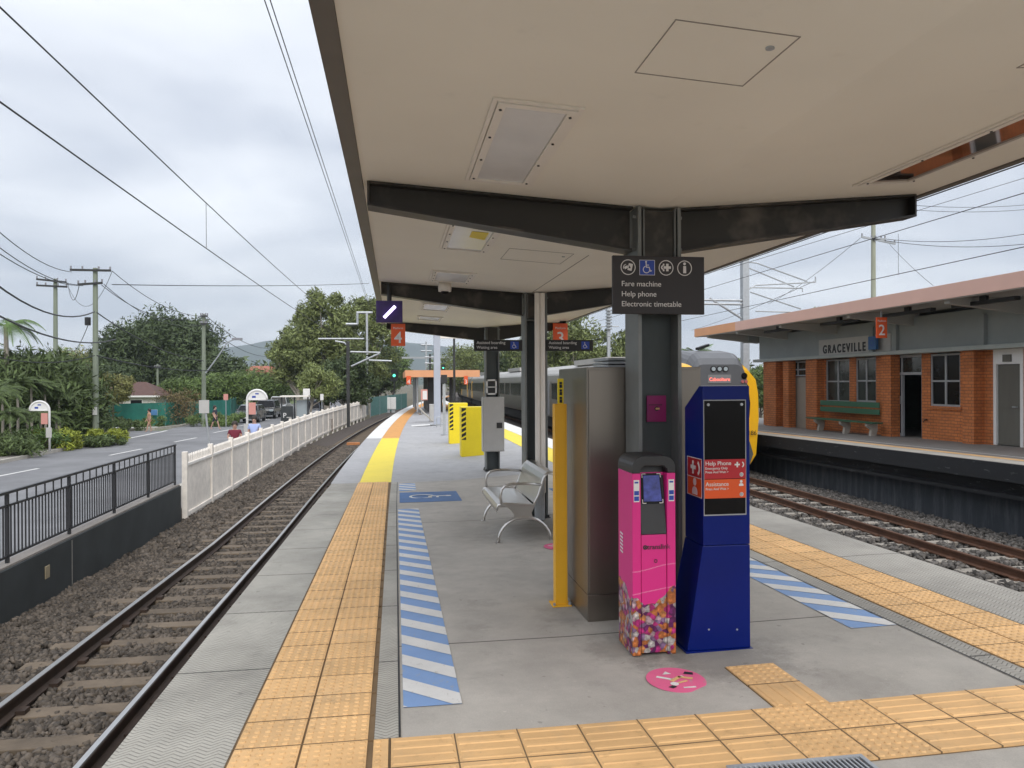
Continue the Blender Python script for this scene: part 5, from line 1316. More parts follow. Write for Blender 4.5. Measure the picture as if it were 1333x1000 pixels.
# ================================================================ TRAIN
TX = 10.02; TY = 22.8
tr = thing('passenger_train', (TX, TY, RZ), 'silver passenger train with a grey and yellow front standing beside the near platform', 'train')
TZ = RZ
side = [(-1.38, .95), (-1.40, 1.2), (-1.40, 2.2), (-1.38, 2.9), (-1.3, 3.25), (-1.0, 3.55), (-.55, 3.76), (0, 3.82)]
full = side + [(-a, c) for a, c in reversed(side[:-1])]
def body(ys, m, name, prof=full, par=tr):
    b = MB(); b.sweep([(TX + a, TZ + c) for a, c in prof], ys, crv, lambda y: 0); return b.build(name, m, par, smooth=False)
cars = [(TY + 1.6, TY + 24), (TY + 24.9, TY + 47.5), (TY + 48.4, TY + 71), (TY + 71.9, TY + 94.5), (TY + 95.4, TY + 118), (TY + 118.9, TY + 141)]
for ci, (a, c) in enumerate(cars):
    o = body(rngY(a, c, 4), 'train_steel', 'carriage_body'); o['_o'] = tr['_o']
    rp_ = [(-1.26, 3.28), (-1.01, 3.57), (-.56, 3.78), (0, 3.84), (.56, 3.78), (1.01, 3.57), (1.26, 3.28)]
    body(rngY(a, c, 4), 'train_roof', 'roof', rp_, o)
    MB().sweep([(TX + p_, TZ + q_) for p_, q_ in ((-1.2, .35), (-1.25, .93), (1.25, .93), (1.2, .35))], rngY(a + .5, c - .5, 4), crv, lambda y: 0).build('underframe', 'train_under', o)
    if c + 1 < 170 and ci < 5: MB().sweep([(TX + p_, TZ + q_) for p_, q_ in ((-1.05, 1), (-1.05, 3.4), (1.05, 3.4), (1.05, 1))], [c, c + .9], crv, lambda y: 0).build('gangway', 'train_under', o)
    if ci < 4:
        L = c - a
        for k, (u0, u1, kind) in enumerate(((.02, .1, 'w'), (.13, .19, 'd'), (.22, .42, 'w'), (.45, .55, 'w'), (.58, .78, 'w'), (.81, .87, 'd'), (.9, .98, 'w'))):
            p0, p1 = a + L * u0, a + L * u1; s_ = crv(p0)
            if kind == 'w': MB().box(TX + s_ - 1.412, TX + s_ - 1.37, p0, p1, TZ + 1.95, TZ + 2.82).build('window', 'glass_dark', o)
            else:
                d_ = MB().box(TX + s_ - 1.42, TX + s_ - 1.37, p0, p1, TZ + 1.05, TZ + 3.0).build('door', 'train_yellow' if ci else 'train_pale', o)
                MB().box(TX + s_ - 1.432, TX + s_ - 1.421, p0 + .12, p1 - .12, TZ + 1.9, TZ + 2.8).build('door_window', 'glass_dark', o) if False else None
    for q in (a + 3.2, c - 3.2):
        s_ = crv(q); b = MB()
        for e in (-1.1, 1.1):
            for w_ in (-.62, .62): b.tube([(TX + s_ + w_ - .06, q + e, TZ + .43), (TX + s_ + w_ + .06, q + e, TZ + .43)], .42, 16)
        b.box(TX + s_ - 1.0, TX + s_ + 1.0, q - 1.6, q + 1.6, TZ + .35, TZ + .6); b.build('bogie', 'train_under', o)
    b = MB(); q = (a + c) / 2; b.box(TX + crv(q) - .9, TX + crv(q) + .9, q - 3, q + 3, TZ + 3.72, TZ + 3.98); b.build('roof_unit', 'train_roof', o)
# shaped nose: rings shrinking towards the front
def ringp(y, kx_, top, bot, r=.5):
    n = []
    for (a, c) in full: n.append((TX + a * kx_ * (.80 if c < 1 else .93 if c < 1.3 else 1), y, TZ + bot + (c - .95) * (top - bot) / (3.82 - .95)))
    return n
rings = [ringp(TY + 1.6, 1.0, 3.82, .55), ringp(TY + .9, 1.01, 3.80, .35), ringp(TY + .4, 1.01, 3.72, .28), ringp(TY + .1, .99, 3.6, .26), ringp(TY + .0, .95, 3.5, .3)]
b = MB()
for r_ in rings: b.v += r_
n = len(rings[0])
for i in range(len(rings) - 1):
    for k in range(n): b.f.append((i * n + k, i * n + (k + 1) % n, (i + 1) * n + (k + 1) % n, (i + 1) * n + k)); b.mi.append(0)
b.f.append(tuple((len(rings) - 1) * n + k for k in range(n))); b.mi.append(0)
ns = b.build('nose', 'train_yellow', tr, smooth=False); ns['_o'] = tr['_o']
# grey crown over the nose, front mask, windscreen
def arcpts(w_, z0, z1, k=6): return [(-w_, z0)] + [(-w_ + (w_ * .42) * (1 - math.cos(R(90 * i / k))), z0 + (z1 - z0) * math.sin(R(90 * i / k))) for i in range(k + 1)] + [(w_ - (w_ * .42) * (1 - math.cos(R(90 * i / k))), z0 + (z1 - z0) * math.sin(R(90 * i / k))) for i in range(k, -1, -1)] + [(w_, z0)]
b = MB()
cr_ = [[(TX + a, y, TZ + c) for a, c in arcpts(w_, z0, z1)] for (y, w_, z0, z1) in ((TY - .06, .93, 2.75, 3.42), (TY + .08, .95, 2.8, 3.62), (TY + .4, .98, 3.05, 3.8), (TY + 1.2, 1.0, 3.3, 3.90), (TY + 2.4, 1.0, 3.5, 3.93))]
for r_ in cr_: b.v += r_
n = len(cr_[0])
for i in range(len(cr_) - 1):
    for k in range(n): b.f.append((i * n + k, i * n + (k + 1) % n, (i + 1) * n + (k + 1) % n, (i + 1) * n + k)); b.mi.append(0)
b.f.append(tuple(range(n))); b.mi.append(0)
b.build('crown', 'train_grey', ns, smooth=False)
FY = TY - .065
F = Flat((TX, FY + .04, TZ), UX, UZ); F.poly([(-1.0, 1.75), (-1.03, 2.2), (-.96, 2.78), (.96, 2.78), (1.03, 2.2), (1.0, 1.75)], d=-.02, t=.04); F.build('windscreen', 'gloss_black', ns)
F = Flat((TX, FY, TZ), UX, UZ); F.rect(-.9, 2.66, .9, 2.76, d=.03, t=.01); F.build('visor', 'train_pale', ns)
F = Flat((TX, FY, TZ), UX, UZ); F.rect(-.38, 2.84, .38, 3.1, d=.004, t=.008); F.build('destination_display', 'led_board', ns)
text('Caboolture', .155, (TX - .34, FY - .014, TZ + 2.905), UX, UZ, 'led_red', ns, name='destination_lettering', sx=.95)
for i in (-1, 0, 1):
    c = MB().tube([(TX + i * .2, FY - .02, TZ + 3.28), (TX + i * .2, FY + .1, TZ + 3.28)], .1, 16).build('headlight', 'black', ns); c['_o'] = tr['_o']
    MB().tube([(TX + i * .2, FY - .03, TZ + 3.28), (TX + i * .2, FY - .021, TZ + 3.28)], .065, 14).build('lens', 'lamp_glass', c)
MB().tube([(TX + .82, FY - .02, TZ + 3.06), (TX + .82, FY + .06, TZ + 3.06)], .1, 14).build('marker_light', 'gloss_black', ns)
for dx in (.76, .88): MB().tube([(TX + dx, FY - .03, TZ + 2.88), (TX + dx, FY + .02, TZ + 2.88)], .05, 12).build('tail_light', 'lamp_red', ns)
F = Flat((TX, FY + .05, TZ), UX, UZ); F.poly([(-.75, .35), (-.98, .95), (-1.08, 1.74), (1.08, 1.74), (.98, .95), (.75, .35)], d=-.01, t=.03); F.build('front_panel', 'train_yellow', ns)
F = Flat((TX, FY + .03, TZ), UX, UZ); F.poly([(-1.0, .28), (-1.12, .6), (-1.0, 1.0), (1.0, 1.0), (1.12, .6), (1.0, .28)], d=-.01, t=.03); F.build('skirt', 'train_grey', ns)
text('186', .2, (TX + .93, FY + .0, TZ + 1.2), UX, UZ, 'black', ns, name='number_lettering')
MB().tube([(TX + .86, FY + .0, TZ + 1.55), (TX + .86, FY + .05, TZ + 1.55)], .055, 12).build('coupling_light', 'galv', ns)
MB().box(TX - .25, TX + .25, FY - .3, FY, TZ + .55, TZ + .85).build('coupler', 'train_under', ns)
MB().bar((TX - .3, TY + 1, TZ + 3.95), (TX + .3, TY + 1.5, TZ + 4.1), .1, .08).build('aerial', 'black', ns)
# ================================================================ MASTS, POLES
def mast(px, pb, ptop, zb, label, name='catenary_mast', m='galv', w_=.3, cat='mast', YY=None):
    if YY is None: p = hz(px, pb, zb); YY = p.y
    x = xat(px, YY, 500); zt = hy(px, ptop, YY).z
    t = thing(name, (x, YY, zb), label, cat); MB().box(x - w_ / 2, x + w_ / 2, YY, YY + w_, zb, zt).build('post', m, t, bevel=.01); return t, x, YY, zt
def armpx(t, x, yy, seg, r, m, name='arm'):
    for s in seg:
        pts = [hy(a, b_, yy) for a, b_ in s]; MB().tube([(p.x, yy + .1, p.z) for p in pts], r, 8).build(name, m, t)
t, x, yy, zt = mast(453, 556, 444, -1.5, 'dark overhead line mast beside the white fence left of the track', m='dark_steel', w_=.22)
armpx(t, x, yy, [[(414, 441), (474, 441)], [(436, 444), (448, 446), (453, 451)], [(456, 458), (495, 459)], [(457, 477), (494, 460)], [(480, 469), (510, 470)]], .06, 'galv')
t, x, yy, zt = mast(478, 548, 408, -1.5, 'pale bent gantry mast behind the dark mast, before the gum tree', m='galv', w_=.2, YY=75)
armpx(t, x, yy, [[(464, 407), (485, 407)], [(465, 407), (465, 422)], [(450, 422), (466, 422)]], .12, 'galv')
t, x, yy, zt = mast(972, 600, 333, -1.5, 'large galvanised mast between the train and the station roof', m='galv', w_=.34, YY=36.5)
armpx(t, x, yy, [[(967, 391), (900, 390)], [(967, 396), (900, 395)], [(966, 414), (925, 388)]], .06, 'galv'); armpx(t, x, yy, [[(977, 341), (986, 342), (1052, 366)], [(977, 349), (1035, 373)], [(977, 376), (985, 371), (1063, 367)], [(978, 374), (1046, 375), (1046, 380)], [(978, 380), (1044, 402)], [(985, 405), (1030, 406)], [(1063, 367), (1063, 360)]], .035, 'galv')
t, x, yy, zt = mast(793, 560, 400, -1.5, 'thin distant overhead line mast seen right of the number 3 sign', m='galv', w_=.3, YY=70)
armpx(t, x, yy, [[(780, 425), (806, 425)], [(780, 480), (806, 480)]], .05, 'galv')
b = MB()
for i in range(7): z = hy(793, 405 + i * 4, yy).z; b.tube([(x, yy, z), (x, yy, z + .12)], .32, 10)
b.each('insulator', 'galv', t)
for k, (px, ptop, YY, lab) in enumerate(((555, 445, 130, 'distant mast with lattice head beyond the far shelter'), (560, 461, 110, 'distant dark mast with a short crossarm beyond the far shelter'))):
    t, x, yy, zt = mast(px, 520, ptop, -1.5, lab, m='dark_steel' if k else 'galv', w_=.3, YY=YY); armpx(t, x, yy, [[(px - 7, ptop + 4), (px + 7, ptop + 4)], [(px - 7, ptop + 12), (px + 7, ptop + 12)]], .12, 'galv')
# cross gantries far away
for k, (YY, z, x0, x1) in enumerate(((150, 6.2, -5, 26), (120, 5.3, -6, 24))):
    t = thing('overhead_gantry', ((x0 + x1) / 2, YY, -1.5), ('farther' if k == 0 else 'nearer') + ' pale gantry spanning all tracks in the distance', 'gantry')
    MB().box(x0, x1, YY, YY + .3, z, z + .3).build('beam', 'galv', t)
    for q in (x0, x1): MB().box(q - .15, q + .15, YY, YY + .3, -1.6, z).build('post', 'galv', t)
# signals
for (px, py, YY, lab, zb) in ((513, 489, 92, 'railway signal showing green beside the left track', -1.6), (577, 479, 105, 'distant railway signal showing green above the far shelter', -1.6)):
    x = xat(px, YY, py); z = hy(px, py, YY).z; t = thing('railway_signal', (x, YY, zb), lab, 'signal'); k = 1 if YY < 100 else .6
    MB().tube([(x, YY + .2, zb), (x, YY + .2, z)], .09, 8).build('post', 'dark_steel', t)
    MB().prism([(-.4 * k, -.75 * k), (.4 * k, -.75 * k), (.45 * k, .3 * k), (.25 * k, .65 * k), (-.25 * k, .65 * k), (-.45 * k, .3 * k)], (x, YY, z + .1), UX, UZ, UY, .15).build('head', 'black', t)
    MB().tube([(x, YY - .06, z), (x, YY - .01, z)], .17 * k, 14).build('lamp', 'signal_green', t)
for px in (505, 512):
    x = xat(px, 84, 520); t = thing('equipment_box', (x, 84, -1.6), f'{"left" if px == 505 else "right"} one of two white trackside boxes below the green signal', 'box', 'white trackside boxes')
    MB().box(x - .28, x + .28, 84, 84.5, -1.3, .0).build('case', 'white', t, bevel=.02); MB().box(x - .2, x + .2, 84.1, 84.4, -1.7, -1.3).build('stand', 'galv', t); MB().box(x - .24, x + .24, 83.98, 83.998, -1.25, -.05).build('door', 'white', t)
# timber power poles
def pole(px, pb, ptop, zb, label, arms, m='wood_pole', YY=None, r=.17, lamp=None, extra=None):
    if YY is None: YY = hz(px, pb, zb).y
    x = xat(px, YY, 500); p = hy(px, ptop, YY); xt = p.x
    t = thing('power_pole', (x, YY, zb), label, 'power pole', 'timber power poles')
    MB().tube([(x, YY, zb), (xt, YY, p.z)], r, 10, r1=r * .72).build('pole', m, t)
    for (a, b_) in arms:
        q0, q1 = hy(a[0], a[1], YY), hy(b_[0], b_[1], YY); c = MB().bar((q0.x, YY - .2, q0.z), (q1.x, YY - .2, q1.z), .1, .12).build('crossarm', 'dark_steel' if m == 'wood_pole' else 'galv', t); c['_o'] = t['_o']
        b = MB()
        for f in (.02, .3, .7, .98): q = q0.lerp(q1, f); b.tube([(q.x, YY - .2, q.z + .05), (q.x, YY - .2, q.z + .22)], .05, 8)
        b.each('insulator', 'porcelain', c)
    return t, x, YY
t, x, yy = pole(124, 573, 349, -1.6, 'tall greenish timber pole with two crossarms by the garden bed', [((93, 352), (146, 353)), ((103, 371), (135, 369))])
q = hy(115, 418, yy); MB().tube([(q.x, yy - .1, q.z + .2), (q.x, yy - .1, q.z - .25)], .16, 10).build('transformer_switch', 'black', t); q = hy(125, 532, yy); MB().box(q.x - .12, q.x + .12, yy - .2, yy - .18, q.z - .35, q.z + .1).build('notice', 'white', t)
pole(72, 565, 363, -1.6, 'greenish timber pole with two crossarms behind the palms', [((49, 364), (88, 368)), ((49, 372), (89, 374))], YY=56)
t, x, yy = pole(265, 556, 409, -1.6, 'timber pole with a street lamp arm beside the green mesh fence', [((262, 412), (271, 412)), ((262, 422), (270, 422))])
q = [hy(a, b_, yy) for a, b_ in ((268, 486), (285, 463), (296, 446), (305, 442))]; MB().tube([(p.x, yy - .1, p.z) for p in q], .05, 6).build('lamp_arm', 'galv', t); q = hy(309, 442, yy); MB().box(q.x - .35, q.x + .35, yy - .25, yy + .05, q.z - .06, q.z + .1).build('lamp_head', 'porcelain', t)
pole(361, 545, 452, -1.6, 'distant timber pole behind the parked cars', [((359, 480), (368, 481))], YY=95, r=.2)
pole(205, 535, 474, -1.6, 'small distant timber pole before the big dark tree', [((202, 478), (209, 478))], YY=85, r=.14)
pole(1137, 600, 288, -1.5, 'pale timber pole with crossarms rising behind the station roof', [((1119, 309), (1163, 318)), ((1132, 312), (1150, 312))], m='wood_pole_b', YY=46, r=.19)
# ================================================================ WIRES
def wire(name, pts, r, label, sag=0, cat='wire'):
    o = MB().tube(pts, r, 6, cap=False).build(name, 'wire'); tag(o, label, cat, 'overhead wires'); return o
def pole_wire(px0, py0, y0, px1, py1, y1, label, sag=.5, r=.018):
    a, b_ = hy(px0, py0, y0), hy(px1, py1, y1); P = []
    f0, f1 = (-.7 if px0 == 0 else 0), (1.7 if px1 == 1333 else 1)
    for i in range(17): f = f0 + (f1 - f0) * i / 16; p = a + (b_ - a) * f; p.z -= sag * 4 * f * (1 - f); P.append(p)
    wire('power_wire', P, r, label)
def cat(x, z, cf, y0, y1, label, r=.0075, dip=0, span=45, st=6, off=0):
    P = []
    y = y0
    while y <= y1: P.append((x + cf(y), y, z - dip * 4 * ((y - off) / span % 1) * (1 - (y - off) / span % 1) + 0)); y += 2.5 if y < 60 else 6
    return wire('overhead_wire', P, r, label)
clx = lambda y: cl(y) * .75
cat(-2.86, 3.66, clx, -6, 62, 'lower contact wire over the left track'); cat(-2.86, 4.36, clx, -6, 62, 'upper catenary wire above the left contact wire', dip=.0)
cat(-1.82, 7.08, lambda y: 0, -6, 62, 'left one of two close feeder wires high beside the canopy', r=.009); cat(-1.74, 7.08, lambda y: 0, -6, 62, 'right one of two close feeder wires high beside the canopy', r=.009)
yd = hx(268, 290, -2.86).y
for (x, cf, z0, z1, y, lab) in ((-2.86, clx, 3.66, 4.36, yd, 'thin dropper joining the two wires above the left track'), (9.95, crv, 3.68, 4.5, 14.0, 'thin dropper between the wires above the train track')):
    wire('dropper_wire', [(x + cf(y), y, z0), (x + cf(y), y, z1)], .004, lab, cat='wire'); 
cat(6.05, 3.68, crv, -2, 120, 'contact wire crossing the sky just below the canopy corner'); cat(6.05, 4.4, crv, -2, 120, 'catenary wire over the hidden track beside the near platform')
cat(9.95, 4.56, crv, -2, 120, 'catenary wire above the train track'); cat(9.95, 3.70, crv, -2, 120, 'contact wire above the train track')
cat(13.4, 6.9, crv, -2, 120, 'high feeder wire above the station roof')
pole_wire(940, 352, 34, 1333, 232, 30, 'sloping wire rising to the right beyond the large mast', 0, .012)
pole_wire(1150, 311, 46, 1333, 305, 40, 'upper service wire leaving the pale pole to the right', .3); pole_wire(1145, 312, 46, 1333, 318, 40, 'lower service wire leaving the pale pole to the right', .3)
pole_wire(1186, 267, 60, 1333, 267, 60, 'highest level wire crossing behind the canopy corner', .2, .02); pole_wire(1186, 273, 60, 1333, 273, 60, 'second level wire crossing behind the canopy corner', .2, .02)
pole_wire(1120, 310, 46, 1000, 396, 70, 'wire falling left from the pale pole', .3, .015); pole_wire(900, 430, 80, 1060, 366, 38, 'wire running from the far tracks to the large mast arm', .2, .014)
pole_wire(1158, 318, 46, 1215, 372, 40, 'short stay wire falling right from the pale pole', .1, .012)
pole_wire(0, 303, 30, 93, 354, 45, 'upper wire from the left frame edge to the tall pole', .3); pole_wire(0, 323, 30, 103, 371, 45, 'middle wire from the left frame edge to the tall pole', .3); pole_wire(0, 331, 30, 108, 372, 45, 'lower pair wire from the left frame edge to the tall pole', .3)
pole_wire(0, 374, 30, 123, 406, 45, 'thick black cable meeting the tall pole below its crossarms', .6, .035); pole_wire(0, 412, 30, 150, 442, 48, 'thick black cable passing the tall pole at mid height', .5, .035)
pole_wire(126, 407, 45, 265, 470, 58, 'cable from the tall pole towards the lamp pole', .5, .03); pole_wire(126, 463, 45, 280, 482, 60, 'pale service wire low across the dark tree', .3, .03); pole_wire(0, 466, 40, 123, 463, 45, 'low service wire left of the tall pole', .3, .025)
pole_wire(146, 353, 45, 265, 412, 58, 'wire from the right crossarm tip towards the lamp pole', .6); pole_wire(135, 370, 45, 265, 422, 58, 'wire from the lower crossarm towards the lamp pole', .9); pole_wire(132, 371, 45, 262, 412, 58, 'second wire from the lower crossarm towards the lamp pole', .9)
pole_wire(146, 370.5, 60, 480, 369, 110, 'long level wire crossing the sky behind the tall pole', .2, .035)
pole_wire(88, 368, 56, 103, 371, 45, 'short wire linking the two crossarmed poles', 1.0); pole_wire(89, 374, 56, 146, 353, 45, 'looped wire between the two crossarmed poles', 1.6, .014)
pole_wire(269, 412, 58, 361, 452, 95, 'wire from the lamp pole running to the distant pole', .9, .022); pole_wire(269, 425, 58, 361, 462, 95, 'lower wire from the lamp pole to the distant pole', .9, .022)
pole_wire(115, 422, 45, 96, 458, 60, 'short cable falling from the black switch', .2, .02)
q = hy(2, 307, 30)
# ================================================================ VEGETATION
def leaves(rg, centers, radii, per, size, flat=.0, aspect=2.0):
    """quads scattered in soft shells round each clump centre"""
    C_ = np.repeat(np.asarray(centers), per, 0); Rr = np.repeat(np.asarray(radii), per)
    n = len(C_); d = rg.normal(size=(n, 3)); d /= np.linalg.norm(d, axis=1)[:, None]; d[:, 2] = d[:, 2] * .8
    P = C_ + d * (Rr * rg.uniform(.45, 1.08, n) ** .8)[:, None]
    u = rg.normal(size=(n, 3)); u /= np.linalg.norm(u, axis=1)[:, None]
    nn = d + rg.normal(size=(n, 3)) * .55 + np.array([0, 0, .35]); v = np.cross(nn, u); v /= np.linalg.norm(v, axis=1)[:, None] + 1e-6
    s = size * rg.uniform(.6, 1.3, n); a = (u * (s * .5 * aspect)[:, None]); b_ = v * (s * .28)[:, None]
    V = np.stack([P - a, P + b_, P + a, P - b_], 1); return V.reshape(-1, 3)
def quadidx(V): return np.arange(len(V)).reshape(-1, 4)
def tree(loc, h, rad, label, seed, leaf='leaf_mid', bark='bark', clumps=60, per=90, size=.34, crown_lo=.35, name='tree', trunk_r=None, limbs=7, group=None, shape=1.0, cat='tree', lean=0, clr=.3):
    rg = np.random.default_rng(seed); x, y, z = loc
    t = thing(name, loc, label, cat, group)
    c0 = z + h * crown_lo; ch = (h * (1 - crown_lo)) / 2; cc = np.array([x + lean, y, c0 + ch])
    d = rg.normal(size=(clumps, 3)); d /= np.linalg.norm(d, axis=1)[:, None]
    rr = rg.uniform(.35, 1, clumps) ** .5
    R3 = np.array([rad, rad * .9, ch])
    cen = cc + d * R3 * (rr * (1 - clr * .6))[:, None]
    # lobed outline: pull a few directions in
    lob = 1 - .22 * (np.sin(d[:, 0] * 5 + seed) * np.cos(d[:, 2] * 4 + seed * 2) > .25)
    cen = cc + (cen - cc) * lob[:, None]; 
    radii = rg.uniform(.55, 1.25, clumps) * rad * clr * shape
    V = leaves(rg, cen, radii, int(per * 2.4), size * .58)
    tr_ = trunk_r or h * .022; b = MB(); k = R(0)
    top = (x + lean * .7, y, c0 + ch * .5)
    b.tube([(x, y, z - .1), (x + lean * .2, y, z + h * .15), (x + lean * .45, y, c0), top], [tr_ * 1.25, tr_, tr_ * .8, tr_ * .35], 8)
    for i in range(limbs):
        j = int(rg.integers(0, clumps)); e = cen[j]; s0 = np.array([x + lean * .4, y, c0 - h * .06 + rg.random() * ch * .8]); m_ = (s0 + e) / 2 + np.array([0, 0, -.04 * h])
        b.tube([tuple(s0), tuple(m_), tuple(e)], [tr_ * .5, tr_ * .3, tr_ * .1], 5)
    b.build('trunk', bark, t); fast('crown', V, quadidx(V), leaf, t); return t
def bush(loc, r, h, label, seed, leaf='leaf_bush', n=14, per=90, size=.16, name='shrub', group=None):
    rg = np.random.default_rng(seed); x, y, z = loc; t = thing(name, loc, label, 'shrub', group)
    cen = np.stack([x + rg.uniform(-r, r, n), y + rg.uniform(-r, r, n) * .7, z + h * (.25 + .6 * rg.random(n))], 1); V = leaves(rg, cen, rg.uniform(.3, .5, n) * h, per * 2, size * .6, aspect=3)
    fast('foliage', V, quadidx(V), leaf, t)
    b = MB()
    for i in range(4): b.tube([(x, y, z - .1), tuple(cen[i])], .03, 5)
    b.build('stem', 'bark', t); return t
def frond(b, base, az, L, droop, w=.5, seg=9, nl=26, rise=1.0):
    """one feather frond: arching rib with separate leaflets"""
    pts = []
    for i in range(seg + 1):
        f = i / seg; r_ = L * (f - .12 * f * f); pts.append(Vector((base[0] + math.cos(az) * r_, base[1] + math.sin(az) * r_, base[2] + rise * L * .55 * f - droop * L * f * f)))
    for i in range(nl):
        f = .12 + .88 * i / nl; q = f * seg; k = min(int(q), seg - 1); p = pts[k].lerp(pts[k + 1], q - k); d = (pts[k + 1] - pts[k]).normalized(); s_ = d.cross(Vector((0, 0, 1))).normalized(); ll = w * math.sin(math.pi * min(1, f * .9 + .12)) * 1.1
        for g in (-1, 1):
            e = p + s_ * (g * ll) + d * ll * .45 - Vector((0, 0, ll * .45)); wv_ = d * (.05 * L / 2.5)
            b.v += [tuple(p - wv_ * .5), tuple(p + wv_), tuple(e)]; n = len(b.v); b.f.append((n - 3, n - 2, n - 1)); b.mi.append(0)
    for a, c in zip(pts, pts[1:]): b.bar(a, c, .035, .03) if (c - a).length > .01 else None
def palm(loc, h, L, n, label, seed, leaf='leaf_palm', droop=.75, w=.45, trunk=.14, name='palm_tree', group=None):
    rg = random.Random(seed); x, y, z = loc; t = thing(name, loc, label, 'palm', group); b = MB(); L = L * (.66 if trunk < .1 else 1)
    for i in range(n): frond(b, (x, y, z + h), i * 2.4 + rg.random() * .5, L * rg.uniform(.8, 1.1), droop * rg.uniform(.6, 1.25), w, rise=rg.uniform(.5, 1.5))
    b.build('fronds', leaf, t); MB().tube([(x, y, z - .1), (x + .05, y, z + h * .5), (x, y, z + h + .1)], [trunk * 1.2, trunk, trunk * .8], 8).build('trunk', 'bark_pale', t); return t
GZ_ = -1.66
def at(px, Yd, z=GZ_): return (xat(px, Yd, 520), Yd, z)
def hgt(px, py, Yd, z=GZ_): return hy(px, py, Yd).z - z
# big trees
tree(at(215, 104), hgt(215, 404, 104), 8.6, 'huge dark spreading tree behind the green mesh fence', 3, 'leaf_dark', clumps=120, per=110, size=.55, crown_lo=.22, clr=.27)
tree(at(172, 112), hgt(172, 440, 112), 6.0, 'dark rounded tree joined to the left of the huge dark tree', 13, 'leaf_dark', clumps=60, per=90, size=.5, crown_lo=.2)
tree(at(262, 98), hgt(262, 452, 98), 6.0, 'dark tree at the right shoulder of the huge dark tree', 23, 'leaf_dark', clumps=60, per=90, size=.5, crown_lo=.15)
tree(at(425, 80), hgt(425, 366, 80), 4.9, 'tallest gum tree with pale limbs behind the white fence', 5, 'leaf_gum', 'bark_pale', clumps=120, per=85, size=.42, crown_lo=.16, clr=.24, limbs=14)
tree(at(470, 86), hgt(470, 372, 86), 4.3, 'gum tree crown directly right of the tallest gum, by the display', 6, 'leaf_gum', 'bark_pale', clumps=90, per=85, size=.42, crown_lo=.12, clr=.26, limbs=10)
tree(at(388, 76), hgt(388, 425, 76), 3.0, 'lower gum tree on the left flank of the tallest gum', 7, 'leaf_gum', 'bark_pale', clumps=45, per=80, size=.38, crown_lo=.25, clr=.3)
tree(at(447, 70), hgt(447, 455, 70), 3.2, 'shaded bushy tree below the tallest gum at the fence', 8, 'leaf_dark', 'bark_pale', clumps=60, per=80, size=.36, crown_lo=.1, clr=.32)
tree(at(400, 61), hgt(400, 472, 61), 1.9, 'small pale green tree with a slim leaning pale trunk by the white fence', 9, 'leaf_pale', 'bark_pale', clumps=40, per=60, size=.24, crown_lo=.35, lean=.8, trunk_r=.1)
tree(at(492, 112), hgt(492, 432, 112), 4.4, 'dark trackside tree just left of the green signal', 10, 'leaf_dark', clumps=60, per=80, size=.5, crown_lo=.08, clr=.32)
tree(at(512, 150), hgt(512, 445, 150), 4.5, 'farthest trackside tree left of the rails', 11, 'leaf_mid', clumps=50, per=70, size=.6, crown_lo=.05, clr=.34)
tree(at(330, 92), hgt(330, 483, 92), 4.6, 'leafy green street tree over the parked dark cars', 12, 'leaf_mid', clumps=60, per=80, size=.36, crown_lo=.3, clr=.3)
tree(at(292, 80), hgt(292, 487, 80), 3.6, 'leafy green street tree right of the lamp pole', 14, 'leaf_mid', clumps=50, per=80, size=.34, crown_lo=.3, clr=.3)
tree(at(238, 84), hgt(238, 492, 84), 3.4, 'mid green street tree left of the lamp pole', 15, 'leaf_mid', clumps=46, per=80, size=.34, crown_lo=.25, clr=.3)
tree(at(147, 58), hgt(147, 480, 58), 1.75, 'young street tree with a thin trunk right of the tall pole', 16, 'leaf_olive', clumps=46, per=60, size=.22, crown_lo=.32, trunk_r=.09, clr=.32)
tree(at(350, 120), hgt(350, 495, 120), 5, 'dark tree beyond the parked cars left of the gum trees', 17, 'leaf_dark', clumps=40, per=70, size=.5, crown_lo=.1, clr=.34)
for i, (px, Yd, ty, r_, lf) in enumerate(((18, 100, 470, 6, 'leaf_olive'), (48, 92, 462, 5.5, 'leaf_mid'), (86, 110, 452, 6.5, 'leaf_olive'), (118, 118, 455, 6, 'leaf_mid'), (140, 96, 470, 4.5, 'leaf_dark'), (-25, 90, 455, 6, 'leaf_mid'))):
    tree(at(px, Yd), hgt(px, ty, Yd), r_, ('yellowish', 'mid green', 'tall yellow tipped', 'green', 'darker', 'leftmost')[i] + ' tree in the backdrop behind the houses, ' + ('at the left end', 'over the grey roof', 'between the two poles', 'right of the tall pole', 'beside the huge dark tree', 'cut by the frame')[i], 30 + i, lf, clumps=45, per=75, size=.5, crown_lo=.12, clr=.34, group='backdrop trees behind the houses')
for i, (px, Yd, ty, r_, lf) in enumerate(((600, 120, 448, 6.5, 'leaf_gum'), (640, 105, 428, 6.5, 'leaf_gum'), (672, 95, 436, 5, 'leaf_dark'), (705, 90, 425, 5.5, 'leaf_gum'), (748, 72, 398, 4.2, 'leaf_gum'), (724, 84, 432, 4, 'leaf_dark'), (776, 78, 440, 2.6, 'leaf_gum'), (812, 74, 425, 3.0, 'leaf_gum'), (850, 80, 440, 4, 'leaf_dark'))):
    tree(at(px, Yd, -1.9), hgt(px, ty, Yd, -1.9), r_, ('gum tree behind the far shelter', 'tall gum behind the train left of the third post', 'dark gum behind the train at the third post', 'gum behind the train left of the second post', 'tall sparse gum behind the number 3 sign', 'dark tree low behind the number 3 sign', 'slender gum left of the thin distant mast', 'slender gum right of the thin distant mast', 'tree hidden behind the nearest post')[i], 50 + i, lf, 'bark_pale', clumps=50, per=70, size=.42, crown_lo=.15, clr=.28, group='gum trees beyond the train')
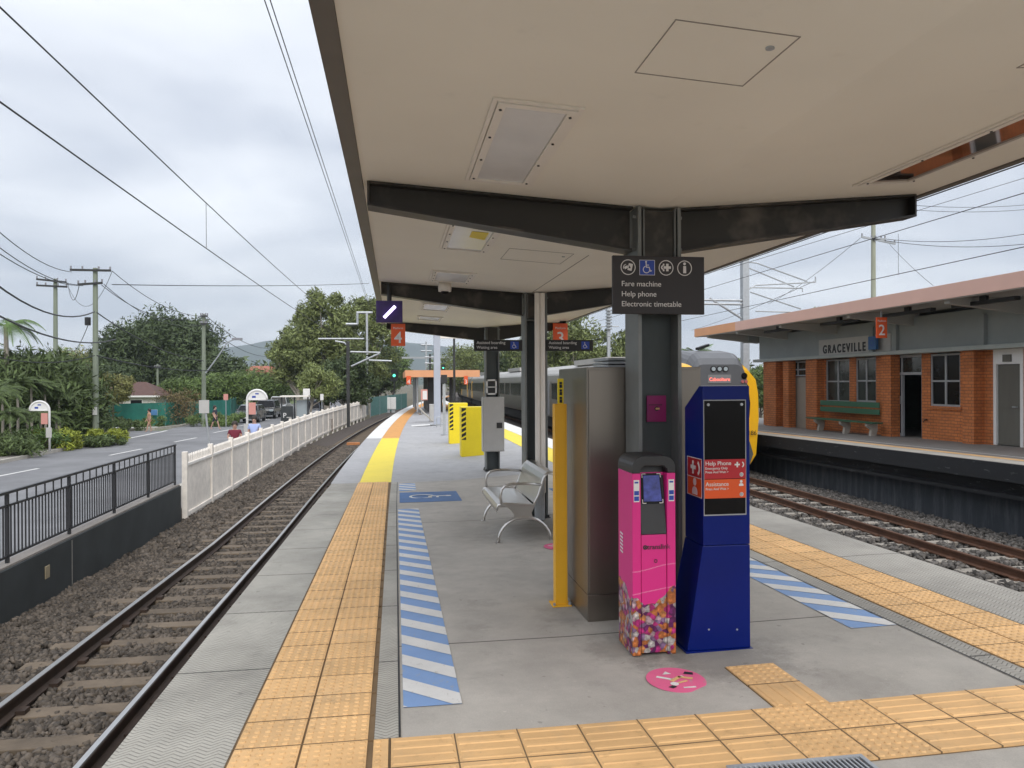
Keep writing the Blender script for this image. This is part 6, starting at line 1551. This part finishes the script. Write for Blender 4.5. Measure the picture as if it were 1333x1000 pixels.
palm(at(905, 62, -1.9), hgt(905, 462, 62, -1.9), 2.1, 16, 'bright green palm crown just above the train nose', 71, droop=.6, w=.5)
tree(at(1085, 60, -1.9), hgt(1085, 386, 60, -1.9), 2.6, 'tree top showing over the station roof by the pale pole', 72, 'leaf_mid', clumps=40, per=80, size=.3, crown_lo=.4)
tree(at(990, 64, -1.9), hgt(990, 475, 64, -1.9), 2.6, 'green tree in the gap between train nose and brick station', 73, 'leaf_mid', clumps=40, per=80, size=.3, crown_lo=.1)
tree(at(957, 90, -1.9), hgt(957, 462, 90, -1.9), 3.0, 'distant tree beneath the station roof corner', 74, 'leaf_gum', clumps=40, per=70, size=.35, crown_lo=.1)
# palms and garden at far left
palm(at(8, 46), hgt(8, 425, 46), 2.3, 14, 'tall palm with drooping fronds at the left frame edge', 80, droop=.85, w=.5)
rgp = random.Random(8)
for i, (px, Yd, hh, L) in enumerate(((2, 40, 2.95, 1.87), (22, 42, 3.28, 1.87), (40, 43, 3.20, 1.80), (58, 44, 3.03, 1.73), (76, 45, 2.62, 1.58), (12, 38, 1.89, 1.58), (34, 39, 1.97, 1.58), (52, 41, 1.72, 1.44), (72, 42, 1.64, 1.37), (-18, 38, 2.79, 1.87))):
    palm(at(px, Yd), hh, L, 30, 'clumping garden palm by the bus stop, ' + ('rear row at the frame edge', 'rear row second', 'rear row middle', 'rear row fourth', 'rear row nearest the poles', 'front row leftmost', 'front row second', 'front row behind the sign', 'front row right end', 'cut off by the left frame edge')[i], 90 + i, 'leaf_bush', droop=.8, w=.24, trunk=.06, group='clumping palms in the garden')
for i, (px, Yd, r_, h_, lf, lab) in enumerate(((20, 37, 1.3, 1.1, 'leaf_bush', 'low strappy grey green shrub at the kerb by the frame edge'), (-8, 36, 1.2, 1.0, 'leaf_bush', 'low strappy shrub cut by the left frame edge'), (50, 39.5, 1.2, 1.1, 'leaf_palm', 'bright green shrub just left of the bus stop post'), (73, 40, .9, 1.0, 'leaf_yellow', 'yellow green shrub right of the bus stop post'), (80, 50, .75, 1.7, 'leaf_purple', 'smaller purple leaved shrub left of the tall pole'), (98, 50, .6, 2.1, 'leaf_purple', 'taller purple leaved shrub left of the tall pole'), (92, 41.5, 1.6, .6, 'leaf_bush', 'low spreading shrub in the kerbside bed'), (118, 42.5, 1.5, .6, 'leaf_bush', 'low shrub at the foot of the tall pole'), (135, 43, .8, .8, 'leaf_yellow', 'small yellow green shrub right of the tall pole'), (150, 55, 1.6, .8, 'leaf_bush', 'low shrub under the young street tree'), (180, 58, 1.5, .8, 'leaf_mid', 'low green shrub by the walking woman'), (110, 54, 1.8, .9, 'leaf_bush', 'low shrub behind the traffic island'), (268, 60, 1.6, 1.0, 'leaf_mid', 'green shrub at the foot of the lamp pole'), (288, 62, 1.4, 1.0, 'leaf_mid', 'green shrub beside the walking man'), (232, 63, 1.0, 2.6, 'leaf_dry', 'twiggy brownish bush before the green mesh fence'))):
    bush(at(px, Yd), r_, h_, lab, 200 + i, lf)
for i, (px, Yd, r_, h_) in enumerate(((0, 47, 2.4, 4.9), (25, 47, 2.3, 4.7), (50, 47.5, 2.2, 4.5), (74, 48, 1.6, 3.4))):
    bush(at(px, Yd), r_, h_, 'tall dense shrub behind the clumping palms, ' + ('leftmost', 'second from the left', 'third from the left', 'right end near the purple shrubs')[i], 240 + i, 'leaf_bush', n=60, per=110, size=.3, group='dense shrubs behind the palms')
tree(at(-150, 62), 9, 4.5, 'leafy tree beside the garden outside the left frame edge', 61, 'leaf_mid', clumps=50, per=70, size=.4, crown_lo=.2)
tree(at(-330, 58), 8, 4.2, 'second leafy tree outside the left frame edge', 62, 'leaf_olive', clumps=50, per=70, size=.4, crown_lo=.2)
# far woodland reads as one mass, on both sides of the line
rg = np.random.default_rng(77); n = 420
xs = np.concatenate([rg.uniform(-230, -3, 260), rg.uniform(28, 260, 160)]); ysf = rg.uniform(150, 300, n)
hs = rg.uniform(3.5, 8.5, n); cen = np.stack([xs, ysf, -2 + hs * .6], 1); V = leaves(rg, cen, hs * .75, 70, 1.5, aspect=1.3)
tag(fast('far_wood', V, quadidx(V), 'leaf_far', kind='stuff'), 'far belt of trees reading as one green mass below the hills')
# ================================================================ HILLS
def hills(name, y0, prof, seed, m='hill', label=None):
    """terrain ridge: grid rising to a skyline given by (px, py) in the photograph's bearings, with depth behind it"""
    rg = random.Random(seed); pts = []
    px = -600
    while px <= 1900:
        py = float(np.interp(px, [a for a, b_ in prof], [b_ for a, b_ in prof])); p = hy(px, py, y0); pts.append((p.x, p.z + rg.uniform(-3, 3))); px += 12
    mb = MB(); rows = [(-.28, 0), (-.2, .22), (-.12, .5), (-.05, .82), (0, 1.0), (.08, .8), (.2, .1)]
    for (dy, k) in rows:
        for i, (x, h) in enumerate(pts): mb.v.append((x * (1 + dy), y0 * (1 + dy), -6 + (h + 6) * k * (1 + (.08 * math.sin(i * .9 + dy * 40) if 0 < k < 1 else 0))))
    n_ = len(pts)
    for i in range(len(rows) - 1):
        for k in range(n_ - 1): mb.f.append((i * n_ + k, i * n_ + k + 1, (i + 1) * n_ + k + 1, (i + 1) * n_ + k)); mb.mi.append(0)
    o = mb.build(name, m, smooth=True); o['kind'] = 'structure'; return o
hills('hills', 2600, [(-700, 470), (100, 468), (250, 462), (300, 452), (335, 446), (400, 440), (470, 444), (520, 446), (560, 449), (610, 455), (660, 462), (720, 470), (900, 478), (2200, 480)], 1)
hills('hills', 1500, [(-700, 485), (200, 482), (330, 476), (420, 482), (520, 484), (600, 478), (760, 482), (1000, 488), (2200, 488)], 2)
# ================================================================ HOUSES, FENCE
def house(px, Yd, w_, d_, hw, hr, roof, label, wallm='house_white', gap=True):
    x, y, z = at(px, Yd); t = thing('house', (x, y, z), label, 'house')
    MB().box(x - w_ / 2, x + w_ / 2, y, y + d_, z, z + hw).build('wall', wallm, t)
    e = .5; ax, bx_, ay, by = x - w_ / 2 - e, x + w_ / 2 + e, y - e, y + d_ + e; zz = z + hw
    r_ = MB().add([(ax, ay, zz), (bx_, ay, zz), (bx_, by, zz), (ax, by, zz), (ax + d_ * .38, (ay + by) / 2, zz + hr), (bx_ - d_ * .38, (ay + by) / 2, zz + hr)], [(0, 1, 5, 4), (1, 2, 5), (2, 3, 4, 5), (3, 0, 4), (0, 3, 2, 1)]).build('roof', roof, t); r_['_o'] = t['_o']
    b = MB().box(ax, bx_, ay - .06, ay - .001, zz - .12, zz + .04).build('gutter', 'white', r_)
    for i in range(3):
        a = x - w_ / 2 + w_ * (.12 + .3 * i); o = MB().box(a, a + w_ * .14, y - .05, y - .001, z + hw * .45, z + hw * .85).build('window', 'white', t); o['_o'] = t['_o']
        MB().box(a + .08, a + w_ * .14 - .08, y - .06, y - .051, z + hw * .45 + .08, z + hw * .85 - .08).build('pane', 'glass_dark', o)
    return t
house(142, 78, 8.4, 6, 2.1, 1.35, 'roof_brown', 'white house with a dark brown hip roof behind the tall pole')
house(101, 90, 4.6, 5, 2.5, 1.3, 'roof_grey', 'house with a pale grey roof behind the brown roofed house')
house(338, 150, 9, 8, 4.0, 2.6, 'roof_red', 'distant house with an orange red roof above the street trees')
t = thing('timber_fence', at(95, 66), 'weathered timber paling fence in front of the brown roofed house', 'fence')
a, c = at(60, 66), at(160, 66)
n = 60
b = MB()
for i in range(n): q = a[0] + (c[0] - a[0]) * i / n; b.box(q, q + (c[0] - a[0]) / n * .9, 66, 66.03, GZ_, GZ_ + 1.75 + .04 * math.sin(i * 3))
b.build('paling', 'timber_fence', t); MB().box(a[0], c[0], 66.031, 66.09, GZ_ + .5, GZ_ + .6).build('rail', 'timber_fence', t); MB().box(a[0], c[0], 66.031, 66.09, GZ_ + 1.3, GZ_ + 1.4).build('rail', 'timber_fence', t)
t = thing('mesh_fence', at(200, 62), 'temporary fence wrapped in green shade mesh along the corner block', 'fence')
pts = [at(68, 57.5)[:2], at(140, 59.5)[:2], at(215, 62)[:2], at(262, 66)[:2], at(300, 72)[:2], (-16.6, 88)]
for a, c in zip(pts, pts[1:]):
    L = math.dist(a, c); k = max(1, int(L / 3.2))
    for i in range(k):
        p0 = [a[j] + (c[j] - a[j]) * i / k for j in (0, 1)]; p1 = [a[j] + (c[j] - a[j]) * (i + 1) / k for j in (0, 1)]
        MB().bar((*p0, GZ_ + .95), (*p1, GZ_ + .95), .03, 1.7).build('mesh_panel', 'mesh_green', t); MB().tube([(*p0, GZ_), (*p0, GZ_ + 1.95)], .035, 6).build('post', 'teal_box', t)
x, y, z = at(200, 61.5); t = thing('blue_notice', (x, y, z), 'small bright blue notice hung on the green mesh fence', 'notice'); q = hy(200, 537, 61.2); MB().box(q.x - .27, q.x + .27, 61.1, 61.14, q.z - .2, q.z + .2).build('panel', 'notice_blue', t); MB().box(q.x - .28, q.x + .28, 61.141, 61.16, q.z - .21, q.z + .21).build('frame', 'white', t)
# ================================================================ BUS STOP SIGNS AND STREET SIGNS
def busstop(px, base, top, wpx, label, zb, flip=1):
    p = hz(px, base, zb); Yd = p.y; t = thing('bus_stop_sign', (p.x, Yd, zb), label, 'bus stop sign', 'white curved bus stop signs')
    k = 1 / 1000 * Yd * 1.0; hh = hy(px, top, Yd).z - zb; r_ = wpx * k / 2; x = p.x; zc = zb + hh - r_
    pts = [(x, Yd, zb), (x, Yd, zc)] + [(x - flip * (r_ - r_ * math.cos(R(a))), Yd, zc + r_ * math.sin(R(a))) for a in range(15, 181, 15)]
    b = MB().tube(pts, .05, 8); b.tube([(x, Yd, zc), (x - flip * 2 * r_, Yd, zc)], .035, 6); b.build('post', 'white', t, smooth=True)
    F = Flat((x - flip * r_, Yd, zc), UX, UZ); F.poly(circ((0, 0), r_ - .03, 20, 0, 180), d=-.01, t=.02); F.build('sign_face', 'pale_blue' if False else 'white', t)
    F = Flat((x - flip * r_, Yd - .015, zc), UX, UZ); F.rect(-.07, r_ * .55, .07, r_ * .68); F.rect(-.2, r_ * .2, -.05, r_ * .4); F.build('emblem', 'pict_blue', t)
    s_ = flip; F = Flat((x, Yd - .02, zc), UX, UZ); F.rect(*( (-.34, -.62, -.06, -.12) if flip > 0 else (.07, -.62, .35, -.12)), d=0, t=.02); F.build('no_parking_plate', 'noparking', t)
    b = MB().box(x - .12, x + .12, Yd - .09, Yd - .06, zb + hh * .28, zb + hh * .48).build('timetable_case', 'cabinet_grey', t)
    return t
busstop(64.5, 588, 522.5, 22, 'white curved bus stop post in front of the clumping palms', -1.47)
busstop(322, 592, 508, 24, 'white curved bus stop post rising behind the white picket fence', -1.42, flip=-1)
def plate(px, base, pt, pb, w_, Yd, label, zb=-1.6, m='cabinet_grey', lean=0, cat='road sign'):
    x = xat(px, Yd, 520); t = thing('road_sign', (x, Yd, zb), label, cat); z1, z0 = hy(px, pt, Yd).z, hy(px, pb, Yd).z; wx = w_ * Yd / 1000 / 2
    MB().tube([(x + lean, Yd, zb), (x, Yd, z1)], .03, 8).build('post', 'galv', t); MB().box(x - wx, x + wx, Yd - .05, Yd - .035, z0, z1).build('plate', m, t, bevel=.002); return t
plate(266, 600, 521, 538, 12, 22.5, 'grey back of a leaning road sign standing behind the picket fence', -1.42, lean=.25)
plate(294, 556, 513, 521, 5.5, 58, 'small red and white parking sign before the green mesh fence', m='noparking')
plate(399, 545, 506, 520, 8.5, 60, 'pale rectangular sign beside the roadside advertising shelter', m='white')
plate(419, 540, 513, 521, 4, 56, 'small white sign on a thin post below the gum trees', m='white')
x, Yd = xat(382, 58, 530), 58
t = thing('bus_shelter', (x, Yd, -1.6), 'dark grey advertising bus shelter with a white P on its black panel', 'bus shelter')
x0, x1 = xat(365.5, Yd, 530), xat(381, Yd, 530); z1, z0 = hy(373, 529, Yd).z, -1.5
MB().box(x0, x1, Yd, Yd + .15, z0, z1).build('advert_panel', 'wall_dark', t, bevel=.01)
text('P', .5, (x0 + .14, Yd - .004, hy(373, 542, Yd).z - .1), UX, UZ, 'white', t, name='panel_letter'); F = Flat((0, Yd, 0), UX, UZ); zz = hy(373, 543, Yd).z; F.rect(x0 + .4, zz - .06, x0 + .75, zz); F.build('panel_print', 'cabinet_grey', t)
zt = hy(380, 517, Yd).z; x2 = xat(399.5, Yd, 530)
MB().box(x0 - .05, x2 + .1, Yd - .1, Yd + 1.6, zt, zt + .1).build('roof', 'light_frame', t)
for q in (x0 - .02, x1 + .05, x2): MB().box(q, q + .1, Yd + .16, Yd + .26, -1.6, zt).build('post', 'wall_dark', t)
MB().box(x1 + .2, x2 - .05, Yd + .5, Yd + .53, -1.3, zt - .25).build('glass_panel', 'lamp_glass', t)
# ================================================================ CARS
def car(px, Yd, paint, label, kind='hatch', x=None):
    x = xat(px, Yd, 530) if x is None else x; z = -1.6; t = thing('parked_car', (x, Yd, z), label, 'car', 'cars parked along the street')
    L, W, H_ = (4.5, 1.78, 1.45) if kind == 'sedan' else (4.6, 1.85, 1.68) if kind == 'suv' else (5.2, 1.9, 1.8)
    # side profile in (y,z), lower body
    lo = [(0, .35), (0.02, .75), (.12, .92), (L - .9 if kind != 'ute' else L * .62, .98), (L - .1, .82), (L, .55), (L - .05, .32), (.05, .28)]
    lo = [(0, .32), (.0, .72), (.1, .93), (L * .28, 1.0), (L * .8, .98), (L - .12, .85), (L, .6), (L - .03, .3)]
    hw = W / 2
    def hull(prof, w0, w1, m, name, par, zlo, zhi):
        b = MB(); n = len(prof)
        for s_ in (-1, 1):
            for (a, c) in prof:
                k = w0 + (w1 - w0) * min(1, max(0, (c - zlo) / (zhi - zlo))); b.v.append((x + s_ * k, Yd + a, z + c))
        b.f = [tuple(range(n)), tuple(reversed(range(n, 2 * n)))] + [(i, (i + 1) % n, (i + 1) % n + n, i + n) for i in range(n)]; b.mi = [0] * len(b.f)
        return b.build(name, m, par, bevel=.05)
    bd = hull(lo, hw, hw * .96, paint, 'body', t, .3, 1.0); bd['_o'] = t['_o']
    if kind == 'ute': cb = [(L * .2, .96), (L * .26, H_ - .06), (L * .32, H_), (L * .56, H_), (L * .62, H_ - .08), (L * .74, .97)]
    else: cb = [(L * .18, .97), (L * .28, H_ - .06), (L * .36, H_), (L * .74, H_ - .02), (L * .84, H_ - .12), (L * .93, .95)]
    cbn = hull(cb, hw * .95, hw * .76, paint, 'cabin', t, .95, H_); cbn['_o'] = t['_o']
    kw = lambda c: hw * (.95 + (.76 - .95) * (c - .95) / (H_ - .95))
    (a0, c0_), (a1, c1_) = cb[0], cb[1]; q0, q1 = kw(c0_ + .05) - .06, kw(c1_) - .06
    MB().hexa([(x - q0, Yd + a0 + .01, z + c0_ + .06), (x + q0, Yd + a0 + .01, z + c0_ + .06), (x + q1, Yd + a1 - .05, z + c1_ - .02), (x - q1, Yd + a1 - .05, z + c1_ - .02)], [(x - q0, Yd + a0 + .1, z + c0_ + .03), (x + q0, Yd + a0 + .1, z + c0_ + .03), (x + q1, Yd + a1 + .05, z + c1_ - .06), (x - q1, Yd + a1 + .05, z + c1_ - .06)]).build('windscreen', 'gloss_black', cbn)
    (a2, c2_), (a3, c3_) = cb[-3], cb[-1]
    for s_ in (-1, 1):
        zb_, zt_ = 1.04, H_ - .14; k0, k1 = kw(zb_) + .008, kw(zt_) + .008
        for (f0, f1) in ((.16, .52), (.55, .86)):
            ya, yb_ = cb[0][0] + (cb[-1][0] - cb[0][0]) * f0, cb[0][0] + (cb[-1][0] - cb[0][0]) * f1
            MB().hexa([(x + s_ * k0, Yd + ya, z + zb_), (x + s_ * k0, Yd + yb_, z + zb_), (x + s_ * k1, Yd + yb_ - .08, z + zt_), (x + s_ * k1, Yd + ya + .12, z + zt_)], [(x + s_ * (k0 - .03), Yd + ya, z + zb_), (x + s_ * (k0 - .03), Yd + yb_, z + zb_), (x + s_ * (k1 - .03), Yd + yb_ - .08, z + zt_), (x + s_ * (k1 - .03), Yd + ya + .12, z + zt_)]).build('side_window', 'gloss_black', cbn)
    for a in (.85, L - .9):
        for s_ in (-1, 1):
            w_ = MB().tube([(x + s_ * (hw - .2), Yd + a, z + .33), (x + s_ * (hw + .01), Yd + a, z + .33)], .33, 18).build('wheel', 'tyre', t); w_['_o'] = t['_o']
            MB().tube([(x + s_ * (hw - .0), Yd + a, z + .33), (x + s_ * (hw + .02), Yd + a, z + .33)], .21, 14).build('rim', 'rim', w_)
    for s_ in (-1, 1): MB().box(*sorted((x + s_ * (hw - .42), x + s_ * (hw - .1))), Yd - .03, Yd + .06, z + .68, z + .84).build('headlight', 'lamp_glass', t, bevel=.01)
    MB().box(x - .5, x + .5, Yd - .02, Yd + .05, z + .5, z + .66).build('grille', 'black', t); MB().box(x - .19, x + .19, Yd - .045, Yd - .021, z + .38, z + .48).build('number_plate', 'white', t)
    for s_ in (-1, 1): MB().box(*sorted((x + s_ * (hw * .93), x + s_ * (hw * .93 + .2))), Yd + L * .3, Yd + L * .3 + .12, z + .98, z + 1.1).build('mirror', paint, t, bevel=.02)
    return t
car(320, 64, 'car_grey', 'grey sedan parked nearest, partly behind the bus stop post', 'sedan')
car(343, 71, 'car_black', 'black four wheel drive parked behind the grey sedan', 'suv')
car(360, 82, 'car_white', 'white utility truck approaching beyond the black car', 'ute')
car(402, 66, 'car_navy', 'dark car half hidden behind the bus shelter and fence', 'suv')
# ================================================================ PEOPLE
def skin(name, chain, m, par, lev=2):
    """chain: list of (index, parent, (x,y,z), radius) grown with Skin + Subdivision"""
    me = bpy.data.meshes.new(name); me.from_pydata([c[2] for c in chain], [(c[1], c[0]) for c in chain if c[1] is not None], [])
    o = bpy.data.objects.new(name, me); COL.objects.link(o); o.modifiers.new('skin', 'SKIN'); sv = me.skin_vertices[0].data
    for i, c in enumerate(chain): sv[i].radius = (c[3], c[3]) if not isinstance(c[3], tuple) else c[3]
    sv[0].use_root = True; sb = o.modifiers.new('sub', 'SUBSURF'); sb.levels = lev; sb.render_levels = lev
    ev = bpy.data.meshes.new_from_object(o.evaluated_get(bpy.context.evaluated_depsgraph_get())); bpy.data.objects.remove(o)
    ev.name = name; ev.materials.clear(); ev.materials.append(M(m)); ev.polygons.foreach_set('use_smooth', [True] * len(ev.polygons))
    ob = bpy.data.objects.new(name, ev); COL.objects.link(ob); ob.parent = par; ob['_o'] = par['_o']; return ob
def person(loc, h, rz, top, bottom, label, stride=.16, hair='hair', arms='down', shorts=False, skirt=False):
    t = thing('person', loc, label, 'person'); t.rotation_euler.z = rz; k = h / 1.7
    P = lambda x, y, z: (x * k, y * k, z * k)
    sw = .1 if arms == 'down' else 0
    fa = -.28 if arms == 'front' else -.05
    el = [(.23, .03, 1.12), (.25, fa - .02, .90), (.25, fa - .05, .80)] if arms == 'down' else [(.24, .0, 1.14), (.12, -.24, 1.08), (.06, -.28, 1.1)]
    ch = [(0, None, P(0, 0, .95), .13 * k), (1, 0, P(0, 0, 1.12), .12 * k), (2, 1, P(0, .01, 1.32), .135 * k), (3, 2, P(0, .01, 1.44), .055 * k), (4, 3, P(0, -.01, 1.52), .075 * k), (5, 4, P(0, -.015, 1.6), .09 * k), (6, 5, P(0, 0, 1.67), .06 * k)]
    n = 7
    for s_ in (-1, 1):
        ch += [(n, 2, P(s_ * .17, .01, 1.38), .055 * k)]
        q = n; n += 1
        for j, (a, b_, c) in enumerate(el): ch.append((n, q, P(s_ * a, b_ + (s_ * sw * j * .5), c), (.042, .032, .026)[j] * k)); q = n; n += 1
        for f in range(5):
            a, b_, c = el[-1]; a2 = a + (f - 2) * .014; hh = (.06, .085, .09, .085, .07)[f]
            d_ = (0, -.3, -1) if arms == 'down' else (-.6, -.3, .1)
            if f == 0: d_ = (-.6, -.5, -.6)
            ch.append((n, q, P(s_ * (a2 + d_[0] * hh), b_ + (s_ * sw) + d_[1] * hh, c + d_[2] * hh), .009 * k)); n += 1
        st = s_ * stride
        ch.append((n, 0, P(s_ * .09, st * .1, .86), .085 * k)); ch.append((n + 1, n, P(s_ * .1, -st * .5 - .02, .48), .055 * k)); ch.append((n + 2, n + 1, P(s_ * .1, -st + .02, .09), .036 * k)); ch.append((n + 3, n + 2, P(s_ * .11, -st - .12, .03), .032 * k)); n += 4
    bd = skin('body', ch, 'skin', t)
    tp = [(0, None, P(0, 0, .93), .145 * k), (1, 0, P(0, 0, 1.12), .14 * k), (2, 1, P(0, .01, 1.33), .15 * k), (3, 2, P(0, .01, 1.42), .09 * k)]; n = 4
    for s_ in (-1, 1): tp += [(n, 2, P(s_ * .175, .01, 1.38), .07 * k), (n + 1, n, P(s_ * .22, .03, 1.2), .06 * k)]; n += 2
    skin('shirt', tp, top, t)
    lg = [(0, None, P(0, 0, .94), .14 * k)]; n = 1
    for s_ in (-1, 1):
        st = s_ * stride; lg += [(n, 0, P(s_ * .09, st * .1, .84), .1 * k), (n + 1, n, P(s_ * .1, -st * .45, .52), .07 * k)]; n += 2
        if not shorts: lg += [(n, n - 1, P(s_ * .1, -st + .02, .14), .055 * k)]; n += 1
    skin('trousers', lg, bottom, t)
    hb_ = MB(); hb_.ball(P(0, .03, 1.64), .118 * k, sz=1.05); hb_.ball(P(0, .06, 1.56), .085 * k, sz=1.2); o = hb_.build('hair', hair, None, smooth=True); o.parent = t
    b = MB()
    for s_ in (-1, 1): b.ball(P(s_ * .032, -.1, 1.585), .013 * k, nu=8, nv=6)
    me = b; o = me.build('eye', 'black', None); o.parent = t
    b = MB(); b.ball(P(0, -.112, 1.56), .016 * k, sz=1.5, nu=8, nv=6); o = b.build('nose', 'skin', None); o.parent = t
    b = MB(); b.ball(P(0, -.098, 1.525), .022 * k, sz=.35, nu=8, nv=6); o = b.build('mouth', 'noparking', None); o.parent = t
    return t
pz_, Yp = -1.42, 28.4
person((xat(305.5, Yp, 560), Yp, pz_), 1.62, R(10), 'maroon', 'cloth_dark', 'person in a dark maroon shirt walking behind the white picket fence', arms='front')
Yp = 31.0; person((xat(331, Yp, 560), Yp, pz_), 1.70, R(-5), 'pale_blue', 'cloth_dark', 'person in a pale blue shirt beside the bus stop post behind the fence', arms='down')
Yp = 54; x = xat(194, Yp, 555); person((x, Yp, -1.6), 1.5, R(-60), 'cloth_tan', 'cloth_tan', 'person in light tan clothes walking near the traffic island', stride=.2, shorts=True)
Yp = 56; x = xat(280, Yp, 550); person((x, Yp, -1.6), 1.62, R(70), 'cloth_dark', 'cloth_dark', 'person in dark clothes striding before the lamp pole', stride=.28, shorts=True)
# ================================================================ HAZE
hb = MB().box(-4900, 4900, -310, 3400, -3.2, 330).build('haze', 'black'); hb['kind'] = 'stuff'
hm = bpy.data.materials.new('haze_air'); hm.use_nodes = True; t_ = hm.node_tree; t_.nodes.clear(); o_ = nd(t_, 'ShaderNodeOutputMaterial'); v_ = nd(t_, 'ShaderNodeVolumePrincipled')
v_.inputs['Color'].default_value = (.80, .90, 1, 1); v_.inputs['Density'].default_value = .0003; v_.inputs['Anisotropy'].default_value = .2; t_.links.new(v_.outputs[0], o_.inputs['Volume'])
hb.data.materials.clear(); hb.data.materials.append(hm); tag(hb, 'thin humid air that fades the distant hills')
for o in list(bpy.data.objects):
    if '_o' in o: del o['_o']
